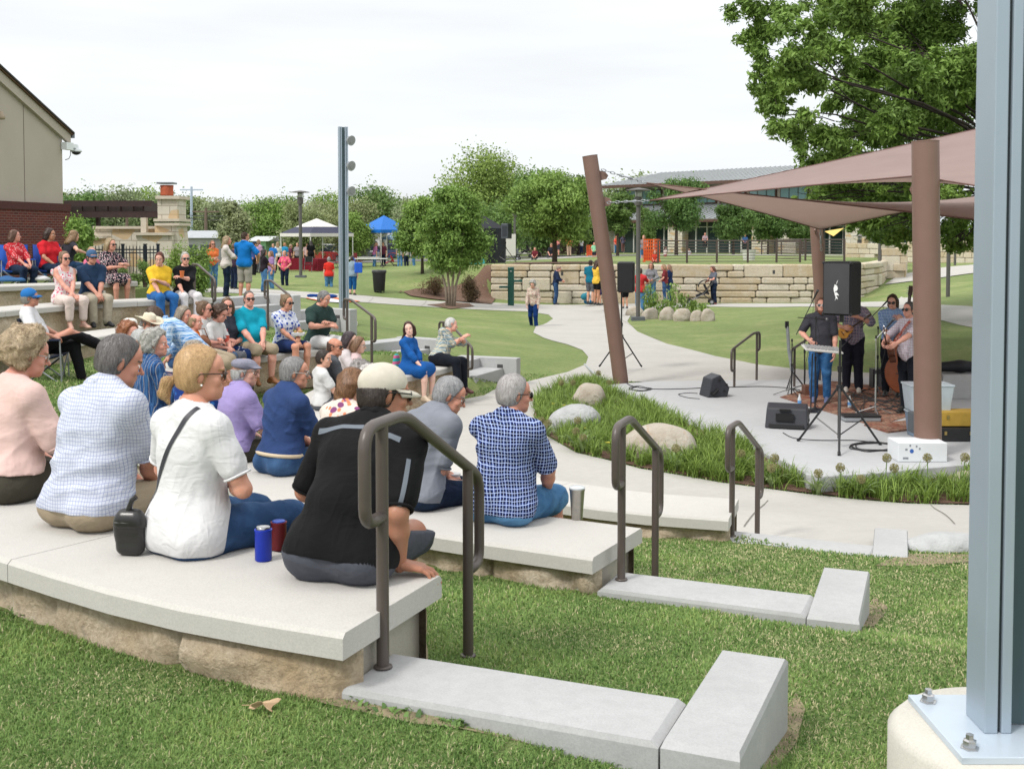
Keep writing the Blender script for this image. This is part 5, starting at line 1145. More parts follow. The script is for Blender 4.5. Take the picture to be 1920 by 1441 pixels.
# ------------------------------------------------------------ the big tree at the right
LM_oak = leaf_mat('leaf_oak', (.05,.115,.022), (.21,.35,.07))
def big_tree():
 r = thing('oak_tree', 'big spreading oak tree filling the upper right behind the shade sails', 'tree', (13.5, 31, .5)); rs = random.Random(77)
 targ = []; Yc = 31
 pts = [(1400,20,60),(1430,60,70),(1470,30,60),(1430,130,55),(1480,120,75),(1450,170,60),(1500,60,80),(1540,30,80),(1520,150,80),(1560,100,80),(1480,230,70),(1520,240,70),(1600,40,90),(1620,130,90),(1580,190,80),(1560,290,65),(1640,220,80),(1600,270,70),(1510,300,45),(1530,340,45),(1590,330,60),(1650,310,65),(1700,60,95),(1720,150,95),(1700,230,80),(1770,30,95),(1790,120,95),(1780,210,90),(1720,300,70),(1800,290,80),(1660,370,60),(1560,370,40),(1760,380,70),(1850,100,100),(1900,200,100),(1880,300,95),(1950,60,110),(1640,430,45),(1690,450,42),(1600,420,38),(1740,440,50),(1800,450,45),(1860,420,70),(1450,205,45),(1420,95,40),(1620,-40,100),(1750,-60,110),(1500,-30,80),(1900,-40,120),(2000,150,120),(2050,300,110),(2000,400,90),(1600,395,40),(1640,405,45),(1690,400,50),(1720,425,40),(1780,420,55),(1820,400,60),(1580,345,45),(1625,350,45),(1660,440,30),(1790,470,35),(1500,370,35)]
 L0 = Vector(r.location)
 for u, v, rad in pts:
  Y = Yc+rs.uniform(-4.2, 2.5); p = D(u+rs.uniform(-10,10), v+rs.uniform(-10,10), Y); targ.append((tuple(p-L0), rad/FPX*Y*.62))
 for k in range(14):   # far side of the crown
  targ.append(((rs.uniform(-3,6), rs.uniform(3,7), rs.uniform(3.5,9.5)), 1.5))
 mb = MB(); base = Vector((0,0,0)); cr = Vector((-.2,0,3.2)); mb.tube([(0,0,-.4),(0,0,.6),(-.1,.05,2),cr,(0,0,5.2),(.4,0,8)], [.62,.5,.42,.38,.26,.1], 12)
 bk2 = pm('oak_bark', (.035,.026,.021), .95, .4, 9, .8, 25, .03)
 for c, rr_ in targ:
  if rs.random() < .42: continue
  c = Vector(c); b = cr.lerp(Vector((0,0,5.5)), min(1, max(0, (c.z-2)/8))); mid = b.lerp(c, .5)+Vector((rs.uniform(-.5,.5), rs.uniform(-.5,.5), rs.uniform(-.1,.7)))
  mb.tube([b, b.lerp(mid,.5)+Vector((0,0,.2)), mid, mid.lerp(c,.55)+Vector((rs.uniform(-.2,.2),0,rs.uniform(-.2,.2))), c], [.05,.04,.032,.02,.007], 6, False)
  for _ in range(6):
   e = c+Vector((rs.uniform(-1,1), rs.uniform(-1,1), rs.uniform(-.8,.8)))*rr_*1.1; s0 = mid.lerp(c, rs.uniform(.3,1)); mb.tube([s0, (s0+e)/2+Vector((rs.uniform(-.15,.15),0,rs.uniform(-.1,.15))), e], [.016,.009,.003], 4, False)
 mb.build('trunk', bk2, r, True)
 big = [t for t in targ]; cl = []
 for c, rr_ in big:      # sprays of leaves with gaps between them
  for _ in range(11):
   dv = Vector((rs.gauss(0,1), rs.gauss(0,1), rs.gauss(0,.8))).normalized(); q = rs.uniform(.2,1.25); cl.append(((c[0]+dv.x*rr_*q, c[1]+dv.y*rr_*q, c[2]+dv.z*rr_*q), rr_*rs.uniform(.28,.48)))
 leaf_obj('crown', cl, 330000, .165, 5, LM_oak, r, asp=.42, shell=.1, up=.6)
big_tree()
# ------------------------------------------------------------ columns, sails, rails, poles
brown_m = pm('brown_paint', (.19,.115,.09), .45, .10, 3, .15, 40, spec=.4); steel_m = pm('galvanised', (.34,.36,.38), .35, .2, 20, metal=.5); blk = pm('black_plastic', (.014,.014,.016), .5, .2, 8, .2, 300); chrome = pm('chrome', (.5,.5,.5), .25, .1, metal=.9); blkm = pm('black_metal', (.016,.016,.018), .35, .1, spec=.5)
def column(label, b, t, r, cap=True, brackets=()):
 b, t = Vector(b), Vector(t); o = thing('column', label, 'column', b); mb = MB(); mb.tube([b-Vector((0,0,.3)), b.lerp(t,.5), t], r, 28); mb.build('pipe', brown_m, o, world=True, auto=50)
 d = (t-b).normalized(); mb = MB(); mb.tube([t-d*.002, t+d*.012], r*1.02, 28); mb.build('cap', brown_m, o, world=True, auto=50)
 for f, side in brackets:
  c = b.lerp(t, f); s_ = Vector(side).normalized(); mb = MB(); up = d; a = c+s_*r*.9
  n = s_.cross(up).normalized()*.012; pr = [a+up*.10, a+s_*.12+up*.07, a+s_*.17, a+s_*.12-up*.07, a-up*.10]; i = mb.pv([p+n for p in pr]+[p-n for p in pr]); k = 5
  mb.face(*[i+j for j in range(k)]); mb.face(*[i+k+j for j in range(k-1,-1,-1)])
  for j in range(k): mb.face(i+j, i+k+j, i+k+(j+1)%k, i+(j+1)%k)
  mb.build('bracket', brown_m, o, world=True)
 return o
A_b, A_t = D(1168, 716, 22.3), D(1106, 293, 22.3)
column('leaning brown shade column left of the stage', A_b, A_t, .148, True, [(.915,(1,-.1,0)),(.80,(1,-.1,0))])
B_b, B_t = G(1741, 884, -.08), None; B_t = D(1735, 266, B_b.y); column('nearest brown shade column, upright in front of the plastic bins', B_b, B_t, .172, True, [(.86,(-.3,1,0))])
C_b, C_t = G(1545, 640, .2), D(1530, 415, 27.0); C_b = D(1545, 655, 27.0); column('rear brown shade column behind the hanging loudspeaker', C_b, C_t, .15, True, [(.93,(-.4,-1,0))])
column('leaning brown column mostly hidden at the right edge of the stage', D(1822, 720, 22), D(1900, 300, 22), .10)
sail_m = NT('sail_fabric', .85, 0, .15); sail_m.col(sail_m.mix(sail_m.rng(sail_m.noise(2, 3), .3, .7), (.45,.36,.34), (.41,.32,.305))); sail_m.bump(sail_m.noise(9, 2, sail_m.co((1,.25,1))), .25, .03)
tl = sail_m.new('BsdfTranslucent'); tl.inputs[0].default_value = (.66,.55,.51,1); ms = sail_m.new('MixShader'); ms.inputs[0].default_value = .52; sail_m.L.new(sail_m.b.outputs[0], ms.inputs[1]); sail_m.L.new(tl.outputs[0], ms.inputs[2]); sail_m.L.new(ms.outputs[0], sail_m.N['Material Output'].inputs[0]); sail_m = sail_m.m
def sail(label, P, seam=.45, sag=.05, chains=()):
 P = [Vector(p) for p in P]; o = thing('shade_sail', label, 'shade sail', P[0]); n = 24; V = []; c = sum(P, Vector())/4
 def pt(s, t):
  p = (P[0]*(1-s)*(1-t)+P[1]*s*(1-t)+P[2]*s*t+P[3]*(1-s)*t)
  e = 4*sag*(s*(1-s)*(1-2*min(t,1-t))**2+t*(1-t)*(1-2*min(s,1-s))**2)
  return p.lerp(c, e*(.9))
 for i in range(n+1):
  for j in range(n+1): V.append(pt(i/n, j/n))
 F = [(i*(n+1)+j, (i+1)*(n+1)+j, (i+1)*(n+1)+j+1, i*(n+1)+j+1) for i in range(n) for j in range(n)]
 ob = link('fabric', np_mesh('fabric', np.array([tuple(v-P[0]) for v in V]), np.array(F)), sail_m, o); sm_ = ob.modifiers.new('s', 'SOLIDIFY'); sm_.thickness = .006
 hem = pm('sail_hem', (.13,.07,.058), .8, 0)
 mb = MB(); mb.tube([pt(k/n, 0) for k in range(n+1)]+[pt(1, k/n) for k in range(1, n+1)]+[pt(1-k/n, 1) for k in range(1, n+1)]+[pt(0, 1-k/n) for k in range(1, n)], .012, 6, closed=True); mb.build('hem', hem, o, world=True)
 mb = MB(); mb.tube([pt(k/n, seam)+Vector((0,0,-.006)) for k in range(n+1)], .005, 5); mb.build('seam', hem, o, world=True)
 for a, b in chains:
  a, b = Vector(a), Vector(b); mb = MB(); L_ = (b-a).length; d = (b-a).normalized(); m = max(3, int(L_/.09)); n_ = d.cross(Vector((0,0,1))).normalized(); up = n_.cross(d)
  for k in range(m):
   q = a+d*(L_*(k+.5)/m); w_ = n_ if k % 2 else up; mb.tube([q+d*.055*math.cos(t)+w_*.022*math.sin(t) for t in [j*.785 for j in range(8)]], .009, 5, closed=True)
  mb.tube([a+d*L_*.35, a+d*L_*.7], .016, 6); mb.build('turnbuckle', steel_m, o, world=True, smooth=True)
 return o
def D3(u, v, Y): return tuple(D(u, v, Y))
sail('upper brown shade sail fastened to the nearest column', [D3(1218,376,21.6), D3(1716,330,14.9), D3(2080,392,13.5), D3(2060,190,21)], .45, .05, [(D3(1138,380,22.2), D3(1218,376,21.6)), (D3(1716,330,14.9), D3(1730,322,15.0))])
sail('lower brown shade sail dipping to the rear column', [D3(1212,343,22), D3(1538,430,26.5), D3(2060,322,28), D3(2080,440,16.5)], .5, .03, [(D3(1128,318,22.2), D3(1212,343,22)), (D3(1538,430,26.5), D3(1540,470,26.7))])
hr_m = pm('handrail_bronze', (.085,.068,.06), .38, .15, 8, .1, 60, spec=.5)
def fillet(P, r=.06):
 P = [Vector(p) for p in P]; out = [P[0]]
 for a, b, c in zip(P, P[1:], P[2:]):
  u = (a-b); w_ = (c-b); k = min(r, u.length*.45, w_.length*.45); p, q = b+u.normalized()*k, b+w_.normalized()*k
  for t in (0,.25,.5,.75,1): out.append((p*(1-t)+b*t)*(1-t)+(b*(1-t)+q*t)*t)
 return out+[P[-1]]
def handrail(label, A_, dr, L_, zA, zB, hA=.92, hB=.88, r=.024, back=.15, flat=.2, fwd=.15):
 o = thing('handrail', label, 'handrail', (A_[0], A_[1], zA)); u = Vector((dr[0], dr[1], 0)).normalized(); a = Vector((A_[0], A_[1], 0)); b = a+u*L_; tA, tB = zA+hA, zB+hB; sl = (tA-tB)/(L_-flat)
 Z = lambda p, z: Vector((p.x, p.y, z)); top = [Z(a, tA-.35), Z(a-u*back, tA-.35), Z(a-u*back, tA), Z(a+u*flat, tA), Z(b+u*fwd, tB-sl*fwd), Z(b+u*fwd, tB-sl*fwd-.40), Z(b, tB-sl*fwd-.40)]
 pp = fillet(top, .085); mb = MB(); mb.tube(pp, r, 12); mb.build('rail', hr_m, o, True, world=True)
 for p, z0, z1 in ((a, zA, tA), (b, zB, tB)):
  mb = MB(); mb.tube([Z(p, z0-.1), Z(p, z1)], r, 12, False); mb.build('post', hr_m, o, True, world=True)
  mb = MB(); mb.lathe([(r*1.5,0),(r*1.5,.006),(r*1.1,.01)], 12, (p.x,p.y,z0+.0)); mb.build('collar', hr_m, o, True, world=True)
 return o
pA = G(718, 1250, 1.383); handrail('bronze handrail nearest the camera, in front of the man in black', pA, (.31,.95), .92, 1.383, 1.10, .92, .86)
pA = G(1165, 1086, .983); handrail('bronze handrail second from the camera, at the end of the second seat wall', pA, (.33,.94), .93, .983, .72, .92, .88)
pA = G(1372, 1004, .503); handrail('bronze handrail third from the camera, by the planted bed', pA, (.42,.9), .93, .503, .24, .92, .85)
def hr2(lab, uA, YA, uB, YB, zA, zB, hA=.9, hB=.9): a, b = D(uA,440,YA), D(uB,440,YB); handrail(lab, a, (b.x-a.x, b.y-a.y), (b-a).length, zA, zB, hA, hB)
hr2('bronze handrail on the steps right of the man in dark trousers', 831, 21.9, 877, 21.2, .45, .07, .88, .93)
hr2('bronze handrail at the foot of the grey light pole', 650, 20.4, 696, 19.5, .95, .78, .9, .85)
hr2('bronze handrail between the messy bun woman and the light pole', 501, 22.6, 538, 21.8, 1.2, 1.0, .9, .88)
hr2('bronze handrail right of the white trousers woman', 364, 22.4, 397, 21.6, 1.52, 1.3, .9, .9)
hr2('bronze handrail at the far side of the stage, left one', 1421, 22.6, 1379, 21.6, .12, .09, .95, .78)
hr2('bronze handrail at the far side of the stage behind the mic stands', 1540, 22.6, 1492, 21.6, .12, .09, .95, .78)
st_blue = pm('blue_grey_steel', (.32,.385,.45), .38, .08, 2.5, .08, 90, metal=.25, spec=.5); plate_m = pm('pale_plate', (.48,.55,.62), .35, .08, 5, metal=.2); pier_m = conc('pier_top', (.55,.53,.47), stain=.15)
def chan_poly(cx, cy, w_, d_, t, face):  # C channel opening outwards
 return [(cx-w_/2, cy+face*d_), (cx-w_/2, cy), (cx+w_/2, cy), (cx+w_/2, cy+face*d_), (cx+w_/2-t, cy+face*d_), (cx+w_/2-t, cy+face*t), (cx-w_/2+t, cy+face*t), (cx-w_/2+t, cy+face*d_)]
def steel_col(label, loc, h, s, rot, pier_r, pier_h, lights=0, name='light_pole'):
 o = thing(name, label, 'light pole', loc, rot); mb = MB(); mb.lathe([(pier_r,-.7),(pier_r,pier_h-.03),(pier_r-.03,pier_h)], 48); mb.build('pier', pier_m, o, auto=50)
 mb = MB(); mb.box((0,0,pier_h+.012),(s*2.1,s*1.9,.024)); mb.build('base_plate', plate_m, o, bevel=.003)
 z0 = pier_h+.024; X = lambda a: a*s
 for q in (-1,1):
  mb = MB(); mb.box((q*X(.43), 0, (h+z0)/2), (X(.17), X(.60), h-z0)); mb.build('channel', st_blue, o, bevel=.004)
  mb = MB(); mb.box((q*X(.235), 0, (h+z0)/2), (X(.13), X(.60), h-z0)); mb.build('channel', st_blue, o, bevel=.004)
  mb = MB(); mb.box((q*X(.322), 0, (h+z0)/2), (X(.044), X(.5), h-z0-.02)); mb.build('slot_fill', pm('slot_shade',(.03,.04,.045),.5,.1), o)  # stands in the open slot between channels; slot's shade put into its near-black colour
 mb = MB(); mb.box((0,0,(h+z0)/2),(X(.339),X(.08),h-z0-.01)); mb.build('web', pm('web_teal',(.07,.11,.12),.45,.1), o)
 for a, b in ((-1,-1),(1,-1),(1,1),(-1,1)):
  mb = MB(); mb.lathe([(.030,0),(.030,.004),(.022,.005),(.022,.026),(.013,.03),(.013,.045)], 6, (a*s*.86,b*s*.70,z0)); mb.build('bolt', chrome, o)
 for k in range(lights):
  z = h-.30-k*.56; lo = (s*.80, -s*.30, z); mb = MB(); mb.tube([(s*.45,-s*.1,z+.02),(s*.80,-s*.30,z)], .045, 8)
  fw = Vector((.45,-.86,-.25)).normalized(); c = Vector(lo); mb.tube([c-fw*.16, c-fw*.14, c+fw*.02, c+fw*.03], [.05,.07,.105,.115], 18); ob = mb.build('spotlight', pm('lamp_grey',(.42,.44,.46),.4,.1,metal=.4), o, auto=40)
  mb = MB(); mb.tube([c+fw*.031, c+fw*.036], .075, 18); mb.tube([c+fw*.036, c+fw*.042],.05,12); mb.build('lens', pm('lamp_lens',(.30,.31,.32),.2,0), ob)
 return o
steel_col('near blue-grey steel column on a round concrete pier at the right edge', (1.685, 3.78, 1.26), 5.6, .26, 0, .405, .08)
p = G(645, 604, 1.05); steel_col('tall blue-grey steel pole with three round spotlights on a concrete base', (p.x, p.y, .92), .92+3.55, .20, math.radians(20), .30, .17, 3)
def lamp_post(label, u, vb, vt, Y, base_h=.12, grp='lamp posts', wide=.5):
 b = D(u, vb, Y); z0 = b.z; h = D(u, vt, Y).z-z0; o = thing('lamp_post', label, 'lamp post', (b.x, b.y, z0), 0, grp); k = wide/.5
 mb = MB(); mb.box((0,0,base_h/2-.1),(.50*k,.50*k,base_h+.2), .9); mb.build('base', pm('lamp_base', (.09,.10,.11), .6, .1), o); mb = MB(); mb.tube([(0,0,base_h),(0,0,h-.62)], .075, 14); mb.build('pole', pm('lamp_bronze',(.10,.095,.09),.45,.1), o, auto=40)
 mb = MB(); mb.lathe([(.13,h-.62),(.14,h-.58),(.14,h-.34),(.12,h-.32)], 16); mb.build('ballast', pm('lamp_bronze',(.10,.095,.09)), o, auto=40); mb = MB(); mb.lathe([(.11,h-.32),(.13,h-.1)], 16); mb.build('globe', pm('lamp_glass',(.5,.52,.52),.2,0), o, True)
 mb = MB(); mb.lathe([(.02,h-.0),(.2,h-.03),(.42*k,h-.075),(.43*k,h-.095),(.1,h-.09)], 24); mb.build('hood', pm('lamp_bronze',(.10,.095,.09)), o, True)
 for a in range(3): mb = MB(); t = a*2.09; mb.tube([(math.cos(t)*.15,math.sin(t)*.15,h-.34),(math.cos(t)*.15,math.sin(t)*.15,h-.09)], .01, 5); mb.build('strut', pm('lamp_bronze',(.10,.095,.09)), o)
lamp_post('lamp post beside the large striped tent', 564, 521, 357, 52); lamp_post('lamp post by the ring of rocks and tall plants', 1196, 602, 352, 40, .16); lamp_post('lamp post at the right, between the near column and the steel column', 1777, 578, 400, 44, .3)
lamp_post('small distant lamp post right of the nearest brown column', 1790, 528, 440, 70); lamp_post('thin lamp post behind the loudspeaker on the raised lawn', 965, 470, 388, 70); lamp_post('slender lamp post at the right end of the limestone wall', 1648, 560, 418, 58); lamp_post('distant lamp post behind the rail fence end', 1611, 500, 440, 72)
def upole(label, u, vb, vt, Y, m, arms=0, kind='utility pole'):
 b, t = D(u, vb, Y), D(u, vt, Y); o = thing('utility_pole', label, kind, b); mb = MB(); mb.tube([b, t], [.16,.11], 8); mb.build('pole', m, o, world=True)
 for k in range(arms): mb = MB(); mb.box((t.x,t.y,t.z-.3-k*.8),(2.2,.12,.12)); mb.build('crossarm', m, o, world=True)
wpole = pm('pole_wood', (.16,.12,.09), .9, .3)
upole('tall pale floodlight mast right of the stone chimney', 359, 460, 350, 110, pm('mast_grey', (.42,.5,.6), .5, .1), 1, 'floodlight mast'); upole('brown wooden utility pole left of the white shirt woman', 386, 460, 390, 95, wpole, 1); upole('wooden utility pole seen over the stone wall', 238, 440, 408, 95, wpole); upole('pale pole standing behind the young trees', 759, 450, 384, 120, pm('mast_grey', (.42,.5,.6)))
wr = thing('power_lines', 'thin power lines strung across behind the stone chimney', 'power line', D(300,400,96)); mb = MB()
for v0, v1 in ((392,392),(398,400),(424,425)):
 a, b = D(250, v0, 96), D(560, v1, 96); mb.tube([a.lerp(b, k/8)-Vector((0,0,1.2*math.sin(math.pi*k/8)*.5)) for k in range(9)], .03, 4)
mb.build('wires', pm('wire', (.05,.05,.05), .6, 0), wr, world=True)
# ------------------------------------------------------------ trash can, fountain, sign, game, stroller
def at(u, v, z=None): return GT(u, v) if z is None else G(u, v, z)
p = at(711, 548); o = thing('trash_can', 'black round wheeled trash can on the lawn', 'trash can', p); ppm = FPX/p.y; h = 42/ppm; r_ = 13/ppm
mb = MB(); mb.lathe([(r_*.78,.06),(r_*.80,.08),(r_*.98,h*.9),(r_*1.06,h*.9),(r_*1.06,h*.95),(r_*.98,h*.96)], 28); mb.build('barrel', blk, o, auto=40); mb = MB()
mb.lathe([(r_*1.02,h*.86),(r_*1.09,h*.93),(r_*1.03,h),(r_*.9,h*.97),(r_*.8,h*.8)], 28, cap=False); mb.build('liner', pm('bin_liner',(.03,.03,.035),.3,0), o, True)
mb = MB()
for k in range(5): a = k*1.256; mb.tube([(math.cos(a)*r_*.7-.02,math.sin(a)*r_*.7,.035),(math.cos(a)*r_*.7+.02,math.sin(a)*r_*.7,.035)], .035, 10)
mb.build('casters', blkm, o)
p = D(958, 564, 48.5); p.z = T1z(p.x, p.y); o = thing('drinking_fountain', 'dark green drinking fountain post with two arms before the limestone wall', 'drinking fountain', p); gm = pm('green_paint', (.01,.075,.055), .35, .1); k = 1.0
mb = MB(); mb.tube([(0,0,0),(0,0,1.58)], .135, 20); mb.build('post', gm, o, auto=50); mb = MB(); mb.box((.28,0,1.05),(.42,.22,.09), .9); mb.box((.42,0,1.1),(.12,.18,.03)); mb.build('basin', gm, o, bevel=.01); mb = MB(); mb.box((-.30,0,.80),(.42,.22,.09), .9); mb.build('basin', gm, o, bevel=.01)
mb = MB(); mb.lathe([(.14,1.58),(.145,1.6),(.12,1.64)], 20); mb.box((0,-.13,1.45),(.16,.03,.12)); mb.build('top', gm, o, auto=40); mb = MB(); mb.box((0,-.15,1.47),(.07,.02,.05)); mb.build('spout', chrome, o)
p = D(1208, 573, 50); p.z = -.05; o = thing('info_sign', 'slanted information panel on dark posts where people read by the wall', 'sign', p); mb = MB(); mb.box((-.12,0,.5),(.08,.08,1.0)); mb.box((.2,0,.5),(.08,.08,1.0)); mb.build('posts', blkm, o)
mb = MB(); mb.at((.05,-.1,1.28),(.7,0,.5)); mb.box((0,0,0),(1.25,.75,.05)); mb.build('panel', pm('panel_face', (.12,.14,.12), .4, .3, 6, c2=(.25,.27,.22)), o)
def game(label, u, v, Y, z, w_, h_, cols, rows, c):
 p = D(u, 440, Y); o = thing('lawn_game', label, 'giant game', (p.x, p.y, z)); mb = MB(); dx, dz = w_/cols, h_/rows
 for i in range(cols+1): mb.box((-w_/2+i*dx,0,h_/2+.1),(.05,.08,h_))
 for j in range(rows+1): mb.box((0,.0,.1+j*dz),(w_,.078,.06))
 mb.box((-w_/2,0,.05),(.08,.6,.1)); mb.box((w_/2,0,.05),(.08,.6,.1)); mb.build('frame', pm('orange_plastic', (.65,.10,.02), .45, .05), o)
 mb = MB(); rs = random.Random(3)
 for i in range(cols):
  for j in range(rows//2):
   mb.tube([(-w_/2+(i+.5)*dx,-.02,.1+(j+.5)*dz),(-w_/2+(i+.5)*dx,.02,.1+(j+.5)*dz)], dz*.4, 10)
 mb.build('discs', pm('disc_red', (.5,.04,.03), .5, .1), o)
game('big orange four in a row game frame left of the rail fence', 1222, 0, 56, 1.66, .75, 1.0, 7, 6, 0)
game('orange game frame beside the leaning column on the raised lawn', 1113, 0, 86, 1.4, 1.0, .7, 6, 5, 0)
p = D(1210+22, 440, 56.3); o = thing('cone_tower', 'teal and blue stacked game tower beside the orange frame', 'giant game', (p.x, p.y, 1.66)); mb = MB(); [mb.box((0,0,.08+.16*k),(.22-.015*k,.2,.15)) for k in range(6)]; mb.build('blocks', pm('teal_block', (.01,.18,.25), .5, .5, 3, c2=(.02,.05,.35)), o)
def stroller(label, u, v, Y, z, s, rot, c, wheels=3, hood=True):
 p = D(u, 440, Y); o = thing('stroller', label, 'stroller', (p.x, p.y, z), rot); fm = pm('stroller_fabric%02d' % int(c[0]*99+c[1]*33), c, .8, .1)
 mb = MB()
 for q in (-.24,.24): mb.tube([(-.55*s,q*s,.14*s),(.05*s,q*s,.5*s),(.42*s,q*s,.98*s)], .018*s, 6); mb.tube([(.38*s,q*s,.14*s),(.0,q*s,.5*s),(-.35*s,q*s,.62*s)], .018*s, 6)
 mb.tube([(.42*s,-.24*s,.98*s),(.46*s,0,1.02*s),(.42*s,.24*s,.98*s)], .022*s, 6); mb.build('frame', blkm, o)
 mb = MB(); mb.at((0,0,.48*s),(0,-.35,0)); mb.box((-.05*s,0,0),(.5*s,.42*s,.10*s)); mb.at((.16*s,0,.68*s),(0,1.15,0)); mb.box((0,0,0),(.5*s,.42*s,.08*s)); mb.build('seat', fm, o, bevel=.03*s)
 if hood:
  mb = MB(); n = 10; i = [mb.pv([((.18-.36*math.cos(a))*s, y*s, (.78+.30*math.sin(a))*s) for a in [j*.24 for j in range(n)]]) for y in (-.23,.0,.23)]
  for a, b in zip(i, i[1:]):
   for j in range(n-1): mb.face(a+j, b+j, b+j+1, a+j+1)
  h_ = mb.build('hood', fm, o, True); h_.modifiers.new('s','SOLIDIFY').thickness = .02
 for x in ((-.55,.38) if wheels < 4 else (-.5,.4)):
  for q in (-.26,.26): mb = MB(); mb.tube([(x*s,(q-.02)*s,.13*s),(x*s,(q+.02)*s,.13*s)], .13*s, 16); wv = mb.build('wheel', pm('tyre', (.02,.02,.02), .8, .1), o, auto=40); mb = MB(); mb.tube([(x*s,(q-.025)*s,.13*s),(x*s,(q+.025)*s,.13*s)], .07*s, 12); mb.build('rim', steel_m, wv)
 return o
stroller('dark stroller with a child inside, in front of the limestone wall', 1318, 572, 50.2, -.06, 1.0, math.radians(-5), (.015,.015,.018))
stroller('red folding wagon stroller under the blue tent', 731, 497, 77, .75, .95, 0, (.35,.02,.02)); stroller('dark double stroller behind the loudspeaker stand on the raised lawn', 955, 480, 78, 1.25, 1.1, math.radians(170), (.03,.03,.04))
stroller('black stroller pushed by the woman left of the enclosure', 985, 478, 84, 1.3, 1.1, math.radians(10), (.012,.012,.015))
# ------------------------------------------------------------ tents, tables, cars
def tent(label, u, Y, z, w_, eave, peak, m1, m2=None, m3=None, rot=.785, walls=None, vent=False):
 p = D(u, 440, Y); o = thing('canopy_tent', label, 'canopy tent', (p.x, p.y, z), rot); q = w_/2
 for a, b in ((-1,-1),(1,-1),(1,1),(-1,1)): mb = MB(); mb.box((a*q*.97,b*q*.97,eave/2),(.05,.05,eave)); mb.box((a*q*.97,b*q*.97,.02),(.14,.14,.03)); mb.build('leg', white_m if not walls else blkm, o)
 mb = MB(); k = .52 if vent else .001; zm = eave+(peak-eave)*(.48 if vent else 1); i = mb.pv([(-q,-q,eave),(q,-q,eave),(q,q,eave),(-q,q,eave)]+[(-q*k,-q*k,zm),(q*k,-q*k,zm),(q*k,q*k,zm),(-q*k,q*k,zm)])
 for j in range(4): mb.face(i+j, i+(j+1)%4, i+4+(j+1)%4, i+4+j)
 c_ = mb.build('canopy', m1, o); c_.modifiers.new('s','SOLIDIFY').thickness = .01
 if vent:
  mb = MB(); i = mb.pv([(-q*.58,-q*.58,zm-.05),(q*.58,-q*.58,zm-.05),(q*.58,q*.58,zm-.05),(-q*.58,q*.58,zm-.05),(0,0,peak)]); [mb.face(i+j, i+(j+1)%4, i+4) for j in range(4)]; mb.build('vent_cap', m2, o)
 mb = MB(); v = .22; i = mb.pv([(a*q,b*q,zz) for zz in (eave,eave-v) for a, b in ((-1,-1),(1,-1),(1,1),(-1,1))]); [mb.face(i+j, i+4+j, i+4+(j+1)%4, i+(j+1)%4) for j in range(4)]; mb.build('valance', m3 or m1, o)
 if walls:
  mb = MB(); 
  for a, b in (((-q,-q),(q,-q)),((q,-q),(q,q)),((q,q),(-q,q))):
   n = 14; i = [mb.pv([(a[0]+(b[0]-a[0])*t/n+.03*math.sin(t*2.1), a[1]+(b[1]-a[1])*t/n+.03*math.cos(t*1.7), zz) for t in range(n+1)]) for zz in (0, eave-.1)]
   for t in range(n): mb.face(i[0]+t, i[0]+t+1, i[1]+t+1, i[1]+t)
  mb.build('side_wall', walls, o)
 return o
navy = pm('tent_navy', (.030,.033,.065), .7, .1); tw = pm('tent_white', (.60,.58,.55), .7, .06); tb = pm('tent_blue', (.004,.13,.48), .6, .1); tk = pm('tent_black', (.012,.014,.02), .7, .2)
tent('large canopy tent with white peak, navy band and white valance', 594, 77, .75, 3.5, 2.35, 3.35, navy, tw, tw, vent=True)
tent('bright blue canopy tent right of the steel light pole', 720, 80, .8, 2.7, 2.55, 3.55, tb); tent('black canopy tent with hanging side walls behind the young tree', 888, 62, 1.35, 2.7, 2.0, 3.0, tk, rot=.35, walls=tk)
tent('small pale blue distant tent behind the bright blue one', 762, 100, .8, 3.0, 2.0, 2.7, pm('tent_pale', (.25,.38,.55), .7, .1))
yl = thing('yellow_sail', 'small distant yellow shade sail behind the rear column', 'shade sail', D(1563, 425, 80)); mb = MB(); a = [D(1546,434,80), D(1582,428,82), D(1563,443,78)]; i = mb.pv(a); mb.face(i,i+1,i+2); s_ = mb.build('fabric', pm('yellow_cloth', (.65,.45,.12), .8, .05), yl, world=True); s_.modifiers.new('s','SOLIDIFY').thickness = .02
for u in (1546, 1582): mb = MB(); q = D(u, 432, 80); mb.tube([(q.x,q.y,1.3),(q.x,q.y,q.z+.1)], .05, 6); mb.build('post', blkm, yl, world=True)
def table(label, u, Y, z, L_, cloth_m=None, rot=0, w_=.75, h=.74):
 p = D(u, 440, Y); o = thing('folding_table', label, 'table', (p.x, p.y, z), rot); mb = MB(); mb.box((0,0,h),(L_,w_,.045)); mb.build('tabletop', white_m, o, bevel=.01)
 for q in (-1,1): mb = MB(); mb.tube([(q*L_*.42,-w_*.4,0),(q*L_*.32,-w_*.4,h),(q*L_*.32,w_*.4,h),(q*L_*.42,w_*.4,0)], .016, 5); mb.build('leg', blkm, o)
 if cloth_m:
  mb = MB(); n = 40; per = [(-1,-1),(1,-1),(1,1),(-1,1)]; P = []
  for j in range(4):
   a, b = per[j], per[(j+1)%4]
   for t in range(10): P.append(((a[0]+(b[0]-a[0])*t/10)*(L_/2+.015), (a[1]+(b[1]-a[1])*t/10)*(w_/2+.015)))
  i0 = mb.pv([(x,y,h+.026) for x, y in P]); i1 = mb.pv([(x*(1.02+.02*math.sin(k*2.2)),y*(1.05+.05*math.sin(k*2.2)),.05) for k, (x, y) in enumerate(P)]); mb.face(*[i0+k for k in range(40)])
  for k in range(40): mb.face(i1+k, i1+(k+1)%40, i0+(k+1)%40, i0+k)
  mb.build('tablecloth', cloth_m, o)
 return o
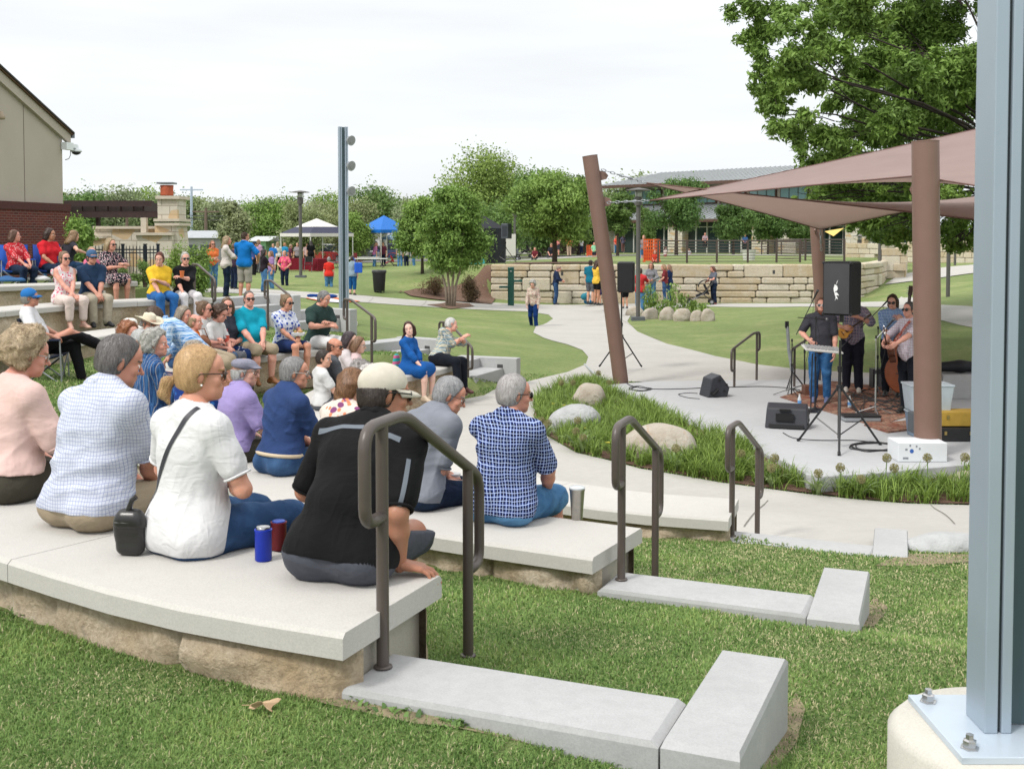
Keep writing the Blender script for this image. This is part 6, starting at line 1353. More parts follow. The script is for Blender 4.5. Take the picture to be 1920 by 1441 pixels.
red_c = cloth((.16,.012,.022)); table('long table under a dark red cloth at the front of the large tent', 572, 71, .78, 2.6, red_c, .05); table('second dark red clothed table at the right of the large tent', 598, 69, .78, .9, red_c, .9)
table('bare white folding table under the blue tent', 690, 72, .76, 2.4, None, -.05); table('white folding table beyond the other under the blue tent', 683, 76, .76, 2.0)
def car(label, u, Y, z, c, L_=4.5, rot=0, h=1.45):
 p = D(u, 440, Y); o = thing('parked_car', label, 'car', (p.x, p.y, z), rot, 'cars parked along the far road'); cm = pm('car_%02d%02d' % (int(c[0]*99), int(c[2]*99)), c, .25, .03, spec=.7)
 def loft(sec, m, name, w0, w1):
  mb = MB(); n = len(sec); i = [mb.pv([(x, y*(w0 if z_ < .75 else w1), z_) for x, z_ in sec]) for y in (-.5,.5)]; mb.face(*[i[0]+k for k in range(n)]); mb.face(*[i[1]+k for k in range(n-1,-1,-1)])
  for k in range(n): mb.face(i[0]+k, i[1]+k, i[1]+(k+1)%n, i[0]+(k+1)%n)
  return mb.build(name, m, o, bevel=.04)
 loft([(-L_/2,.28),(L_/2,.28),(L_/2,.62),(L_*.47,.78),(L_*.22,.90),(-L_*.42,.93),(-L_*.5,.85)], cm, 'body', 1.75, 1.7)
 cb = loft([(L_*.24,.90),(L_*.06,h-.04),(-L_*.22,h),(-L_*.38,.93)], pm('car_glass', (.03,.04,.05), .08, 0, spec=.9), 'windows', 1.5, 1.48); loft([(L_*.07,h-.04),(L_*.05,h+.01),(-L_*.20,h+.03),(-L_*.24,h-.02)], cm, 'roof', 1.45, 1.45)
 for x in (-L_*.32, L_*.33):
  for y in (-.82,.82): mb = MB(); mb.tube([(x,y-.1,.31),(x,y+.1,.31)], .31, 18); wv = mb.build('wheel', pm('tyre', (.02,.02,.02)), o, auto=40); mb = MB(); mb.tube([(x,y-.11,.31),(x,y+.11,.31)], .19, 12); mb.build('rim', steel_m, wv)
 for y in (-.6,.6): mb = MB(); mb.box((L_/2-.01,y,.66),(.08,.35,.12)); mb.build('headlight', pm('headlamp', (.6,.6,.6), .2, 0), o)
for a in (('red sedan parked behind the large tent',598,92,.75,(.35,.03,.03),4.6,.1),('white car parked between tent and light pole',624,96,.75,(.6,.6,.6),4.5,0),('silver car parked right of the steel light pole',668,94,.75,(.35,.37,.4),4.5,0),('white van-like car behind the blue tent poles',694,97,.75,(.62,.62,.6),4.8,.05,1.8),('dark blue car behind the young trees',752,97,.8,(.03,.05,.12),4.5,0),('pale car seen left of the large tent',540,98,.75,(.55,.57,.6),4.4,3.1),('red car behind the people at the tent table',556,90,.75,(.4,.05,.04),4.3,3.1),('grey pickup sized car behind the black tent wagon',815,100,.8,(.2,.22,.24),4.8,0,1.7)): car(*a)
rd = drape('far_road', [(-60,86),(10,86),(10,91.5),(-60,91.5)], pm('asphalt', (.16,.155,.15), .9, .15), .03, 2.0)
drape('upper_walk', [tuple(D(u,440,Y))[:2] for u, Y in ((900,74),(1000,76),(1180,84),(1300,84),(1620,76),(1620,80),(1300,90),(1180,91),(1000,84),(900,78))], pave_m, .02, 1.5)
bn = thing('blue_cooler', 'turquoise cooler box at the foot of the black tent', 'cooler', D(895, 484, 59)); bn.location.z = T1z(bn.location.x, 59); mb = MB(); mb.box((0,0,.2),(.8,.4,.36)); mb.build('body', pm('teal_plastic', (.05,.35,.38), .4, .05), bn, bevel=.02); mb = MB(); mb.box((0,0,.41),(.84,.44,.06)); mb.build('lid', white_m, bn, bevel=.01)
bt = thing('banner', 'white banner hung behind the loudspeaker stand', 'banner', D(945, 480, 66)); bt.location.z = T1z(bt.location.x, 66); mb = MB(); mb.box((0,0,.95),(1.35,.03,1.25)); mb.build('sheet', tw, bt); mb = MB(); [mb.box((q*.69,0,.8),(.03,.03,1.6)) for q in (-1,1)]; mb.build('posts', blkm, bt)
mulch = pm('mulch', (.11,.06,.04), .95, .5, 30, .9, 60, .03, c2=(.19,.12,.085))
drape('mulch_bed', [tuple(GT(u, v))[:2] for u, v in ((922,571),(880,568),(820,563),(770,556),(752,548))]+[(-4.9,49.4),(-4.3,50.6),(-3,51.4),(-1.8,52.2),(-.85,53.0),(-.75,51.4)], mulch, .05, .3)
drape('mulch_patch', [tuple(GT(u, v))[:2] for u, v in ((800,572),(840,567),(880,570),(890,575),(845,580))], mulch, .03, .4)
drape('mulch_mound', [(-.3,53),(3.6,52.8),(4.2,54.6),(2,55.8),(.2,55)], mulch, .05, .5)
for i, (lab, pts, zb, zt, n) in enumerate((('cream stone terrace wall right of the long limestone wall', [(1655,60),(1700,60),(1702,66)], .3, 2.3, 5), ('long low cream stone wall at the far right behind the tree branches', [(1700,78),(1765,76),(1840,74)], .4, 2.6, 6), ('low stone wall between the rail fence end and the oak branches', [(1585,70),(1640,68),(1700,72)], 1.2, 2.5, 4))):
 block_wall('terrace_wall', lab, [tuple(D(u,440,Y))[:2] for u, Y in pts], zb, zt, n, 20+i, cat='stone wall', ch=.02, jit=.01, wmin=.4, wmax=1.2)
drape('far_walk', [tuple(D(u,440,Y))[:2] for u, Y in ((1660,57),(1760,58),(1850,60),(1900,66),(1850,70),(1760,66),(1690,62))], pave_m, .04, .8)
# ------------------------------------------------------------ boulders
boul = NT('boulder', .9, 0, .2); a = boul.noise(2.2, 6, None, .7); b = boul.noise(14, 6, None, .75); k = boul.mix(boul.rng(a, .35, .65), (.34,.29,.23), (.46,.43,.38)); k = boul.mix(boul.rng(b, .56, .74, 0, .6), k, (.20,.15,.10)); k = boul.mix(boul.rng(boul.noise(5, 3), .6, .7, 0, .5), k, (.40,.22,.10)); boul.col(k); boul.bump(boul.math('ADD', a, boul.math('MULTIPLY', b, .35)), .8, .07); boul = boul.m
bgrey = pm('grey_boulder', (.42,.43,.43), .9, .25, 5, .8, 20, .03)
def rock(label, p, w_, d_, h, seed, m=None, rot=0, group=None, name='boulder'):
 o = thing(name, label, 'boulder', p, rot, group); V, F = nets(*field([[ell((0,0,h*.25), (w_*.5,d_*.5,h*.72), None, .05), ell((w_*.15,-d_*.1,h*.35), (w_*.32,d_*.3,h*.6), None, .05)]], max(w_/38, .012), disp=lambda P: sine_noise(seed, 4.5/w_, .05*w_, 3)(P)+ridge_noise(seed, 5/w_, .045*w_)(P))); link('rock', np_mesh('rock', V, F, smooth=True), m or boul, o); return o
def rk(lab, u0, u1, vb, vt, seed, m=None, z=None, **kw): p = GT((u0+u1)/2, vb) if z is None else G((u0+u1)/2, vb, z); ppm = FPX/p.y; w_ = (u1-u0)/ppm; rock(lab, (p.x, p.y+w_*.25, p.z-.03), w_*1.05, w_*.7, (vb-vt)/ppm*1.25, seed, m, **kw)
rk('pointed tan boulder at the top of the planted bed', 1072, 1136, 768, 726, 1); rk('smooth pale grey boulder in the planted bed', 1030, 1126, 812, 770, 2, bgrey); rk('largest pale boulder in the middle of the planted bed', 1170, 1304, 862, 805, 3); rk('small flat boulder left in the planted bed', 1026, 1066, 770, 757, 4)
rk('small tan stone by the foot of the nearest brown column', 1790, 1830, 905, 885, 5)
for i, (u0, u1, vb, vt) in enumerate(((1176,1206,592,576),(1204,1236,598,580),(1236,1265,600,579),(1264,1296,602,581),(1294,1318,602,584),(1314,1340,602,582),(1200,1222,584,572))):
 rk('tan rock edging the round planting by the lamp post, %s' % ['leftmost','second from left','third from left','fourth from left','second from right','rightmost','the one at the back'][i], u0, u1, vb, vt, 10+i, group='rocks round the planting')
rk('flat white stone slab at the end of the third curb', 1700, 1860, 1034, 1010, 30, bgrey)
# ------------------------------------------------------------ the planted bed: strap leaves, alliums
BED = PLAZA_BED = [tuple(GT(u, v))[:2] for u, v in ((1018,812),(1002,778),(1014,746),(1052,724),(1110,716),(1150,730),(1180,750),(1275,790),(1425,850),(1480,872),(1512,892),(1545,898),(1640,892),(1834,873),(1960,868),(1960,948),(1834,946),(1700,943),(1500,924),(1350,904),(1200,878),(1080,848))]
BP = np.array(BED); drape('bed_mulch', BED, mulch, .02, .3)
def blades(P, yaw, ln, wd_, seg, droop, rs):
 "curved strap leaves rising from P"
 n = len(P); V = np.zeros((n, seg+1, 2, 3)); dx, dy = np.cos(yaw), np.sin(yaw); sx, sy = -dy, dx
 for k in range(seg+1):
  t = k/seg; out = ln*(droop*t**1.6*.8+.12*t); up = ln*(t-droop*.62*t**2.6); w_ = wd_*(1-t**2.5)*.5+.0003
  c = P+np.stack([dx*out, dy*out, up], 1); V[:, k, 0] = c+np.stack([sx*w_, sy*w_, 0*w_], 1); V[:, k, 1] = c-np.stack([sx*w_, sy*w_, 0*w_], 1)
 b = (np.arange(n)*2*(seg+1))[:, None]; F = np.concatenate([b+np.array([[2*k, 2*k+1, 2*k+3, 2*k+2]]) for k in range(seg)]); return V.reshape(-1,3), F
def blade_obj(name, sets, mat, parent=None, origin=(0,0,0)):
 Vs, Fs, Ts, n = [], [], [], 0
 for V, F, t in sets: Vs.append(V-np.array(origin)); Fs.append(F+n); Ts.append(t); n += len(V)
 me = np_mesh(name, np.concatenate(Vs), np.concatenate(Fs), smooth=True); at = me.attributes.new('tone', 'FLOAT', 'POINT'); at.data.foreach_set('value', np.concatenate(Ts).astype(np.float32)); return link(name, me, mat, parent)
LM_strap = leaf_mat('leaf_strap', (.07,.14,.025), (.24,.36,.07), .5); LM_blade = leaf_mat('grass_blade', (.055,.10,.018), (.20,.27,.07), .4)
rs = np.random.RandomState(9); sets = []
gx, gy = rs.uniform(BP[:,0].min(), BP[:,0].max(), 5200), rs.uniform(BP[:,1].min(), BP[:,1].max(), 5200); m = inside(gx, gy, BP)&~inside(gx, gy, STP)
gx, gy = gx[m], gy[m]; m = (np.sin(gx*2.1+gy*1.3)*np.sin(gy*2.7-gx)+rs.uniform(-.5,.9,len(gx))) > -.15; gx, gy = gx[m][:1250], gy[m][:1250]; gz = Tz(gx, gy)
for k in range(26):
 P = np.stack([gx+rs.normal(0,.035,len(gx)), gy+rs.normal(0,.035,len(gx)), gz], 1); ln = rs.uniform(.16,.40,len(gx)); V, F = blades(P, rs.uniform(0,6.28,len(gx)), ln, rs.uniform(.008,.014,len(gx)), 5, rs.uniform(.25,1.0,len(gx)), rs); sets.append((V, F, np.repeat(rs.uniform(0,1,len(gx)), 12)))
meta(blade_obj('ground_cover', sets, LM_strap), 'bright green tufts of strappy leaves filling the planted bed', 'ground cover', kind='stuff')
al_m = pm('allium_head', (.28,.26,.12), .9, .3, 60); st_m = pm('green_stem', (.14,.22,.06), .7, .1); wide_m = leaf_mat('allium_leaf', (.10,.17,.06), (.24,.34,.14), .4)
def allium(u, v, Y_base_v, lab, seed, r=.045):
 b = GT(u, Y_base_v); z1 = D(u, v, b.y).z; o = thing('allium', lab, 'flower', b, 0, 'allium seed heads in the bed'); rs_ = np.random.RandomState(seed); h = z1-b.z
 mb = MB(); mb.tube([(0,0,-.02),(rs_.uniform(-.02,.02),0,h*.5),(0,0,h-r)], .006, 6); mb.build('stem', st_m, o)
 mb = MB(); mb.ball((0,0,h), r*.45, 1); n = 140; dv = rs_.normal(size=(n,3)); dv /= np.linalg.norm(dv, axis=1)[:, None]
 for d in dv: e = Vector(d)*r; mb.tube([(0,0,h), (e.x,e.y,h+e.z)], .0012, 3, False); mb.ball((e.x,e.y,h+e.z), r*.11, 0) if False else mb.box((e.x,e.y,h+e.z), (r*.15,)*3)
 mb.build('seed_head', al_m, o)
 n = 9; P = np.zeros((n,3)); V, F = blades(P, rs_.uniform(0,6.28,n), rs_.uniform(.22,.42,n), np.full(n,.042), 7, rs_.uniform(.5,1.1,n), rs_); blade_obj('leaves', [(V, F, np.repeat(rs_.uniform(.2,1,n), 16))], wide_m, o)
AL = [(1052,717,756),(1074,717,754),(1122,699,735),(1142,717,742),(1083,788,836),(1080,808,842),(1015,788,815),(1028,792,818),(1020,800,826),(1267,840,885),(1389,850,888),(1452,858,905),(1446,877,915),(1534,887,930),(1575,876,928),(1614,898,935),(1662,858,922),(1676,877,930),(1738,858,930),(1808,857,925),(1093,820,850)]
LB = ['behind the pointed boulder, left','behind the pointed boulder, right','by the cable at the bed top','near the speaker stand foot','above the pale grey boulder right side','below the pale grey boulder','leftmost by the plaid shirt man','left edge, middle of three','left edge, lowest of three','in front of the largest boulder','just left of the third handrail post','right of the third handrail','right of the third handrail, lower','left of the stage corner, low','below the stage corner','low one between two taller ones','right of the stage corner, tall','below the tall one by the white box','in front of the nearest brown column','right of the nearest brown column','near the handrail two bend']
for i, (u, v, vb) in enumerate(AL): allium(u, v, vb, 'round tan allium head '+LB[i], i, .052 if vb > 860 else .05)
yf = pm('yellow_petal', (.75,.62,.05), .6, .1)
for i, (u, v) in enumerate(((1038,757),(1096,803),(1212,820),(1140,830),(1290,830),(1058,760))):
 b = GT(u, v+22); o = thing('yellow_flower', 'small yellow flower in the bed, %s' % ['by the small flat boulder','below the grey boulder','in front of the largest boulder','left of the largest boulder','right end of the largest boulder','beside the flat boulder, right'][i], 'flower', b, 0, 'yellow flowers in the bed'); z = D(u, v, b.y).z-b.z; mb = MB(); mb.tube([(0,0,-.02),(0,0,z)], .004, 5); mb.build('stem', st_m, o); mb = MB()
 for k in range(6): a = k*1.05; j = mb.pv([(0,0,z),(math.cos(a-.3)*.025,math.sin(a-.3)*.025,z+.012),(math.cos(a)*.045,math.sin(a)*.045,z+.006),(math.cos(a+.3)*.025,math.sin(a+.3)*.025,z+.012)]); mb.face(j,j+1,j+2,j+3)
 mb.build('petals', yf, o)
for i, (u, vb, vt) in enumerate(((1215,590,528),(1228,590,545),(1248,588,560),(1262,590,527),(1280,590,548),(1300,590,562),(1318,592,568))):
 b = GT(u, vb); o = thing('tall_plant', 'upright leafy plant inside the ring of rocks, %s' % ['tallest at left','second from left','short one at centre left','tallest at the centre','right of the tallest centre one','low one right of centre','lowest at the right'][i], 'plant', b, 0, 'plants in the ring of rocks'); h = D(u, vt, b.y).z-b.z; n = 260; r_ = np.random.RandomState(i); P = np.stack([r_.normal(0,.10,n), r_.normal(0,.10,n), r_.uniform(0,h*.9,n)], 1); V, F = blades(P, r_.uniform(0,6.28,n), r_.uniform(.10,.22,n)*(1.2-P[:,2]/h*.6), np.full(n,.035), 3, r_.uniform(.3,.9,n), r_); blade_obj('foliage', [(V, F, np.repeat(r_.uniform(0,1,n), 8))], LM_lite, o)
 mb = MB(); [mb.tube([(x,y,0),(x*1.5,y*1.5,h*.9)], .008, 4) for x, y in ((0,0),(.06,.03),(-.05,.04))]; mb.build('stems', st_m, o)
# ------------------------------------------------------------ lawn grass blades near the camera
def in_walls(x, y, pad=0):
 r = np.zeros(x.shape, bool)
 for C, dp, z in SEAT_WALLS:
  s, e = sdist(x, y, C, len(C)); 
  i = ((x-C[0,0])**2+(y-C[0,1])**2); T_ = C[1]-C[0]; T_ = T_/np.linalg.norm(T_); f = (x-C[0,0])*T_[0]+(y-C[0,1])*T_[1]
  r |= (s > .05-pad) & (s < dp-.05+pad) & (f > -.05)
 return r
DIRT = []
for pl in (((1385,1440),(1400,1395),(1470,1345),(1492,1300),(1510,1330),(1490,1400),(1450,1450)),((1560,1185),(1625,1140),(1640,1120),(1665,1140),(1640,1180)),((1640,1062),(1705,1040),(1840,1040),(1840,1056),(1720,1062)),((560,1300),(630,1304),(700,1316),(800,1338),(1000,1380),(1240,1425),(1240,1445),(1000,1405),(780,1362),(600,1322)),((1115,1112),(1300,1136),(1500,1168),(1500,1178),(1300,1150),(1110,1122))):
 q = [tuple(GT(u, v))[:2] for u, v in pl]; DIRT.append(np.array(q)); drape('bare_soil', q, soil_m, .006, .12)
rs = np.random.RandomState(21); N_G = 1100000
Yg = 2.2*np.exp(rs.uniform(0, 1, N_G)*math.log(24/2.2)); Xg = rs.uniform(-.62, .66, N_G)*Yg
ok = ~inside(Xg, Yg, PLP) & ~inside(Xg, Yg, BP) & ~inside(Xg, Yg, STP) & ~in_walls(Xg, Yg)
for q in DIRT: ok &= ~(inside(Xg, Yg, q) & (rs.uniform(0,1,N_G) < .5))
Xg, Yg = Xg[ok], Yg[ok]
Zg = Tz(Xg, Yg); patch = np.sin(Xg*3.1+np.sin(Yg*2.3)*2)*np.sin(Yg*2.9+np.cos(Xg*1.7)*2)
lg = (.012+.012*rs.uniform(0,1,len(Xg)))*(1+.35*patch)*np.clip(.75+Yg*.04,.8,1.5); wd_ = np.clip(.0008*Yg, .0018, .014)*rs.uniform(.7,1.4,len(Xg))
V, F = blades(np.stack([Xg, Yg, Zg-.004], 1), rs.uniform(0,6.28,len(Xg)), lg*1.5, wd_, 2, rs.uniform(.2,1.0,len(Xg)), rs)
dry = (rs.uniform(0,1,len(Xg)) < .05+.10*(patch < -.4)+.09*(Xg > 1.0)); tone = np.clip(0.40+.30*patch+rs.uniform(-.42,.42,len(Xg)), 0, .92); tone[dry] = 1.0
gb = NT('turf_blade', .6, 0, .25); at_ = gb.attr('tone'); cr = gb.new('ValToRGB'); gb.L.new(at_.outputs['Fac'], cr.inputs[0]); e = cr.color_ramp.elements; e[0].color = (.055,.125,.022,1); e[0].position = 0; e[1].position = .9; e[1].color = (.27,.40,.12,1); e3 = e.new(1.0); e3.color = (.55,.50,.30,1); e4 = e.new(.93); e4.color = (.33,.40,.12,1); gb.col(cr.outputs[0])
tl = gb.new('BsdfTranslucent'); gb.L.new(cr.outputs[0], tl.inputs[0]); ms = gb.new('MixShader'); ms.inputs[0].default_value = .3; gb.L.new(gb.b.outputs[0], ms.inputs[1]); gb.L.new(tl.outputs[0], ms.inputs[2]); gb.L.new(ms.outputs[0], gb.N['Material Output'].inputs[0])
meta(blade_obj('turf', [(V, F, np.repeat(tone, 6))], gb.m), 'short mown lawn grass with pale dry blades mixed in', 'grass', kind='stuff')
print('blades', len(Xg))
for i, (u, v) in enumerate(((700,1312),(760,1330),(850,1352),(880,1362),(1150,1412),(1175,1425),(30,1150),(520,1215))):
 b = GT(u, v, 1.4); o = thing('weed', 'small broad leaved weed %s' % ['at the left end of the first curb','below the first handrail post','under the middle of the first curb','just right of the other weed under the curb','near the curb joint','at the end block of the first curb','at the stone foot of the seat wall, far left','at the stone foot below the blue can'][i], 'weed', b); r_ = np.random.RandomState(i+60); n = 26; P = r_.normal(0,.035,(n,3)); P[:,2] = 0; V, F = blades(P, r_.uniform(0,6.28,n), r_.uniform(.025,.05,n), np.full(n,.018), 3, r_.uniform(.7,1.1,n), r_); blade_obj('leaves', [(V, F, np.repeat(r_.uniform(0,1,n), 8))], LM_dark, o)
b = GT(495, 1338, 1.4); o = thing('fallen_leaf', 'dry tan oak leaf lying on the near lawn', 'leaf', (b.x, b.y, b.z+.035), .4); mb = MB(); n = 26; P = [(math.cos(a)*.045*(1+.35*math.cos(5*a)), math.sin(a)*.022*(1+.55*math.cos(5*a)), .012*math.sin(a*2)+.01*math.cos(a*3)) for a in [6.283*k/n for k in range(n)]]; i = mb.pv([(0,0,.004)]+P); [mb.face(i, i+1+k, i+1+(k+1)%n) for k in range(n)]; lf_ = mb.build('blade', pm('dry_leaf', (.52,.36,.22), .8, .2, 30), o); lf_.modifiers.new('s','SOLIDIFY').thickness = .0012
mb = MB(); mb.tube([(-.04,0,.004),(-.075,.008,.006)], .0015, 5); mb.build('stalk', pm('dry_leaf', (.52,.36,.22)), o)
# ------------------------------------------------------------ sound equipment and stage things
def tripod(label, b, h, spread=.55, leg_z=.75, m=None, name='speaker_stand', rot=.5):
 o = thing(name, label, 'speaker stand', b, rot); m = m or blkm; mb = MB(); mb.tube([(0,0,.12),(0,0,leg_z+.25)], .022, 10); mb.tube([(0,0,leg_z+.25),(0,0,h)], .017, 10); mb.build('pole', m, o, auto=40)
 mb = MB(); mb.lathe([(.035,leg_z-.04),(.045,leg_z-.03),(.045,leg_z+.04),(.03,leg_z+.05)], 12); mb.lathe([(.03,leg_z+.22),(.034,leg_z+.30)], 10); mb.build('collar', blk, o, auto=40)
 for k in range(3):
  a = k*2.094; c, s_ = math.cos(a), math.sin(a); mb = MB(); mb.tube([(c*.03,s_*.03,leg_z),(c*spread,s_*spread,.02)], .016, 8); lg = mb.build('leg', m, o); mb = MB(); mb.tube([(c*spread*.96,s_*spread*.96,.045),(c*spread*1.03,s_*spread*1.03,.008)], .021, 8); mb.build('foot', blk, lg)
  mb = MB(); mb.tube([(0,0,.16),(c*spread*.55,s_*spread*.55,leg_z*.45+.0)], .009, 6); mb.build('brace', m, o)
 return o
p = G(1165, 690, SZ); tripod('black tripod stand in front of the leaning brown column', p, 1.85, .52, .68)
hd = thing('loudspeaker', 'black loudspeaker on the tripod by the leaning column', 'loudspeaker', D(1174, 548, p.y), math.radians(170)); grille = pm('grille', (.008,.008,.009), .6, .2, 200, .4, 600); hd.location.z = D(0,548,p.y).z
mb = MB(); mb.box((0,0,.33),(.36,.34,.66),1,.03); mb.build('cabinet', blk, hd); mb = MB(); mb.box((0,-.172,.33),(.31,.02,.60)); mb.build('grille', grille, hd)
p = G(1573, 838, SZ); tripod('large black tripod stand in the middle foreground of the stage', p, 1.45, .62, .80, rot=.25); zs = D(0,590,p.y).z
sp = thing('loudspeaker', 'big black carpeted loudspeaker with a white emblem on its grille, on the central stand', 'loudspeaker', (D(1580,440,p.y).x, p.y, zs), math.radians(-38)); W_, Dp, H_ = .40, .36, .72
mb = MB(); mb.box((0,0,H_/2),(W_,Dp,H_),1,.02); mb.build('cabinet', pm('carpet_black', (.010,.010,.011), .95, .3, 60, .6, 500), sp); mb = MB(); mb.box((0,-Dp/2-.004,H_/2),(W_-.05,.02,H_-.05)); gr = mb.build('grille', pm('grille_grey', (.045,.045,.05), .5, .35, 2.2, .5, 700), sp)
for a in (-1,1):
 for z in (.02, H_-.02):
  mb = MB(); mb.ball((a*(W_/2-.012),-Dp/2+.01,z),.026,1); mb.build('corner', blk, sp)
def emb(mb, pts): i = mb.pv([(x*W_-.0, -Dp/2-.016, H_*z) for x, z in pts]); mb.face(*[i+k for k in range(len(pts))])
mb = MB()
for pts in ([(-.02,.56),(.02,.60),(.06,.665),(.02,.63)], [(-.10,.50),(-.055,.58),(.03,.55),(.055,.50),(.02,.46),(-.04,.45),(-.05,.40),(-.08,.44)], [(-.06,.40),(-.02,.44),(.04,.42),(.10,.37),(.02,.38),(-.02,.33)], [(-.035,.37),(.02,.36),(.065,.30),(.0,.32),(-.05,.27),(-.02,.33)]): emb(mb, pts)
mb.build('emblem', pm('emblem_white', (.7,.7,.7), .5, 0), gr)
mb = MB(); mb.tube([(0,0,-.10),(0,0,.0)], .03, 10); mb.build('mount', blkm, sp)
p = D(948, 500, 54.6); zz = T1z(p.x, p.y); tripod('black tripod stand on the raised lawn above the limestone wall', (p.x, p.y, zz), 1.35, .62, .75)
s2 = thing('loudspeaker', 'grey-black loudspeaker seen from behind on the raised lawn', 'loudspeaker', (p.x, p.y, zz+1.2), math.radians(165)); mb = MB(); i = mb.pv([(a*x,b,z) for z in (0,.72) for a, x, b in ((-1,.26,-.2),(1,.26,-.2),(1,.16,.2),(-1,.16,.2))]); mb.face(i+3,i+2,i+1,i); mb.face(i+4,i+5,i+6,i+7); [mb.face(i+k,i+(k+1)%4,i+4+(k+1)%4,i+4+k) for k in range(4)]; mb.build('cabinet', pm('speaker_grey', (.07,.08,.10), .5, .1), s2, bevel=.02)
mb = MB(); mb.box((0,.205,.36),(.22,.015,.5)); mb.build('rear_panel', pm('panel_dark', (.03,.035,.045), .5, .1), s2)
def wedge(label, u, v, rot, w_, h, d_, seed=0, tip=0):
 p = G(u, v, SZ); o = thing('stage_monitor', label, 'stage monitor', p, rot); pr = [(-d_*.5,.02),(-d_*.30,0),(d_*.42,0),(d_*.5,.05),(d_*.18,h),(-d_*.08,h)] ; pr = [(-d_*.45,0),(d_*.40,0),(d_*.5,h*.42),(d_*.1,h),(-d_*.28,h*.82)]
 mb = MB(); n = len(pr); i = mb.pv([(s_*w_*.5*(1 if k in (0,1,2) else .94),y,z) for s_ in (-1,1) for k, (y,z) in enumerate(pr)]); mb.face(*[i+k for k in range(n)][::-1]); mb.face(*[i+n+k for k in range(n)]); [mb.face(i+k, i+(k+1)%n, i+n+(k+1)%n, i+n+k) for k in range(n)]
 mb.build('cabinet', pm('monitor_plastic', (.030,.032,.040), .5, .15, 30, .4, 250), o, bevel=.018)
 for y, z in ((-.14,.08),(.12,.10),(.02,.27),(.16,.2)): mb = MB(); mb.tube([(w_*.5-.002,y*d_/.45,z*h/.36),(w_*.5+.008,y*d_/.45,z*h/.36)], .022, 10); mb.build('side_cap', blk, o)
 return o, pr
o, pr = wedge('black floor monitor lying on its side facing the singer', 1476, 800, math.radians(-18), .62, .36, .46)
mb = MB(); mb.box((-.02,-.195,.17),(.26,.03,.11)); mb.build('rear_recess', pm('recess', (.004,.004,.005), .6, 0), o); mb = MB(); mb.box((-.02,-.165,.272),(.16,.03,.035)); mb.build('handle_slot', pm('recess', (.004,.004,.005)), o)
mb = MB(); mb.box((0,-.18,.04),(.5,.12,.05)); mb.build('foot_bar', blkm, o)
o, pr = wedge('black floor monitor seen from its side near the leaning column', 1338, 742, math.radians(-75), .40, .40, .44)
mb = MB(); mb.tube([(.21,-.02,.14),(.215,-.12,.05)], .03, 6); mb.build('socket_recess', pm('recess', (.004,.004,.005)), o)
def mic_stand(label, u, v, h, boom=None, rot=0, base='tri', chromed=False, mic=True, z=SZ):
 p = G(u, v, z); o = thing('mic_stand', label, 'microphone stand', p, rot); m = chrome if chromed else blkm; mb = MB(); mb.tube([(0,0,.03),(0,0,h*.55)], .013, 8); mb.tube([(0,0,h*.55),(0,0,h)], .009, 8); mb.build('pole', m, o)
 mb = MB(); mb.lathe([(.018,h*.53),(.02,h*.58)], 8); mb.lathe([(.016,h-.03),(.018,h+.02)], 8); mb.build('clutch', blk, o)
 if base == 'tri':
  for k in range(3): a = k*2.094+.4; mb = MB(); mb.tube([(0,0,.14),(math.cos(a)*.32,math.sin(a)*.32,.01)], .009, 6); mb.build('leg', m, o)
 else: mb = MB(); mb.lathe([(.13,0),(.13,.012),(.04,.035),(.02,.05)], 24); mb.build('base', blkm, o, auto=40)
 end = Vector((0,0,h))
 if boom: a, b = Vector(boom[0]), Vector(boom[1]); mb = MB(); mb.tube([a, b], .008, 6); mb.build('boom', m, o); end = b; d = (b-a).normalized()
 else: d = Vector((0,-.9,.3)).normalized()
 if mic:
  mb = MB(); mb.tube([end-d*.03, end+d*.13], [.012,.018], 10); mb.build('microphone', blkm, o, auto=40).name = 'microphone'; mb = MB(); mb.ball(tuple(end+d*.15), .027, 2); mb.build('mic_head', pm('mic_mesh', (.20,.20,.21), .4, .3, 200, metal=.6), o, True)
 pts = [end-d*.02]+[Vector((end.x*.5+.05,end.y*.5,h*.8)), Vector((.03,.02,h*.4)), Vector((.02,.03,.1)), Vector((.1,.15,.015))]; mb = MB(); mb.tube(pts, .004, 5); mb.build('cable', blk, o); return o
mic_stand('mic stand with round base in front of the bearded singer', 1528, 768, 1.52, ((-.30,0,1.52),(.02,-.02,1.50)), 0, 'round'); mic_stand('boom mic stand reaching up beside the bearded singer', 1508, 735, 1.35, ((-.16,0,1.05),(.16,.0,1.72)), 0); mic_stand('boom mic stand before the guitar player in the white checked shirt', 1645, 738, 1.2, ((-.75,0,.75),(.10,0,1.62)), math.radians(0))
mic_stand('chrome mic stand in front of the blue shirted bass player', 1641, 778, 1.25, ((-.02,0,1.2),(.16,-.05,1.42)), 0, 'tri', True); mic_stand('unused thin boom stand left of the stage group', 1484, 742, 1.0, None, .3, mic=False)
p = G(1520, 772, SZ); o = thing('music_stand', 'music stand with a keyboard-like white board in front of the singer', 'music stand', p); mb = MB(); mb.tube([(0,0,.03),(.02,0,.95)], .011, 8); mb.build('pole', blkm, o); mb = MB(); mb.lathe([(.13,0),(.13,.012),(.03,.04)], 20); mb.build('base', blkm, o)
mb = MB(); mb.at((.18,.02,1.02),(.25,.10,.1)); mb.box((0,0,0),(.62,.26,.02)); mb.build('desk', pm('white_board', (.6,.6,.58), .5, .1), o); mb = MB(); mb.at((.18,.02,1.04),(.25,.10,.1)); [mb.box((-.26+k*.06,.02,0),(.04,.18,.014)) for k in range(10)]; mb.build('keys', pm('keys', (.35,.36,.37), .5, .2), o)
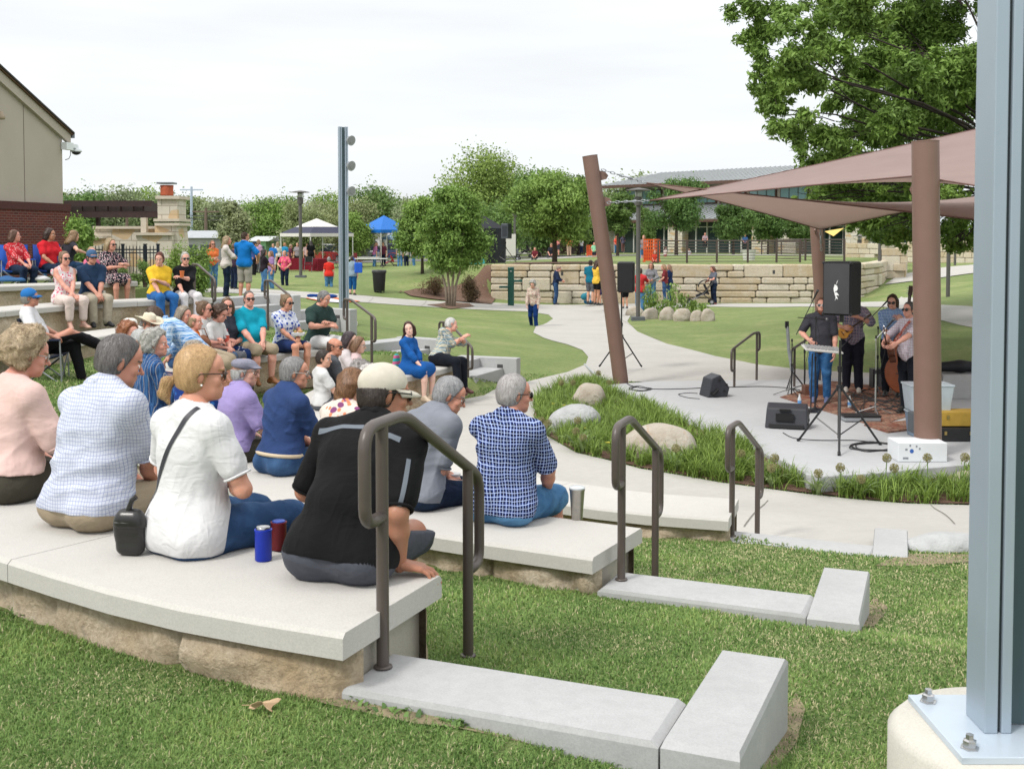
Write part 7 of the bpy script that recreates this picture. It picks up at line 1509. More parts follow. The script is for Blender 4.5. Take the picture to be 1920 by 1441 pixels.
p = G(1490, 742, SZ); o = thing('folded_stand', 'half folded silver and black stand left of the singer', 'stand', (p.x-.02,p.y+.3,SZ)); mb = MB(); mb.tube([(-.05,0,1.22),(-.02,0,.8),(.05,0,.38)], .03, 8); mb.build('arm', steel_m, o); mb = MB(); mb.tube([(.05,0,.40),(.35,0,.02)], .015, 6); mb.tube([(.05,0,.40),(-.08,-.2,.02)], .012, 6); mb.tube([(.05,0,.40),(.0,.25,.02)], .012, 6); mb.build('legs', blkm, o); mb = MB(); mb.box((-.06,0,1.25),(.06,.05,.12)); mb.build('clamp', blk, o)
rug = NT('rug', .95, 0, .1); v = rug.new('TexVoronoi'); v.inputs['Scale'].default_value = 9; rug.L.new(rug.tc.outputs['Object'], v.inputs[0]); n = rug.noise(30, 4); sc_ = rug.new('SeparateColor'); rug.L.new(v.outputs['Color'], sc_.inputs[0]); rug.col(rug.mix(rug.rng(n, .4, .6, 0, .6), rug.mix(sc_.outputs[0], (.26,.10,.065), (.36,.24,.17)), (.03,.025,.03))); rug = rug.m
def flat(name, label, cat, pxs, m, th=.012, z=SZ, border=None): P = [G(u, v, z) for u, v in pxs]; o = thing(name, label, cat, P[0]); mb = MB(); mb.prism([(q.x,q.y) for q in P], z+.002, z+th); mb.build('pile', m, o, world=True); 
flat('rug', 'patterned reddish rug under the singer', 'rug', ((1462,745),(1560,775),(1640,800),(1740,770),(1660,725),(1560,715)), rug); flat('rug', 'second patterned rug edge under the guitar player', 'rug', ((1620,798),(1665,812),(1760,800),(1740,786)), rug, .022)
def bottle(label, u, v, z, h=.21, r=.032, c=(.5,.55,.58)): p = G(u, v, z); o = thing('water_bottle', label, 'bottle', p); mb = MB(); mb.lathe([(r*.9,0),(r,.01),(r,h*.62),(r*.5,h*.82),(r*.42,h*.9)], 14); mb.build('bottle', pm('clear_plastic', c, .15, .1, spec=.8), o, True); mb = MB(); mb.lathe([(r*.45,h*.9),(r*.45,h)], 12); mb.build('cap', white_m, o); mb = MB(); mb.lathe([(r*1.01,h*.25),(r*1.01,h*.5)], 14, cap=False); mb.build('label', pm('label_blue', (.1,.25,.5), .5, 0), o)
bottle('water bottle left of the singer on the stage', 1499, 762, SZ); bottle('water bottle behind the central speaker stand', 1593, 765, SZ)
def crate2(label, cat, u, v, z, w_, d_, h, m, rot=0, name='box', tap=1.0, lid=None, extra=None):
 p = G(u, v, z) if v is not None else u; o = thing(name, label, cat, (p.x,p.y+d_/2,p.z), rot); mb = MB(); i = mb.pv([(a*w_/2*t,b*d_/2*t,zz) for zz, t in ((.002,1/tap),(h,1)) for a, b in ((-1,-1),(1,-1),(1,1),(-1,1))]); mb.face(i+3,i+2,i+1,i); mb.face(i+4,i+5,i+6,i+7); [mb.face(i+k,i+(k+1)%4,i+4+(k+1)%4,i+4+k) for k in range(4)]; mb.build('body', m, o, bevel=.008)
 if lid: mb = MB(); mb.box((0,0,h+.012),(w_*1.04,d_*1.04,.028)); mb.build('lid', lid, o, bevel=.006)
 return o
cw = pm('white_card', (.62,.64,.66), .8, .08, 3); o = crate2('white cardboard box on the stage at the foot of the nearest column', 'box', 1730, 866, SZ, .62, .42, .245, cw); mb = MB(); mb.lathe([(.03,0),(.03,.002)], 14); mb.M = Matrix.Identity(4); i = mb.pv([(-.14+.026*math.cos(a),-.2115,.14+.028*math.sin(a)) for a in [k*.45 for k in range(14)]]); mb.f = []; mb.m = []; mb.face(*[i+k for k in range(14)]); mb.build('print', pm('print_blue', (.03,.10,.35), .7, 0), o)
mb = MB()
for x, z, w_ in ((-.27,.05,.07),(-.26,.16,.03),(-.10,.20,.02),(-.05,.17,.02),(-.20,.21,.02)): mb.box((x*.8,-.2113,z),(w_,.002,.025))
mb.build('small_print', pm('print_grey', (.25,.27,.3), .7, .4, 60), o)
crate2('small grey amplifier box standing on the white box behind the column', 'amplifier', Vector((D(1720,440,G(0,838,SZ).y).x, G(0,850,SZ).y, SZ+.248)), None, 0, .30, .3, .27, pm('amp_grey', (.09,.10,.11), .7, .3, 100), name='amplifier')
tub = pm('clear_tub', (.42,.48,.53), .25, .15, 5, spec=.6); crate2('lower translucent blue-grey storage tub behind the nearest column', 'storage tub', 1748, 822, SZ, .52, .40, .34, pm('tub_blue', (.16,.22,.30), .35, .1), tap=1.15, name='storage_tub', lid=tub)
q = G(1748, 822, SZ); crate2('upper clear plastic storage tub stacked behind the nearest column', 'storage tub', Vector((q.x, q.y, SZ+.372)), None, 0, .60, .42, .36, tub, tap=1.15, name='storage_tub', lid=tub)
mus = pm('mustard_case', (.38,.24,.035), .7, .15, 20); o = crate2('mustard yellow instrument case lying on the black case', 'instrument case', Vector((D(1810,440,G(0,826,SZ).y).x, G(0,826,SZ).y, SZ+.20)), None, 0, .75, .35, .20, mus, name='instrument_case'); mb = MB(); [mb.box((x,-.18,.13),(.035,.012,.05)) for x in (-.2,.18)]; mb.build('latch', pm('brass', (.4,.3,.12), .3, 0, metal=.8), o)
o = crate2('black instrument case with brass latches under the mustard one', 'instrument case', Vector((D(1806,440,G(0,828,SZ).y).x, G(0,828,SZ).y, SZ)), None, 0, .80, .36, .19, blk, name='instrument_case'); mb = MB(); [mb.box((x,-.186,.12),(.035,.012,.05)) for x in (-.2,.15)]; mb.build('latch', pm('brass', (.4,.3,.12)), o)
o = crate2('grey concrete bench block behind the cases', 'bench', Vector((D(1810,440,20.5).x, 20.0, SZ)), None, 0, 1.1, .6, .42, curb_m, name='bench'); bc = thing('guitar_bag', 'black soft guitar bag lying on the concrete bench', 'guitar bag', (D(1800,440,20).x, 20.3, SZ+.42)); V, F = nets(*field([[cone((-.42,0,.10),(.15,0,.12),.10,.15,.05,(A(0,0,1),.7)), cone((.15,0,.12),(.6,0,.10),.15,.12,.05,(A(0,0,1),.7))]], .02)); link('bag', np_mesh('bag', V, F), pm('nylon_black', (.012,.013,.018), .7, .2, 9, .4, 20, .01), bc)
o = crate2('brown leather case with things on top, left of the singer', 'case', 1527, 742, SZ, .34, .25, .18, pm('brown_leather', (.12,.05,.03), .6, .2), name='case'); o = crate2('open flight case lid with pedals on the rug', 'case', 1618, 790, SZ+.012, .55, .3, .06, pm('flight_grey', (.30,.32,.34), .5, .2), name='case', lid=blk)
o = crate2('small black guitar amplifier with a tilted grille behind the bass player', 'amplifier', 1655, 728, SZ, .36, .25, .36, blk, name='amplifier'); mb = MB(); mb.box((0,-.128,.15),(.30,.01,.24)); mb.build('grille', pm('grille_silver', (.12,.12,.13), .6, .4, 150), o)
def cable(label, pts, r=.006, m=None, z=SZ, name='cable'):
 P = [G(u, v, z)+Vector((0,0,.008)) for u, v in pts]; C_ = cat_rom([tuple(p) for p in P], .05); o = thing(name, label, 'cable', P[0]); mb = MB(); mb.tube([tuple(c) for c in C_], r, 6); mb.build('wire', m or blk, o, world=True); return o
cable('long black cable from the left stand past the floor monitor to the band', ((1170,712),(1180,722),(1205,728),(1240,730),(1290,729),(1330,727),(1380,726),(1430,725),(1480,728),(1500,732)), .008); cable('short cable loop left of the side-lying floor monitor', ((1312,748),(1290,746),(1272,740),(1290,737),(1308,738)))
rs = random.Random(4); cable('coiled black cable heap beside the central speaker stand', [(1640+42*math.cos(k*.9)*(1+rs.uniform(-.2,.2)), 838+8*math.sin(k*.9)*(1+rs.uniform(-.3,.3))) for k in range(34)], .007); cable('cable loop by the foot of the leaning column', [(1200+18*math.cos(k*.9)*(1+rs.uniform(-.3,.3)), 729+4*math.sin(k*.9)*(1+rs.uniform(-.3,.3))) for k in range(20)], .006)
cable('cable running from the floor monitor to the coil', ((1468,812),(1490,822),(1540,826),(1600,826),(1640,830)))
cable('tangled cables on the rug behind the central stand', [(1660+rs.uniform(-75,60), 755+rs.uniform(-22,22)) for k in range(46)], .006, z=SZ+.02); cable('orange cable on the stage behind the band', ((1600,722),(1630,730),(1660,726),(1690,735),(1700,745)), .007, pm('cable_orange', (.6,.15,.03), .6, 0), z=SZ+.015)
cable('cables on the ground right of the nearest column', [(1790+rs.uniform(-20,60), 790+rs.uniform(-10,10)) for k in range(16)], .006); cable('grey cable cover across the walk at the stage corner', ((1096,683),(1108,695),(1122,708),(1135,718)), .02, pm('tape_grey', (.35,.37,.38), .6, .1), z=.10)
# ------------------------------------------------------------ instruments, cups, bags
def guitar(label, loc, M3, s=1.0, body_c=(.22,.07,.025), kind='guitar', f_hole=False, bl=.48, bw=.38, nl=.62, dep=.10):
 o = thing('mandolin' if kind == 'mandolin' else 'double_bass' if kind == 'bass' else 'guitar', label, kind, loc); M4 = Matrix([list(r)+[0] for r in M3]+[[0,0,0,1]]).transposed() if False else Matrix([[M3[j][i] for j in range(3)]+[0] for i in range(3)]+[[0,0,0,1]])
 n = 40; P = []
 for k in range(n):
  a = 2*math.pi*k/n; y = -math.cos(a)*bl/2; t = (y+bl/2)/bl
  wv = math.sin(a)*(bw/2)*(1.0-.22*sm(np.array([(t-.15)/.6]))[0])*(1-.24*math.exp(-((t-.58)/.13)**2)); P.append((wv*s, y*s))
 mb = MB(); mb.M = M4; mb.prism(P, -dep*s/2, dep*s/2); mb.build('body', pm('wood_side_%02d' % int(body_c[0]*99), body_c, .25, .25, 8, spec=.6), o, bevel=.01)
 mb = MB(); mb.M = M4; mb.prism([(x*.96,y*.96) for x, y in P], dep*s/2+.0005, dep*s/2+.004); tp = mb.build('top', pm('wood_top_%02d' % int(body_c[0]*99), tuple(min(1, c*1.7) for c in body_c), .25, .2, 6, spec=.6), o)
 mb = MB(); mb.M = M4; mb.lathe([(.05*s,dep*s/2+.0045),(.05*s,dep*s/2+.006)], 20, (0,bl*.12*s,0)); mb.build('sound_hole', pm('hole', (.005,.005,.005), .8, 0), tp); mb = MB(); mb.M = M4; mb.box((0,(bl/2+nl/2-.06)*s,dep*s/2+.004),(.052*s,(nl+.1)*s,.022*s)); mb.build('neck', pm('neck_dark', (.05,.025,.015), .4, .2), o)
 mb = MB(); mb.M = M4; mb.box((0,(bl/2+nl+.06)*s,dep*s/2-.005),(.075*s,.17*s,.016*s),.85); mb.build('headstock', pm('neck_dark', (.05,.025,.015)), o); mb = MB(); mb.M = M4
 for k in range(3):
  for q in (-1,1): mb.box((q*.05*s,(bl/2+nl+.01+k*.045)*s,dep*s/2-.008),(.03*s,.012*s,.012*s))
 mb.build('tuners', chrome, o); mb = MB(); mb.M = M4
 for k in range(6 if kind == 'guitar' else 4): mb.tube([((k-2.5)*.008*s,-bl*.2*s,dep*s/2+.012*s),((k-2.5)*.006*s,(bl/2+nl)*s,dep*s/2+.018*s)], .0008*s, 3, False)
 mb.build('strings', chrome, o); mb = MB(); mb.M = M4; mb.box((0,-bl*.2*s,dep*s/2+.008*s),(.15*s,.02*s,.010*s)); mb.build('bridge', pm('neck_dark', (.05,.025,.015)), o); return o
def cup(label, loc, h, r0, r1, m, lid=None, straw=None, cat='cup', name='cup', rot=None):
 o = thing(name, label, cat, loc); 
 if rot: o.rotation_euler = rot
 mb = MB(); mb.lathe([(r0*.9,0),(r0,.004),(r1,h*.93),(r1*1.06,h*.95),(r1*1.06,h)], 24); mb.build('body', m, o, auto=45)
 if lid is not None: mb = MB(); mb.lathe([(r1*1.07,h),(r1*1.07,h+.008),(r1*.85,h+.014),(r1*.4,h+.018)], 24); mb.build('lid', lid, o, auto=45)
 if straw: mb = MB(); mb.tube([(0,0,h),(.015,0,h+.09)], .004, 8); mb.build('straw', straw, o)
 return o
# ------------------------------------------------------------ the people
def seat_u(C, u, z, off=.22, Yr=(0,99)):
 T_ = np.gradient(C, axis=0); T_ /= np.linalg.norm(T_, axis=1)[:, None]; O = C+np.stack([-T_[:,1], T_[:,0]], 1)*off
 uu = 960+FPX*O[:,0]/O[:,1]; e = np.abs(uu-u)+1e5*((O[:,1] < Yr[0])|(O[:,1] > Yr[1])); i = int(e.argmin()); n = np.array([T_[i,1], -T_[i,0]])
 return (float(O[i,0]), float(O[i,1]), z), math.atan2(-n[0], n[1])
def seat_Y(C, Y, z, off=.22, br=0):
 T_ = np.gradient(C, axis=0); T_ /= np.linalg.norm(T_, axis=1)[:, None]; O = C+np.stack([-T_[:,1], T_[:,0]], 1)*off; i = int(np.abs(O[:,1]-Y).argmin()); n = np.array([T_[i,1], -T_[i,0]])
 return (float(O[i,0]), float(O[i,1]), z), math.atan2(-n[0], n[1])
def loc2(loc, yaw, w_, s): v = Matrix.Rotation(-yaw, 3, 'Z') @ (Vector(w_)-Vector(loc)); return A(*v)/s
def wpt(r, loc, yaw, p): return Vector(loc)+Matrix.Rotation(yaw, 3, 'Z') @ Vector(p)
deg = math.radians
SK = dict(fair=(.60,.36,.27), tan=(.42,.22,.14), pink=(.62,.32,.25), brown=(.28,.15,.09), pale=(.68,.45,.36))
jean = cloth((.022,.055,.13),'denim',(.045,.10,.21)); dkj = cloth((.008,.014,.035),'denim',(.015,.03,.06)); jl = cloth((.05,.14,.28),'denim',(.10,.24,.42)); khaki = cloth((.33,.27,.19)); blackc = cloth((.008,.008,.010)); whitec = cloth((.62,.62,.62)); greyc = cloth((.10,.105,.12)); olive = cloth((.055,.05,.038))
def sitp(label, C, z, u=None, Y=None, off=.22, dy=0, Yr=(0,99), **kw):
 (loc, yaw) = seat_u(C, u, z, off, Yr) if u is not None else seat_Y(C, Y, z, off)
 yaw += deg(dy); s = kw.get('H', 1.72)/1.75
 if 'whands' in kw:
  wh = kw.pop('whands'); kw['hands'] = tuple(None if q is None else loc2(loc, yaw, q, s) for q in wh)
 r, I = person(label, loc, yaw, True, **kw); I['loc'] = loc; I['yaw'] = yaw; return r, I
# --- first seat wall
sitp('curly blonde woman in a pale pink top at the left edge, seen from behind', R1I, 1.6, u=8, off=.16, dy=6, H=1.70, wd=1.28, belly=1.15, fem=True, lean=.12, hunch=.22, lod=0, skin=SK['pink'], hair='curly', hc=(.42,.29,.17), hc2=(.92,.76,.52), top=cloth((.66,.47,.43)), sleeve=.92, hem=.045, bot=olive, leglen=1.9, head=(-24,14,0), glasses='wire', seed=3)
r, I = sitp('grey haired man in a white checked short sleeve shirt, seen from behind', R1I, 1.6, u=146, off=.20, dy=4, H=1.80, wd=1.27, belly=1.2, lean=.18, hunch=.24, lod=0, skin=(.50,.25,.18), hair='short', hc=(.13,.115,.11), hc2=(.34,.32,.32), top=cloth((.54,.57,.66),'check',(.17,.20,.38),None,1.35), sleeve=.80, hem=-.03, bot=khaki, leglen=1.0, collar=True, head=(-30,16,0), hands=((-.05,.34,.12),(.05,.33,.12)), elb=(None,(1,-.15,-.3)), seed=8)
r, I = sitp('blonde woman with a ponytail and white T-shirt, arms crossed, seen from behind', R1I, 1.6, u=336, off=.20, dy=2, H=1.74, wd=1.10, belly=1.0, fem=True, lean=.06, hunch=.12, lod=0, skin=(.58,.30,.21), hair='pony', hc=(.50,.28,.12), hc2=(.95,.66,.36), top=cloth((.66,.66,.67),fold=1.4), sleeve=.62, hem=-.09, bot=jean, leglen=1.9, head=(-42,4,0), glasses='brown', earr=True, hands=((-.07,.22,.33),(.05,.20,.27)), elb=((-1,-.1,-.7),(1.0,-.35,-.5)), hdir=((1,.05,0),(-1,.1,.1)), legs=(((-.02,.42,.08),(-.0,.46,-.36)),((.20,.42,.08),(.16,.46,-.36))), curl=(.6,.6), seed=5)
WTr = r
lp = lambda x, y, z: wpt(None, I['loc'], I['yaw'], (x, y, z)); bagm = pm('black_leather', (.010,.009,.009), .32, .2, 15, .2, 60, .003, spec=.6)
bo = thing('purse', 'black leather purse hanging behind the woman in the white T-shirt', 'purse', lp(-.155,-.20,.0), I['yaw']); ex_ = A(.91,.41,0); bc_ = [cone(-ex_*w9+A(0,0,z9), ex_*w9+A(0,0,z9), .034, .034, .03) for w9, z9 in ((.030,.036),(.038,.085),(.036,.13),(.026,.168))]; V, F = nets(*field([bc_], .006, disp=sine_noise(4, 30, .004, 2), cuts=[(A(0,0,-1),0)])); link('bag', np_mesh('bag', V, F), bagm, bo)
V, F = nets(*field([bc_[1:]], .006, off=.004, cuts=[(A(0,0,-1),-.125)])); link('flap', np_mesh('flap', V, F), bagm, bo)
mb = MB(); mb.tube([(-.035,-.055,.15),(.0,-.042,.152),(.045,-.02,.15)], .004, 6); mb.build('zip', pm('zip', (.05,.05,.05), .4, 0, metal=.6), bo); mb = MB(); mb.tube([(.0,-.01,.20),(.015,-.0,.245),(.03,.01,.26)], .012, 8); mb.build('loop', bagm, bo)
def ribbon(mb, pts, w_, nrm):
 pts = [Vector(p) for p in pts]; rows = []
 for k, p in enumerate(pts): d = (pts[min(k+1,len(pts)-1)]-pts[max(k-1,0)]).normalized(); n = Vector(nrm); s_ = d.cross(n).normalized()*w_/2; n = n.normalized()*.0018; rows.append(mb.pv([p-s_+n, p+s_+n, p+s_-n, p-s_-n]))
 for a, b in zip(rows, rows[1:]):
  for j in range(4): mb.face(a+j, a+(j+1)%4, b+(j+1)%4, b+j)
from mathutils.bvhtree import BVHTree
def project_strip(obj, pts, w_, d_, m, name, lift=.0025, par=None):
 "a strip of cloth laid on a mesh: local points are pushed onto the surface along d_"
 me = obj.data; bt = BVHTree.FromPolygons([tuple(v.co) for v in me.vertices], [tuple(p.vertices) for p in me.polygons]); rows = []; mb = MB(); C_ = cat_rom(pts, .012); dv = Vector(d_).normalized()
 for k, c in enumerate(C_):
  t = (Vector(C_[min(k+1,len(C_)-1)])-Vector(C_[max(k-1,0)])).normalized(); row = []
  for q in (-.5,-.25,0,.25,.5):
   o = Vector(c)+t.cross(dv).normalized()*w_*q-dv*.6; hit = bt.ray_cast(o, dv); row.append((hit[0] if hit[0] is not None and (hit[0]-Vector(c)).length < .25 else Vector(c))-dv*lift)
  rows.append(mb.pv(row))
 for a, b in zip(rows, rows[1:]):
  for j in range(4): mb.face(a+j, a+j+1, b+j+1, b+j)
 return mb.build(name, m, par or obj, True)
so = [c for c in r.children if c.name.startswith('shirt')][0]; nb, R3 = I['nb'], I['R3']
st_ = project_strip(so, [tuple(nb+R3@A(x,y,z)) for x, y, z in ((.095,.02,.0),(.085,-.06,-.02),(.04,-.13,-.11),(-.02,-.15,-.22),(-.09,-.16,-.34),(-.16,-.17,-.42),(-.20,-.17,-.45))], .022, tuple(R3@A(0,1,-.12)), pm('strap_grey', (.035,.035,.045), .5, .1), 'strap', .004)
nk = MB(); 
for k in range(40): a = math.pi*(.12+.76*k/39)+math.pi; q = I['nb']+I['R3']@(A(math.cos(a)*.068, math.sin(a)*.070-.004, .020-.006*math.sin(a))); nk.ball(tuple(q), .0048, 1)
nk.build('necklace', pm('beads', (.05,.05,.07), .3, .3, 90), WTr)
hr_ = G(806, 1072, 1.6)
r, I = sitp('man in a black polo shirt and cream cap at the end of the seat wall', R1I, 1.6, u=634, off=.17, dy=2, H=1.76, wd=1.31, belly=1.28, lean=.38, hunch=.36, side=.07, lod=0, skin=(.40,.20,.13), hair='short', hc=(.05,.035,.03), hc2=(.10,.08,.07), top=cloth((.0085,.0085,.0095),fold=1.2), sleeve=.80, hem=-.035, bot=cloth((.075,.08,.10)), leglen=1.0, collar=True, head=(-46,-2,-4), hat='cap', hatc=(.56,.52,.44), glasses='dark', whands=(None,(hr_.x-.12,hr_.y-.06,1.655)), elb=(None,(.3,-1,.0)), hup=(None,(0,0,1)), hdir=(None,(.85,.40,-.22)), curl=(.5,.42), legs=(((-.24,.42,.08),(-.22,.36,-.32)),((.10,.42,.08),(-.04,.32,-.34))), seed=11)
so = [c for c in r.children if c.name.startswith('shirt')][0]; mb = MB()
gs = pm('grey_stripe', (.13,.15,.18), .8, .1); nb = I['nb']; R3 = I['R3']
project_strip(so, [tuple(nb+R3@A(x,-.14,-.085-.10*abs(x)**1.5)) for x in (-.20,-.12,0,.12,.20)], .022, tuple(R3@A(0,1,-.25)), gs, 'yoke_stripe')
S_, E, Wp = I['arms'][1]; project_strip(so, [tuple(S_+(E-S_)*t+A(.0,-.02,0)) for t in (.15,.45,.7,.93)], .018, (-.62,.75,-.1), gs, 'sleeve_stripe')
can = pm('koozie_blue', (.004,.03,.42), .45, .1); mb = None; p = G(494, 1050, 1.6); o = cup('bright blue can sleeve standing beside the man in black', (p.x,p.y,1.601), .135, .036, .036, can, cat='can', name='drink_can'); mb = MB(); mb.lathe([(.033,.135),(.028,.142),(.029,.146),(.026,.143)], 20); mb.build('can_top', chrome, o, True)
p = G(523, 1030, 1.6); o = cup('dark red can sleeve half hidden behind the man in black', (p.x,p.y,1.601), .125, .034, .034, pm('koozie_red', (.16,.01,.015), .5, .1), cat='can', name='drink_can'); mb = MB(); mb.lathe([(.031,.125),(.027,.131)], 20); mb.build('can_top', pm('can_blue', (.03,.08,.4), .4, 0), o, True)
# --- second seat wall, near part
r, I = sitp('white haired man in a navy and white plaid shirt beside a steel tumbler', R2I, 1.16, u=946, off=.26, dy=-2, H=1.84, wd=1.22, belly=1.22, lean=.14, hunch=.24, lod=0, skin=(.52,.26,.19), hair='short', hc=(.42,.38,.36), hc2=(.78,.76,.76), top=cloth((.015,.035,.16),'plaid',(.008,.008,.014),(.45,.55,.85),1.35), sleeve=.80, hem=-.05, bot=jl, leglen=1.0, collar=True, head=(-38,4,0), glasses='dark', beard=None, hands=((-.05,.36,.12),(.12,.34,.13)), elb=(None,(1,-.3,-.4)), seed=31)
p = G(1082, 973, 1.16); sb = pm('steel_brushed', (.45,.43,.40), .3, .15, 30, metal=.85); o = cup('stainless steel tumbler right of the man in the plaid shirt', (p.x,p.y,1.161), .20, .036, .049, sb, pm('clear_lid', (.5,.53,.55), .15, 0), cat='tumbler', name='tumbler')
cp = G(848, 935, 1.16); cp = Vector((cp.x, cp.y, 1.161))
hx = Vector((G(836, 900, 1.29).x, cp.y-.02, 1.345))
r, I = sitp('grey haired man in a grey short sleeve shirt holding a white foam cup', R2I, 1.16, u=772, off=.24, dy=-10, H=1.80, wd=1.14, belly=1.12, lean=.30, hunch=.36, lod=0, skin=(.55,.28,.20), hair='short', hc=(.30,.30,.31), hc2=(.68,.68,.70), top=cloth((.20,.215,.25)), sleeve=.80, hem=-.05, bot=dkj, leglen=1.9, collar=True, head=(-40,-20,0), glasses='clear', whands=(None, tuple(hx)), elb=(None,(.6,-.9,-.5)), hup=(None,(.3,-.2,1)), hdir=(None,(.75,.35,-.5)), curl=(.6,1.0), seed=41)
cup('white foam cup in the hand of the man in grey', (cp.x+.01, cp.y, 1.17), .17, .033, .046, pm('foam_white', (.72,.72,.72), .8, .05), cat='cup')
r, I = sitp('grey haired man in a blue polo shirt with a pale belt', R2I, 1.16, u=524, off=.24, dy=4, H=1.76, wd=1.12, belly=1.1, lean=.16, hunch=.24, lod=0, skin=(.52,.27,.19), hair='short', hc=(.26,.25,.25), hc2=(.55,.54,.54), top=cloth((.028,.055,.155)), sleeve=.80, hem=.05, bot=jean, leglen=1.9, collar=True, head=(-40,4,0), glasses='wire', hands=((.0,.34,.14),(.05,.36,.14)), seed=51)
mb = MB(); hp, R1_, w_ = I['hip'], I['R1'], 1.12; mb.tube([tuple(hp+R1_@A(math.cos(a)*.182*w_, math.sin(a)*.138*w_-.005, .052)) for a in [k*.262 for k in range(24)]], .016, 6, closed=True); mb.build('belt', pm('belt_tan', (.55,.45,.32), .6, .1), r, True)
sitp('man in a lavender polo shirt and flat tweed cap', R2I, 1.16, u=432, off=.24, dy=2, H=1.64, wd=1.05, belly=1.15, lean=.12, hunch=.30, lod=0, skin=(.55,.33,.26), hair='short', hc=(.55,.54,.52), hc2=(.8,.8,.8), top=cloth((.31,.25,.50)), sleeve=.80, hem=.0, bot=olive, leglen=1.9, collar=True, head=(-48,-2,0), hat='flat', hatc=(.22,.22,.28), glasses='clear', seed=61)
sitp('woman with wavy auburn hair in a floral blouse behind the man in black', R2I, 1.16, u=640, Yr=(7,10), off=.24, dy=-4, H=1.70, wd=1.05, fem=True, lean=.15, hunch=.3, lod=0, skin=SK['fair'], hair='wavy', hc=(.16,.07,.035), hc2=(.50,.28,.15), top=cloth((.66,.58,.52),'floral',(.20,.06,.16),(.62,.22,.12),1.2), sleeve=.9, bot=whitec, leglen=1.9, head=(-30,-6,0), seed=71)
sitp('person in a blue tropical print shirt behind the blonde woman', R2I, 1.16, Y=10.3, off=.2, dy=0, H=1.74, wd=1.15, lean=.1, lod=1, skin=SK['fair'], hair='short', hc=(.3,.25,.2), top=cloth((.012,.04,.20),'floral',(.35,.36,.42),(.03,.15,.45),1.6), sleeve=.80, bot=khaki, leglen=1.0, head=(-20,0,0), collar=True)
sitp('white haired man in a dark denim shirt with pale stripes', R2I, 1.16, Y=11.0, off=.28, dy=0, H=1.76, wd=1.22, belly=1.1, lean=.1, lod=0, skin=SK['pink'], hair='curly', hc=(.60,.58,.53), hc2=(.85,.84,.80), top=cloth((.016,.05,.15),'vstripe',(.045,.12,.27),(.35,.33,.32)), sleeve=1.9, bot=jean, leglen=1.9, head=(-35,0,0), collar=True, seed=81)
r, I = sitp('woman with short white hair, black top and a yellow cord on her neck', R2I, 1.16, Y=11.75, off=.30, dy=0, H=1.66, wd=1.12, fem=True, lean=.12, lod=0, skin=SK['fair'], hair='short', hc=(.62,.62,.61), hc2=(.85,.85,.85), top=blackc, sleeve=1.5, bot=blackc, leglen=1.9, head=(-42,2,0), glasses='clear', earr=True, seed=91)
mb = MB(); mb.tube([tuple(I['nb']+I['R3']@A(math.cos(a)*.085, math.sin(a)*.075-.01, .004)) for a in [k*.35+3.1 for k in range(10)]], .007, 6); mb.build('cord', pm('yellow_cord', (.65,.42,.03), .7, 0), r, True)
sitp('woman with curly red hair in a multicoloured pastel blouse', R2I, 1.16, Y=12.45, off=.34, dy=0, H=1.68, wd=1.15, fem=True, lean=.1, lod=1, skin=SK['pink'], hair='curly', hc=(.22,.07,.03), hc2=(.52,.22,.10), top=cloth((.55,.50,.62),'floral',(.02,.35,.42),(.35,.12,.38),1.4), sleeve=1.2, bot=whitec, leglen=1.9, head=(-45,0,0))
sitp('person in a white bucket hat behind the red haired woman', R2I, 1.16, Y=13.2, off=.34, dy=0, H=1.68, wd=1.1, fem=True, lean=.12, lod=1, skin=SK['tan'], hair='short', hc=(.12,.09,.07), top=cloth((.5,.48,.45)), bot=khaki, leglen=1.9, head=(-40,0,0), hat='bucket', hatc=(.72,.70,.64))
sitp('man in a pale cowboy hat turned toward the leaning plaid shirt man', R2I, 1.16, Y=14.1, off=.32, dy=10, H=1.74, wd=1.15, lean=.28, lod=1, skin=(.50,.24,.17), hair='short', hc=(.25,.23,.22), top=cloth((.02,.035,.09)), sleeve=1.9, bot=jean, leglen=1.9, head=(-50,-10,0), hat='cowboy', hatc=(.60,.54,.42), glasses='clear')
person('brown haired man with glasses in a sky blue plaid shirt leaning far forward', (-4.12, 14.9, 1.34), deg(97), True, H=1.90, wd=1.16, lean=.92, hunch=.12, lod=0, skin=(.52,.27,.19), hair='short', hc=(.10,.06,.04), hc2=(.2,.13,.09), top=cloth((.40,.56,.74),'plaid',(.05,.20,.48),(.60,.68,.78),2.6), sleeve=1.7, bot=khaki, leglen=1.0, head=(0,20,0), glasses='clear', collar=True, legs=(((-.16,-.36,.0),(-.16,-.38,-.46)),((.16,-.36,.0),(.16,-.38,-.46))), hands=((-.1,.45,.10),(.15,.35,.05)), seed=14)
sitp('woman with a grey blond bob in navy', R2I, 1.16, u=338, off=.30, Yr=(15.2,17.2), dy=-30, H=1.62, wd=1.0, fem=True, lean=.05, lod=1, skin=SK['pink'], hair='bob', hc=(.26,.21,.16), hc2=(.52,.45,.36), top=cloth((.012,.022,.06)), sleeve=1.6, bot=jean, leglen=1.9, head=(20,8,0))
sitp('young blond boy in an orange T-shirt', R2I, 1.16, u=360, off=.14, Yr=(15.2,17.2), dy=6, H=1.38, wd=.95, child=True, lean=.05, lod=1, skin=SK['pink'], hair='fringe', hc=(.34,.22,.12), hc2=(.6,.45,.28), top=cloth((.68,.16,.015)), bot=greyc, leglen=1.0, head=(0,0,0), floor=.40, hands=((-.02,.2,.34),(.08,.18,.36)))
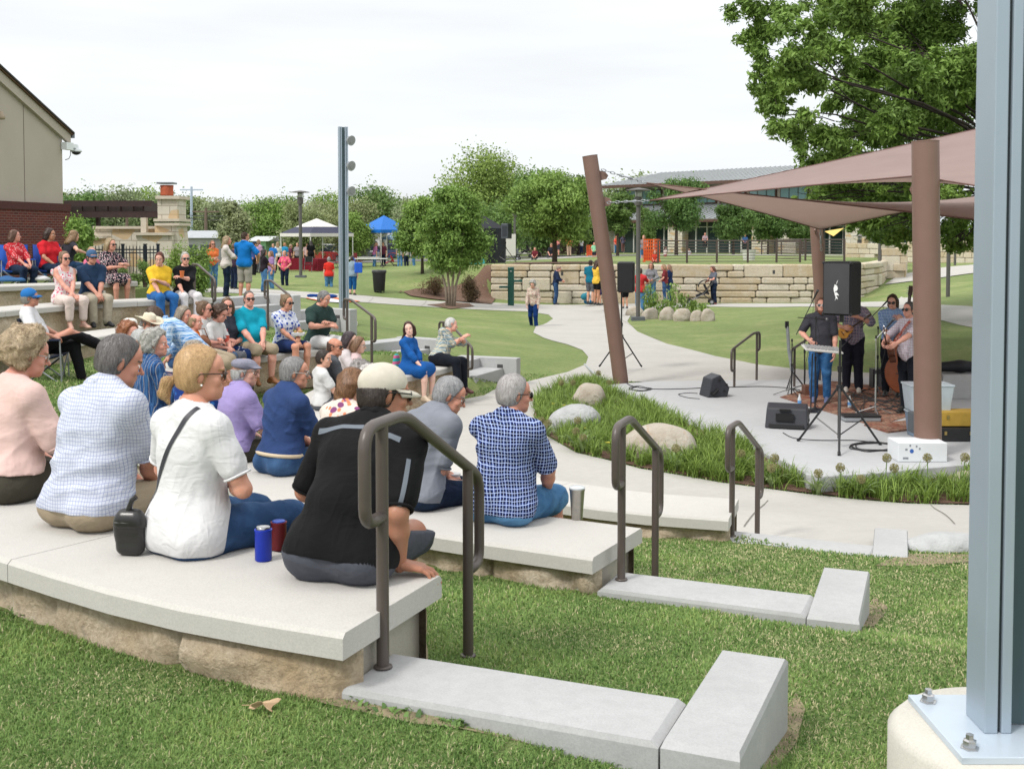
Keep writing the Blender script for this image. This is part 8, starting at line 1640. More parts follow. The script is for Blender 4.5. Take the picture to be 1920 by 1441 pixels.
sitp('woman with tied up brown hair and sunglasses in white', R2I, 1.16, u=380, off=.30, Yr=(15.6,17.2), dy=4, H=1.70, wd=1.0, fem=True, lean=.04, lod=1, skin=SK['pink'], hair='bun', hc=(.16,.09,.05), hc2=(.35,.22,.14), top=whitec, bot=jean, leglen=1.9, head=(6,2,0), glasses='dark', hands=((-.05,.28,.34),(.05,.28,.30)))
sitp('teenage boy with curly dark hair in a white T-shirt looking down', R2I, 1.16, u=402, off=.22, Yr=(15.9,17.5), dy=0, H=1.62, wd=.88, lean=.15, lod=1, skin=SK['pink'], hair='curly', hc=(.07,.04,.025), top=whitec, bot=greyc, leglen=1.0, head=(0,-22,0), hands=((-.05,.28,.22),(.05,.28,.22)))
r, I = sitp('woman in sunglasses and a charcoal T-shirt holding a pink drink', R2I, 1.16, u=424, off=.34, Yr=(16.2,17.6), dy=-25, H=1.72, wd=1.05, fem=True, lean=.0, lod=1, skin=SK['pink'], hair='long', hc=(.14,.08,.05), hc2=(.30,.2,.13), top=cloth((.035,.04,.055)), bot=cloth((.012,.03,.11),'floral',(.5,.5,.55),None,.9), leglen=1.9, head=(-15,0,0), glasses='brown', hands=((-.02,.2,.22),(.12,.30,.30)))
h = wpt(None, I['loc'], I['yaw'], I['arms'][1][2]); cup('clear dome lidded cup of pink drink held by the charcoal shirt woman', (h.x, h.y-.06, h.z-.06), .13, .03, .042, pm('pink_drink', (.75,.14,.10), .3, .1), pm('clear_lid', (.5,.53,.55)), pm('straw_pink', (.8,.08,.15), .5, 0))
sitp('big man in a turquoise polo shirt and khaki shorts facing the camera', R2I, 1.2, u=462, off=.22, Yr=(16.4,18), dy=-14, H=1.84, wd=1.30, belly=1.3, lean=-.05, hunch=.1, lod=0, skin=(.62,.34,.27), hair='buzz', hc=(.20,.17,.15), hc2=(.4,.36,.33), top=cloth((.008,.30,.42)), sleeve=.80, bot=khaki, leglen=1.0, collar=True, head=(-14,0,0), glasses='brown', shoes=(.22,.09,.035), hands=((.0,.40,.10),(.10,.44,.06)), seed=19)
r, I = sitp('woman with a messy bun in a blue and white tie dye top', R2I, 1.2, u=536, off=.22, Yr=(16.8,18.6), dy=2, H=1.66, wd=1.02, fem=True, lean=.05, lod=1, skin=(.55,.29,.2), hair='bun', hc=(.20,.12,.07), hc2=(.48,.34,.2), top=cloth((.60,.63,.72),'floral',(.03,.06,.30),(.05,.10,.42),1.1), bot=cloth((.015,.03,.10)), leglen=.75, head=(6,-8,0), glasses='dark', hands=((-.05,.30,.22),(.06,.34,.16)), shoes=(.05,.03,.03))
h = wpt(None, I['loc'], I['yaw'], (0,.33,.24)); o = thing('food_tray', 'white paper food tray held by the tie dye woman', 'food tray', h); mb = MB(); mb.box((0,0,.02),(.16,.11,.045),1.2); mb.build('tray', cw, o); mb = MB(); [mb.ball((random.uniform(-.05,.05),random.uniform(-.03,.03),.055),.025,1,.2,k) for k in range(6)]; mb.build('food', pm('food', (.45,.28,.10), .7, .4, 30), o)
sitp('grey haired man in a dark green T-shirt and white shorts eating', R2I, 1.2, u=592, off=.26, Yr=(17.4,19), dy=-4, H=1.78, wd=1.16, belly=1.25, lean=.15, lod=1, skin=(.56,.3,.22), hair='short', hc=(.18,.17,.165), hc2=(.4,.4,.4), top=cloth((.025,.05,.045),'floral',(.03,.055,.05),None,1), bot=whitec, leglen=.95, head=(10,-22,0), hands=((.04,.30,.38),(.10,.34,.34)), shoes=(.10,.06,.04))
o = thing('tablet', 'pale tablet in a clear case held above the seat wall by the charcoal shirt woman', 'tablet', D(412, 668, 15.6), .5); mb = MB(); mb.at((0,0,0),(.55,.2,0)); mb.box((0,0,0),(.25,.18,.012),1,.004); mb.build('case', pm('tablet_case', (.45,.5,.52), .3, .1), o); mb = MB(); mb.at((0,0,0),(.55,.2,0)); mb.box((0,0,.0075),(.20,.14,.002)); mb.build('screen', pm('tablet_screen', (.05,.06,.07), .1, 0), o)
o = thing('handbag', 'round brown leather bag on the seat wall by the boy in orange', 'handbag', D(375, 645, 16.3)); V, F = nets(*field([[ell((0,0,0),(.17,.09,.13))]], .014, disp=sine_noise(2, 22, .012, 2))); link('bag', np_mesh('bag', V, F), pm('brown_hide', (.20,.075,.03), .5, .3, 12), o); mb = MB(); mb.tube([(-.12,0,.08),(-.06,.02,.22),(.06,.02,.22),(.12,0,.08)], .008, 6); mb.build('handle', pm('brown_hide', (.2,.075,.03)), o, True)
# --- third seat wall
sitp('bald man with dark glasses and a dark grey T-shirt', R3I, .70, u=612, off=.24, Yr=(13.4,15.6), dy=20, H=1.80, wd=1.12, lean=.12, hunch=.2, lod=0, skin=(.50,.24,.16), hair='thin', hc=(.12,.07,.05), hc2=(.2,.12,.09), top=cloth((.075,.08,.09)), sleeve=.9, bot=khaki, leglen=1.0, head=(-42,0,0), glasses='dark', seed=77)
sitp('dark haired boy in a white T-shirt beside the bald man', R3I, .70, u=598, off=.30, Yr=(15.0,16.4), dy=20, H=1.50, wd=.9, child=True, lod=1, skin=SK['fair'], hair='short', hc=(.05,.035,.03), top=whitec, bot=greyc, leglen=1.0, head=(-42,-8,0))
sitp('woman with dark hair eating beside a girl with glasses', R3I, .70, u=648, off=.18, Yr=(15.4,17), dy=8, H=1.70, wd=1.05, fem=True, lod=1, skin=SK['pale'], hair='bob', hc=(.045,.03,.035), top=cloth((.55,.5,.5)), bot=jean, leglen=1.9, head=(-14,-10,0), hands=((-.02,.25,.40),(.08,.30,.36)))
sitp('girl with glasses and brown hair, partly hidden', R3I, .70, u=668, off=.05, Yr=(15.8,17.6), dy=8, H=1.55, wd=.9, fem=True, lod=1, skin=SK['pale'], hair='bob', hc=(.2,.11,.06), top=cloth((.6,.45,.45)), bot=jean, leglen=1.9, head=(-6,-10,0), glasses='wire')
sitp('grey haired person seated between the bald man and the white haired one', R3I, .70, u=662, off=.22, Yr=(12.5,13.9), dy=0, H=1.68, wd=1.05, fem=True, lod=1, skin=SK['fair'], hair='curly', hc=(.25,.23,.22), hc2=(.5,.48,.46), top=cloth((.35,.33,.3)), bot=greyc, leglen=1.9, head=(-30,-20,0))
sitp('white haired woman with thin hair behind the cream cap', R3I, .70, u=690, off=.22, Yr=(12.2,13.6), dy=0, H=1.64, wd=1.0, fem=True, lod=1, skin=SK['pale'], hair='curly', hc=(.6,.56,.53), hc2=(.85,.83,.8), top=cloth((.5,.42,.4)), bot=greyc, leglen=1.9, head=(-35,-5,0))
r, I = sitp('young woman in a royal blue dress with long dark hair', R3I, .70, u=764, off=.20, Yr=(17,20), dy=0, H=1.66, wd=.92, fem=True, lean=.05, lod=1, skin=(.72,.50,.42), hair='long', hc=(.05,.025,.02), hc2=(.14,.07,.05), top=cloth((.010,.085,.30)), sleeve=1.35, hem=-.04, skirt=.85, head=(-60,0,12), hands=((.05,.30,.14),(.18,.38,.16)), shoes=(.5,.4,.3))
BL = I
r, I = sitp('white haired man in a tan plaid shirt leaning over the woman in blue', R3I, .70, u=822, off=.26, Yr=(18.4,20.6), dy=-8, H=1.80, wd=1.05, lean=.05, side=-.55, lod=1, skin=(.6,.33,.25), hair='short', hc=(.62,.6,.58), hc2=(.85,.85,.82), top=cloth((.44,.38,.24),'plaid',(.08,.18,.25),(.6,.6,.55),2), sleeve=.95, bot=cloth((.008,.010,.016)), leglen=1.95, head=(40,0,-10), hands=((-.42,.22,.42),(-.38,.26,.46)), shoes=(.10,.035,.03), legs=(((-.08,.42,.10),(.0,.50,-.36)),((.16,.44,.10),(.24,.52,-.36))))
o = thing('backpack', 'small rainbow coloured backpack behind the woman in blue', 'backpack', wpt(None, BL['loc'], BL['yaw'], (-.10,-.30,.01)), BL['yaw']); V, F = nets(*field([[cone((0,0,.10),(0,0,.22),.10,.075,.04,(A(0,1,0),.6))]], .012)); link('bag', np_mesh('bag', V, F), cloth((.55,.12,.25),'stripe',(.02,.35,.33),None,2), o)
p = G(744, 694, .70); bottle('small dark drink bottle beside the woman in blue', 744, 694, .70, .15, .035, (.04,.02,.02))
# --- upper left seat walls
sitp('woman in a white and pink sleeveless floral top with sunglasses', T2I, 1.82, u=122, off=.22, dy=-16, H=1.72, wd=1.05, fem=True, lean=.02, hunch=.08, lod=0, skin=(.62,.33,.26), hair='bun', hc=(.28,.17,.11), hc2=(.48,.33,.22), top=cloth((.66,.60,.60),'floral',(.55,.06,.14),(.6,.2,.25),.7), sleeve=.1, sleeveless=True, hem=-.06, bot=cloth((.60,.50,.46)), leglen=1.75, head=(0,0,0), glasses='dark', hands=((.06,.36,.14),(-.02,.38,.12)), shoes=(.5,.3,.24), floor=.40, vneck=.06, seed=4)
sitp('man in a navy polo shirt, blue cap and khaki trousers', T2I, 1.82, u=176, off=.22, dy=-14, H=1.80, wd=1.12, belly=1.15, lean=.08, lod=0, skin=(.52,.27,.2), hair='short', hc=(.1,.08,.07), top=cloth((.018,.04,.085)), sleeve=.80, bot=cloth((.36,.32,.25)), leglen=1.95, collar=True, head=(0,0,0), hat='cap', hatc=(.04,.10,.20), glasses='dark', hands=((.0,.36,.10),(.04,.42,.14)), floor=.40, shoes=(.02,.02,.025), seed=6)
sitp('woman in a bright yellow ruffled top and jeans', T2I, 1.80, u=300, off=.24, dy=-8, H=1.68, wd=1.18, belly=1.1, fem=True, lean=.05, lod=0, skin=(.60,.35,.27), hair='bun', hc=(.12,.03,.02), hc2=(.28,.09,.06), top=cloth((.72,.46,.035)), sleeve=.80, hem=.03, bot=cloth((.02,.10,.30),'denim',(.03,.14,.38)), leglen=1.95, head=(-30,-12,0), hands=((.10,.22,.38),(.12,.40,.10)), floor=.46, shoes=(.35,.22,.12), seed=7)
r, I = sitp('woman in a black cold shoulder top and white trousers raising a drink', T2I, 1.80, u=346, off=.28, Yr=(20.2,22), dy=-4, H=1.68, wd=1.12, belly=1.1, fem=True, lean=.08, side=.0, lod=0, skin=(.64,.36,.28), hair='short', hc=(.6,.58,.53), hc2=(.85,.83,.78), top=cloth((.010,.010,.012)), sleeve=1.1, bot=cloth((.66,.64,.66)), leglen=1.85, head=(-6,0,0), glasses='dark', hands=((.16,.34,.44),(.14,.42,.10)), floor=.44, shoes=(.4,.3,.2), seed=9)
h = wpt(None, I['loc'], I['yaw'], I['arms'][0][2]); cup('plastic cup of orange drink held by the woman in black', (h.x+.03, h.y-.05, h.z), .12, .03, .042, pm('orange_drink', (.75,.20,.06), .3, .1))
r, I = sitp('blonde woman in a black floral dress holding food', T1I, 2.06, u=203, off=.22, dy=-8, H=1.66, wd=1.02, fem=True, lean=.03, lod=0, skin=(.6,.32,.24), hair='long', hc=(.42,.30,.17), hc2=(.75,.6,.38), top=cloth((.010,.010,.018),'floral',(.6,.35,.38),(.55,.5,.5),.55), sleeve=.7, hem=-.04, skirt=.85, head=(12,0,0), glasses='dark', hands=((-.10,.32,.40),(-.02,.30,.34)), shoes=(.4,.25,.2), seed=12)
p = G(192, 558, 1.82); cup('small white bucket cup on the seat wall behind the khaki trousers man', (p.x,p.y,1.822), .12, .05, .06, white_m)
def camp_chair(label, loc, rot, c, sz=1.0):
 o = thing('folding_chair', label, 'folding chair', loc, rot); fm = pm('chair_fabric_%02d%02d' % (int(c[0]*99), int(c[2]*99)), c, .8, .15, 8, .4, 15, .01); w_ = .26*sz
 V = []; mb = MB(); n = 6; P = [(0,.24,.42),(0,.0,.36),(0,-.20,.38),(0,-.27,.60),(0,-.31,.92)]; rows = [mb.pv([((k/n-.5)*2*w_, y, z-.03*math.sin(math.pi*k/n)*(1 if z < .5 else .4)) for k in range(n+1)]) for _, y, z in P]
 for a, b in zip(rows, rows[1:]):
  for k in range(n): mb.face(a+k, a+k+1, b+k+1, b+k)
 mb.build('seat', fm, o, True).modifiers.new('s','SOLIDIFY').thickness = .012
 for q in (-1,1):
  for a, b in (((q*w_,.24,.42),(-q*w_*.9,.20,0)),((q*w_,-.22,.36),(q*w_*.9,.25,0)),((q*w_,-.31,.92),(q*w_,-.20,.0)),((q*w_,.24,.42),(q*w_,-.28,.0)),((q*w_,-.22,.38),(-q*w_,-.24,0)),((q*w_*1.1,.24,.0+.0),(q*w_*1.1,.22,.62))): mb = MB(); mb.tube([a, b], .011, 6); mb.build('tube', steel_m if (a[0]*q > 0 and b[1] > 0) else blkm, o)
  mb = MB(); mb.box((q*w_*1.12,-.02,.63),(.07,.50,.02)); mb.build('armrest', fm, o)
 return o
pch = G(88, 722, .96); yc = deg(-78); camp_chair('folding camp chair under the man in the blue cap', (pch.x, pch.y, .97), yc, (.012,.02,.05)); zc = .97
r, I = person('man in a blue cap and white T-shirt lounging cross-legged in a folding chair', (pch.x-.10, pch.y, zc+.40), yc, True, H=1.80, wd=1.0, belly=1.1, lean=-.30, hunch=.25, lod=0, skin=(.48,.24,.17), hair='short', hc=(.3,.28,.26), top=cloth((.62,.62,.64)), sleeve=.9, bot=cloth((.010,.010,.012)), leglen=1.95, head=(-6,-4,0), hat='cap', hatc=(.01,.14,.42), glasses='brown', hands=((-.24,.18,.26),(.24,.20,.27)), legs=(((-.10,.42,.12),(-.06,.52,-.33)),((.08,.40,.30),(-.20,.74,.10))), shoes=(.05,.035,.03), seed=2)
p = D(30, 520, 22.8); camp_chair('blue folding chair under the woman in red at the far left', (p.x, p.y, 1.88), deg(-150), (.01,.08,.40)); person('woman with brown hair in a red patterned shirt in a blue chair', (p.x, p.y, 2.24), deg(-120), True, H=1.62, wd=1.1, fem=True, lean=-.1, lod=1, skin=SK['pink'], hair='wavy', hc=(.12,.06,.04), top=cloth((.50,.03,.04),'floral',(.6,.3,.3),None,.6), sleeve=1.3, bot=dkj, leglen=1.9, head=(50,0,0), hands=((-.1,.34,.2),(.06,.36,.2)))
p = D(92, 520, 23.2); camp_chair('blue folding chair behind the woman in the red T-shirt', (p.x, p.y, 1.88), deg(-150), (.01,.05,.28)); person('woman with dark curly hair in a red T-shirt looking right', (p.x, p.y, 2.26), deg(-120), True, H=1.66, wd=1.05, fem=True, lean=0, lod=1, skin=SK['tan'], hair='wavy', hc=(.04,.02,.015), top=cloth((.55,.02,.03)), bot=dkj, leglen=1.9, head=(30,6,0))
p = D(124, 520, 24.0); person('girl with long light brown hair turned away behind the red shirt woman', (p.x, p.y, 2.30), deg(-40), True, H=1.56, wd=.95, fem=True, lean=.35, lod=1, skin=SK['fair'], hair='long', hc=(.22,.13,.07), hc2=(.5,.33,.18), top=cloth((.03,.03,.04)), sleeve=.3, bot=jean, leglen=1.9, head=(0,0,0), hands=((-.3,.3,.4),(.4,.3,.35)))
p = D(172, 520, 22.6); person('small child in pink between the navy polo man and the floral dress woman', (p.x, p.y, 2.12), deg(-140), True, H=1.1, wd=.95, fem=True, child=True, lod=2, skin=SK['pink'], hair='bun', hc=(.3,.2,.12), top=cloth((.6,.15,.25)), bot=cloth((.1,.1,.3)), leglen=1, head=(0,0,0))
for i, (u, v, lab, c) in enumerate(((68,520,'white papers and a bag spread on the topmost seat wall',(.62,.62,.63)),(18,522,'dark blue cup holder bag on the topmost seat wall',(.02,.10,.25)))):
 p = G(u, v+6, 2.09); o = thing('bag', lab, 'bag', (p.x, p.y, 2.09)); V, F = nets(*field([[ell((0,0,.03),(.22,.13,.07)), ell((.15,.02,.03),(.14,.1,.05))]], .015, disp=sine_noise(i, 18, .02, 2), cuts=[(A(0,0,-1),-.002)])); link('bag', np_mesh('bag', V, F), pm('bagc%d' % i, c, .7, .15), o)
p = G(85, 519, 2.09); bottle('clear water bottle on the topmost seat wall', 85, 523, 2.09, .22, .034, (.4,.5,.6))
# --- standing people, middle distance
def st(label, u, v, H=1.7, yaw=0, lod=1, z=None, Y=None, px=None, **kw):
 if px: Y = FPX/(px/H)
 if Y is not None: b = D(u, v, Y); loc = (b.x, b.y, b.z if z is None else z)
 else: b = GT(u, v) if z is None else G(u, v, z); loc = (b.x, b.y, b.z)
 kw.setdefault('leglen', 1.95); r, I = person(label, loc, deg(yaw), False, H=H, lod=lod, **kw); I['loc'] = loc; I['yaw'] = deg(yaw); return r, I
st('tall man in a royal blue polo shirt and grey shorts seen from behind', 459, 562, 1.88, -12, 0, px=128, wd=1.16, belly=1.15, hair='buzz', hc=(.07,.04,.03), skin=(.56,.3,.22), top=cloth((.008,.16,.50)), sleeve=.80, bot=cloth((.34,.32,.29)), leglen=.98, collar=True, head=(-40,5,0), hands=((-.1,.32,1.08),(.28,.22,1.02)), shoes=(.3,.05,.05), seed=2)
st('woman with long blonde hair in a white blouse and dark jeans', 425, 558, 1.74, -70, 0, px=115, wd=1.15, fem=True, hair='long', hc=(.42,.28,.16), hc2=(.75,.6,.4), skin=SK['pink'], top=cloth((.60,.55,.52)), sleeve=1.1, hem=-.10, bot=dkj, head=(0,0,0), hands=((-.05,.36,1.10),(.05,.36,1.08)), seed=3)
st('woman in an orange T-shirt and jeans with crossed arms', 399, 540, 1.66, -150, 1, px=88, wd=1.05, fem=True, hair='long', hc=(.35,.16,.08), skin=SK['pink'], top=cloth((.75,.19,.06)), bot=jl, glasses='dark', hands=((.08,.22,1.08),(-.08,.22,1.05)))
st('person in dark clothes half hidden behind the blonde woman', 439, 542, 1.70, -40, 2, px=86, hair='short', hc=(.1,.06,.04), top=cloth((.05,.03,.05)), bot=dkj)
st('woman with long black hair, black top and jeans', 495, 548, 1.62, -60, 1, px=80, wd=1.0, fem=True, hair='long', hc=(.02,.015,.015), skin=SK['tan'], top=cloth((.02,.015,.02)), bot=jl, hands=((.1,.34,1.0),(.12,.36,1.0)))
st('woman in a lilac T-shirt and light jeans near the black haired woman', 509, 545, 1.6, 120, 2, px=74, fem=True, hair='long', hc=(.15,.08,.05), top=cloth((.28,.17,.35)), bot=jl)
st('woman in a pink floral top and dark leggings with a jacket on her arm', 534, 543, 1.64, 170, 1, px=73, fem=True, hair='short', hc=(.45,.35,.22), skin=SK['pink'], top=cloth((.68,.08,.20),'floral',(.6,.35,.1),None,.9), bot=dkj, hands=((-.18,.2,1.0),(.14,.22,1.05)))
st('man in a dark cap and black trousers by the table queue', 477, 520, 1.70, -60, 2, px=68, hair='short', hc=(.05,.04,.03), top=cloth((.03,.06,.2)), bot=blackc, hat='cap', hatc=(.02,.03,.06))
st('woman in a lilac shirt standing left of the tent queue', 485, 512, 1.62, -30, 2, px=62, fem=True, hair='long', hc=(.16,.09,.05), top=cloth((.45,.28,.42)), bot=greyc)
st('man in a blue polo shirt and white shorts in the tent queue', 513, 512, 1.72, 170, 2, px=56, hair='short', hc=(.1,.08,.07), top=cloth((.02,.16,.50)), bot=whitec, leglen=.9)
st('woman in a white T-shirt and black skirt before the tent', 521, 508, 1.66, 10, 2, px=54, fem=True, hair='long', hc=(.2,.12,.07), top=whitec, bot=blackc)
st('man in a blue shirt in line by the red clothed table', 534, 507, 1.74, -20, 2, px=52, hair='short', hc=(.35,.15,.07), top=cloth((.02,.22,.42)), bot=greyc)
st('woman in a dark floral top in line at the table', 545, 506, 1.66, -60, 2, px=48, fem=True, hair='short', hc=(.3,.2,.14), top=cloth((.10,.03,.05)), bot=dkj)
st('woman in grey serving behind the red clothed table', 558, 506, 1.74, 180, 2, Y=74, z=.75, fem=True, hair='bun', hc=(.12,.07,.05), top=cloth((.25,.22,.24)), bot=blackc)
st('man in pink behind the red clothed table', 576, 506, 1.7, 180, 2, Y=76, z=.75, hair='short', hc=(.2,.15,.1), top=cloth((.5,.35,.35)), bot=blackc)
st('tall person in black under the large tent', 583, 506, 1.86, 30, 2, Y=74, z=.78, hair='long', hc=(.02,.015,.015), top=blackc, bot=blackc)
st('grey haired woman in a red shirt and blue capri trousers walking away', 617, 551, 1.58, 10, 1, px=69, wd=1.15, fem=True, hair='short', hc=(.3,.3,.3), hc2=(.55,.55,.55), skin=SK['pale'], top=cloth((.62,.035,.025)), bot=jl, leglen=1.5, legs=(((-.10,.02,.50),(-.12,.0,.085)),((.10,.06,.50),(.12,-.06,.10))))
st('woman in a grey shirt with a bright blue bag on her back', 661, 553, 1.60, -20, 1, px=73, wd=1.15, fem=True, hair='short', hc=(.06,.04,.035), skin=SK['pale'], top=cloth((.22,.30,.36)), bot=cloth((.01,.08,.22)), leglen=1.5)
p = D(672, 502, FPX/(73/1.6)-.25); o = thing('bag', 'bright blue shoulder bag carried by the woman in grey', 'bag', p, .3); mb = MB(); mb.box((0,0,0),(.32,.10,.42),.9,.03); mb.build('bag', pm('bag_blue', (.01,.10,.55), .6, .1), o); mb = MB(); mb.tube([(-.12,0,.2),(-.2,.05,.42),(-.1,.05,.3)], .012, 5); mb.build('strap', pm('bag_blue', (.01,.10,.55)), o)
st('woman in a purple top bending over the table under the blue tent', 702, 497, 1.70, -60, 2, Y=78, z=.78, fem=True, lean=.25, hair='long', hc=(.2,.1,.06), top=cloth((.33,.12,.24)), bot=jl)
st('person in dark clothes under the blue tent by the red wagon', 719, 497, 1.70, 160, 2, Y=79, z=.78, hair='short', hc=(.05,.04,.03), top=cloth((.12,.03,.05)), bot=dkj)
for i, (u, lab, c, b) in enumerate(((750,'person in jeans half hidden by the young tree, leftmost',(.3,.3,.32),jl),(762,'person in dark trousers behind the young tree, middle one',(.5,.48,.45),dkj),(776,'person in jeans behind the young tree, rightmost',(.2,.05,.05),jl))): st(lab, u, 502, 1.72, 40*i, 2, Y=76, z=.80, hair='short', hc=(.15,.1,.07), top=cloth(c), bot=b)
r, I = st('white haired woman in a tan floral top and dark jeans walking toward the camera', 1000, 617, 1.60, 168, 0, px=92, wd=1.02, fem=True, lean=.12, hair='curly', hc=(.62,.6,.55), hc2=(.85,.83,.78), skin=(.62,.36,.28), top=cloth((.55,.46,.38),'floral',(.35,.14,.15),(.25,.2,.2),.7), sleeve=1.8, bot=cloth((.006,.03,.13)), head=(0,-25,0), hands=((-.20,.10,.80),(.20,.22,.82)), legs=(((-.10,.14,.50),(-.12,.10,.085)),((.10,.02,.48),(.12,-.26,.12))), shoes=(.35,.36,.42), seed=17)
st('man with grey hair in a navy shirt and jeans looking down by the wall', 1042, 571, 1.74, -100, 1, px=74, wd=.98, lean=.10, hair='short', hc=(.3,.22,.17), skin=SK['pink'], top=cloth((.014,.025,.06)), sleeve=1.7, bot=jean, head=(0,-30,0), hands=((-.1,.3,1.05),(.1,.3,1.05)))
st('woman with long dark hair in a yellow T-shirt and black shorts', 1119, 572, 1.62, -60, 1, px=84, fem=True, hair='long', hc=(.06,.03,.02), skin=SK['tan'], top=cloth((.72,.45,.06)), bot=blackc, leglen=.62, hands=((-.08,.3,1.05),(.1,.3,1.05)))
st('boy in a teal T-shirt behind the yellow shirted woman', 1107, 569, 1.70, -30, 1, px=82, wd=.95, hair='short', hc=(.04,.025,.02), top=cloth((.01,.14,.22)), bot=greyc, leglen=.9)
st('child in dark clothes standing right of the yellow shirted woman', 1128, 572, 1.40, 40, 2, px=66, child=True, hair='short', hc=(.05,.03,.02), top=cloth((.03,.03,.05)), bot=cloth((.02,.02,.1)), leglen=.8)
b = GT(1102, 574); person('girl in blue crouching on the walk with a teal backpack', (b.x, b.y, b.z+.12), deg(-60), True, H=1.5, wd=1.05, fem=True, lean=.7, lod=1, skin=SK['fair'], hair='short', hc=(.4,.3,.2), top=cloth((.45,.42,.40)), bot=cloth((.01,.13,.26)), leglen=1.8, head=(0,-20,0), legs=(((-.16,.30,.30),(-.12,.10,.02)),((.16,.30,.30),(.12,.10,.02))), hands=((-.1,.45,.1),(.1,.45,.1)))
o = thing('backpack', 'teal backpack on the crouching girl', 'backpack', (b.x-.12, b.y-.12, b.z+.42), .5); V, F = nets(*field([[cone((-.05,0,0),(.1,0,.06),.15,.13,.05)]], .02)); link('bag', np_mesh('bag', V, F), pm('teal_cloth', (.01,.16,.22), .7, .2), o)
st('man in a red T-shirt and jeans reading at the information panel', 1200, 590, 1.78, -25, 1, px=88, wd=1.05, hair='short', hc=(.08,.05,.04), top=cloth((.50,.035,.04)), bot=jl, hands=((-.1,.35,1.15),(.12,.36,1.15)))
st('child in yellow and black behind the left stage loudspeaker', 1172, 578, 1.4, 20, 2, px=64, child=True, hair='short', hc=(.06,.04,.03), top=cloth((.5,.35,.05)), bot=blackc, leglen=.7)
st('young woman in a grey jacket and jeans behind the information panel', 1221, 572, 1.66, 165, 1, px=80, fem=True, hair='long', hc=(.22,.13,.08), skin=SK['pink'], top=cloth((.20,.20,.22)), sleeve=1.9, bot=jl, head=(0,-20,0), hands=((-.1,.25,1.05),(.1,.25,1.05)))
st('girl with long hair in a maroon T-shirt looking left', 1246, 566, 1.60, 80, 1, px=70, fem=True, hair='long', hc=(.3,.18,.1), skin=SK['pink'], top=cloth((.16,.025,.03)), bot=jean, head=(0,-15,0), hands=((-.12,.2,1.0),(.12,.2,1.0)))
st('person in a navy jacket behind the maroon shirt girl', 1255, 566, 1.62, 60, 2, px=70, hair='long', hc=(.18,.1,.06), top=cloth((.015,.03,.09)), bot=jean)
st('woman in grey with a backpack pushing the dark stroller', 1338, 570, 1.66, 110, 1, px=71, fem=True, hair='long', hc=(.14,.06,.04), skin=SK['pink'], top=cloth((.11,.12,.15)), bot=dkj, head=(0,-20,0), hands=((-.1,.34,1.08),(.1,.34,1.05)), shoes=(.4,.12,.12))
# --- upper lawn and terrace, small figures
FAR = [('woman in a pink shirt on the raised lawn left of the tree trunk',1045,481,44,1,(.62,.20,.20),(.05,.05,.06)),('woman in orange with tan trousers right of the tree trunk',1067,481,42,1,(.75,.22,.08),(.5,.38,.28)),('person in dark clothes behind the woman in orange',1074,478,36,0,(.03,.03,.04),(.05,.05,.06)),('child in a mint shirt by the leaning column',1114,489,34,0,(.25,.55,.35),(.03,.03,.05)),
 ('woman in a coral top and jeans right of the leaning column',1155,477,34,1,(.75,.10,.06),(.04,.14,.32)),('woman in a dark floral dress beside the coral top woman',1168,473,32,1,(.10,.09,.14),(.2,.1,.1)),('young woman with long dark hair in denim shorts by the orange game',1207,494,53,1,(.25,.18,.18),(.05,.12,.25)),('girl in a blue dress in front of the long haired young woman',1204,492,38,1,(.10,.22,.40),(.2,.3,.5)),('small child in white and pink kneeling left of the rail fence',1247,491,28,1,(.6,.5,.5),(.5,.1,.15)),('small child in stripes behind the rail fence',1292,491,24,0,(.6,.6,.6),(.3,.3,.3)),('man in a pale blue shirt standing on the terrace behind the fence',1421,466,28,0,(.35,.42,.55),(.02,.02,.02)),('person in navy on the far terrace near the rear column',1508,450,16,0,(.02,.03,.08),(.02,.02,.03)),('person in blue standing at the far right path',1789,526,38,0,(.01,.22,.55),(.03,.05,.12)),
 ('woman in dark red sitting area with the black stroller',975,470,22,1,(.2,.03,.05),(.03,.03,.04)),('person in grey by the black stroller',988,474,20,0,(.4,.42,.45),(.2,.2,.25)),('person seen over the white banner, left',936,462,18,0,(.6,.12,.05),(.03,.03,.04)),('person seen over the white banner, right',946,462,18,1,(.5,.3,.3),(.03,.03,.04)),('girl in white doing a handstand far behind the leaning column',1090,476,30,1,(.6,.6,.6),(.02,.03,.08))]
for i, (lab, u, v, px, fem, c, b) in enumerate(FAR):
 H = 1.0 if 'small child' in lab else 1.25 if 'child' in lab or 'girl in' in lab else 1.68; Y = min(FPX/(px/H), 108); p = D(u, v, Y)
 person(lab.replace('sitting area with','standing by').replace('doing a handstand','playing'), (p.x, p.y, p.z), deg([150,20,-60,170,-140,30][i % 6]), False, H=H, lod=2, fem=bool(fem), wd=1.0, hair='long' if fem else 'short', hc=[(.2,.1,.06),(.35,.16,.07),(.05,.03,.02)][i % 3], skin=SK['pink'], top=cloth(c), bot=cloth(b), leglen=1.9 if i % 3 else .8, hands=((-.15,.2,1.0),(.18,.15,.95)))
p = D(931, 0, 60)
def sit_ground(lab, u, v, Y, c, b, H=1.5, z=None, fem=True, hc=(.2,.1,.06), sit_h=.08, yaw=170, **kw):
 p = D(u, v, Y); person(lab, (p.x, p.y, p.z+sit_h), deg(yaw), True, H=H, lod=2, fem=fem, hair='long' if fem else 'short', hc=hc, skin=SK['pink'], top=cloth(c), bot=cloth(b), leglen=1.9, **kw)
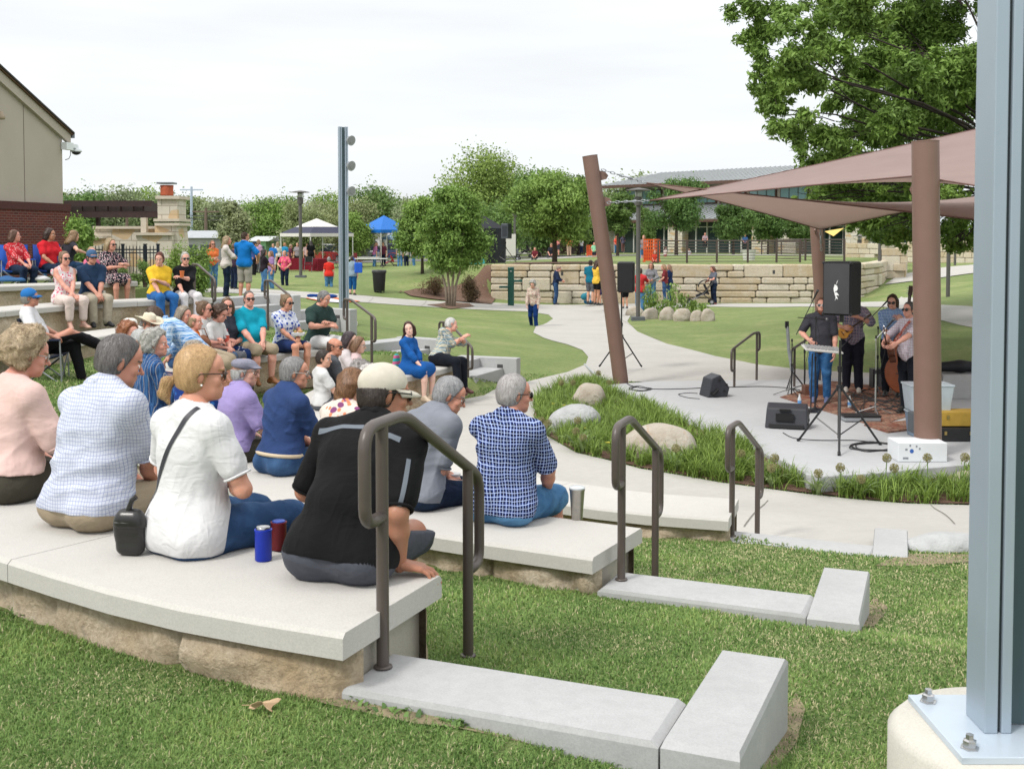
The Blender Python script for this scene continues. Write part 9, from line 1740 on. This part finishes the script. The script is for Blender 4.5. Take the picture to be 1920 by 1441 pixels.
sit_ground('child in maroon sitting on the lawn behind the wall', 1003, 487, 68, (.14,.02,.03), (.02,.02,.02), 1.2, legs=(((-.2,.3,.06),(-.1,.55,-.02)),((.2,.3,.06),(.1,.55,-.02)))); sit_ground('toddler in red sitting at the left end of the rail fence', 1228, 494, 54, (.5,.05,.03), (.3,.05,.03), .95, legs=(((-.2,.3,.06),(-.1,.55,-.02)),((.2,.3,.06),(.1,.55,-.02))))
sit_ground('person in a patterned top sitting on the terrace step before the glass', 1322, 466, 100, (.35,.25,.28), (.02,.02,.03), 1.7, sit_h=.5, floor=.45); sit_ground('person in blue sitting low behind the fence on the terrace', 1397, 466, 98, (.05,.12,.3), (.02,.02,.03), 1.6, sit_h=.4, fem=False)
sit_ground('people watcher in black sitting left of the tree on the raised lawn', 1034, 483, 70, (.02,.02,.03), (.03,.03,.04), 1.5, legs=(((-.2,.3,.06),(-.1,.55,-.02)),((.2,.3,.06),(.1,.55,-.02))))
# --- the band
r, I = st('bearded singer in white sunglasses, dark grey shirt and jeans', 1538, 754, 1.80, 158, 0, z=SZ+.01, wd=1.10, belly=1.1, hair='buzz', hc=(.20,.09,.05), skin=(.64,.36,.28), top=cloth((.045,.045,.055)), sleeve=.80, hem=-.14, bot=cloth((.018,.075,.19),'denim',(.05,.15,.32)), collar=True, head=(8,0,0), glasses='white', beard=(.20,.06,.025), hands=((-.24,.08,.74),(.16,.28,1.06)), shoes=(.10,.12,.22), seed=15)
r, I = st('mandolin player in a plaid shirt half hidden behind the hanging loudspeaker', 1598, 735, 1.84, 165, 1, z=SZ+.01, wd=1.08, hair='short', hc=(.1,.06,.04), skin=(.56,.3,.22), top=cloth((.24,.24,.32),'plaid',(.05,.07,.16),(.5,.35,.3),1.6), sleeve=.95, hem=-.12, bot=cloth((.015,.016,.025)), collar=True, head=(0,-10,0), hands=((-.08,.30,1.32),(.16,.26,1.14)), elb=((-1,-.2,-.6),(1,-.3,-.4)), shoes=(.45,.42,.38))
L0 = I['loc']; f = Matrix.Rotation(I['yaw'], 3, 'Z'); ax = f @ Vector((-.80,.12,.60)); nrm_ = f @ Vector((.1,1,.1)); ax.normalize(); nrm_ = (nrm_-ax*nrm_.dot(ax)).normalized(); xx = ax.cross(nrm_); guitar('small golden mandolin held by the plaid shirted player', tuple(Vector(L0)+f @ Vector((.13,.22,1.12))), (tuple(xx), tuple(ax), tuple(nrm_)), .62, (.42,.20,.04), 'mandolin', nl=.5)
r, I = st('bass player with brown hair and sunglasses in a light blue plaid shirt', 1672, 742, 1.82, 155, 0, z=SZ+.01, wd=.98, hair='wavy', hc=(.07,.035,.025), skin=(.62,.36,.28), top=cloth((.20,.33,.55),'plaid',(.08,.18,.42),(.5,.6,.72),1.5), sleeve=.95, hem=-.12, bot=cloth((.012,.014,.02)), collar=True, head=(-4,-12,0), glasses='dark', hands=((-.20,.26,1.34),(.02,.33,.98)), beard=None, seed=16)
L0 = I['loc']; f = Matrix.Rotation(I['yaw'], 3, 'Z'); ax = f @ Vector((-.10,.0,1)); ax.normalize(); nrm_ = f @ Vector((0,1,.0)); nrm_ = (nrm_-ax*nrm_.dot(ax)).normalized(); xx = ax.cross(nrm_); guitar('large brown double bass standing behind the guitar player', tuple(Vector(L0)+f @ Vector((-.20,.22,.66))), (tuple(xx), tuple(ax), tuple(nrm_)), 1.0, (.16,.045,.018), 'bass', bl=1.12, bw=.62, nl=.62, dep=.2)
r, I = st('guitar player in a white checked shirt with slicked back dark hair', 1704, 774, 1.80, 118, 0, z=SZ+.01, wd=1.12, belly=1.15, hair='short', hc=(.05,.04,.04), hc2=(.3,.3,.3), skin=(.62,.34,.27), top=cloth((.62,.60,.66),'check',(.35,.16,.22),None,3.2), sleeve=.80, hem=-.15, bot=cloth((.010,.012,.018)), collar=True, head=(6,0,0), glasses='dark', hands=((-.16,.46,1.12),(.20,.34,1.10)), elb=((-1,-.2,-.5),(1,-.2,-.5)), shoes=(.015,.015,.015), seed=18)
L0 = I['loc']; f = Matrix.Rotation(I['yaw'], 3, 'Z'); ax = f @ Vector((-.45,.55,.35)); ax.normalize(); nrm_ = f @ Vector((.55,.65,-.1)); nrm_ = (nrm_-ax*nrm_.dot(ax)).normalized(); xx = ax.cross(nrm_); guitar('sunburst acoustic guitar held by the white checked shirt player', tuple(Vector(L0)+f @ Vector((.14,.26,1.00))), (tuple(xx), tuple(ax), tuple(nrm_)), .98, (.09,.03,.015), 'guitar')
mb = MB(); CP_ = cat_rom([tuple(wpt(None, L0, I['yaw'], q)) for q in ((-.10,.10,1.50),(-.06,.15,1.42),(.02,.19,1.28),(.10,.22,1.15))], .03); ribbon(mb, [tuple(c) for c in CP_], .05, tuple(f @ Vector((0,1,.3)))); o = thing('guitar_strap', 'patterned red guitar strap across the white checked shirt', 'strap', L0); mb.build('strap', cloth((.35,.08,.07),'floral',(.6,.5,.4),None,.3), o, world=True)
p = G(490, 0, 1) if False else None
o = thing('beach_blanket', 'orange and blue blanket laid on the lawn left of the light pole', 'blanket', GT(600, 562)); P = [GT(u, v)+Vector((0,0,.03)) for u, v in ((572,560),(600,557),(640,560),(676,566),(640,569),(600,566))]; mb = MB(); i = mb.pv([tuple(q) for q in P]); mb.face(*[i+k for k in range(6)][::-1]); mb.build('cloth', cloth((.6,.16,.05),'stripe',(.6,.6,.65),None,4), o, world=True)
mb = MB(); q = GT(598, 559); [mb.ball((q.x+x, q.y, q.z+.08), .16, 2, .2, k, (1.6,.8,.55)) for k, x in enumerate((-.2,.15,.4))]; mb.build('bundle', cloth((.01,.05,.22)), o, world=True)
p = GT(545, 508); o = thing('folded_chairs', 'black folding chair standing in front of the red clothed table', 'folding chair', (D(578,440,68).x, 68, T1z(D(578,440,68).x, 68))); mb = MB(); mb.box((0,0,.45),(.45,.42,.03)); mb.build('seat', blkm, o); mb = MB(); mb.box((0,.24,.75),(.45,.03,.35)); mb.build('backrest', blkm, o); mb = MB(); [mb.tube([(a*.22,.24,.9),(a*.22,-.25,0)], .015, 5) or mb.tube([(a*.22,-.2,.45),(a*.22,.3,0)], .015, 5) for a in (-1,1)]; mb.build('legs', blkm, o)
for u, Y, lab in ((632,74,'red folding chair left of the light pole'),(672,75,'dark red folding chair right of the light pole')):
 x = D(u,440,Y).x; o = thing('folding_chair', lab, 'folding chair', (x, Y, T1z(x, Y)), 1.2); rdm = pm('chair_red', (.25,.02,.03), .5, .1); mb = MB(); mb.box((0,0,.45),(.45,.42,.03)); mb.build('seat', rdm, o); mb = MB(); mb.box((0,.24,.78),(.45,.03,.40)); mb.build('backrest', rdm, o); mb = MB(); [mb.tube([(a*.22,.24,.95),(a*.22,-.25,0)], .015, 5) or mb.tube([(a*.22,-.2,.45),(a*.22,.3,0)], .015, 5) for a in (-1,1)]; mb.build('legs', blkm, o)
p = D(1436, 478, 56); o = thing('tub', 'white plastic tub behind the rail fence', 'tub', (p.x, 60, T1z(p.x, 60))); mb = MB(); mb.lathe([(.30,0),(.36,.5),(.39,.5),(.39,.55)], 16); mb.build('tub', white_m, o)
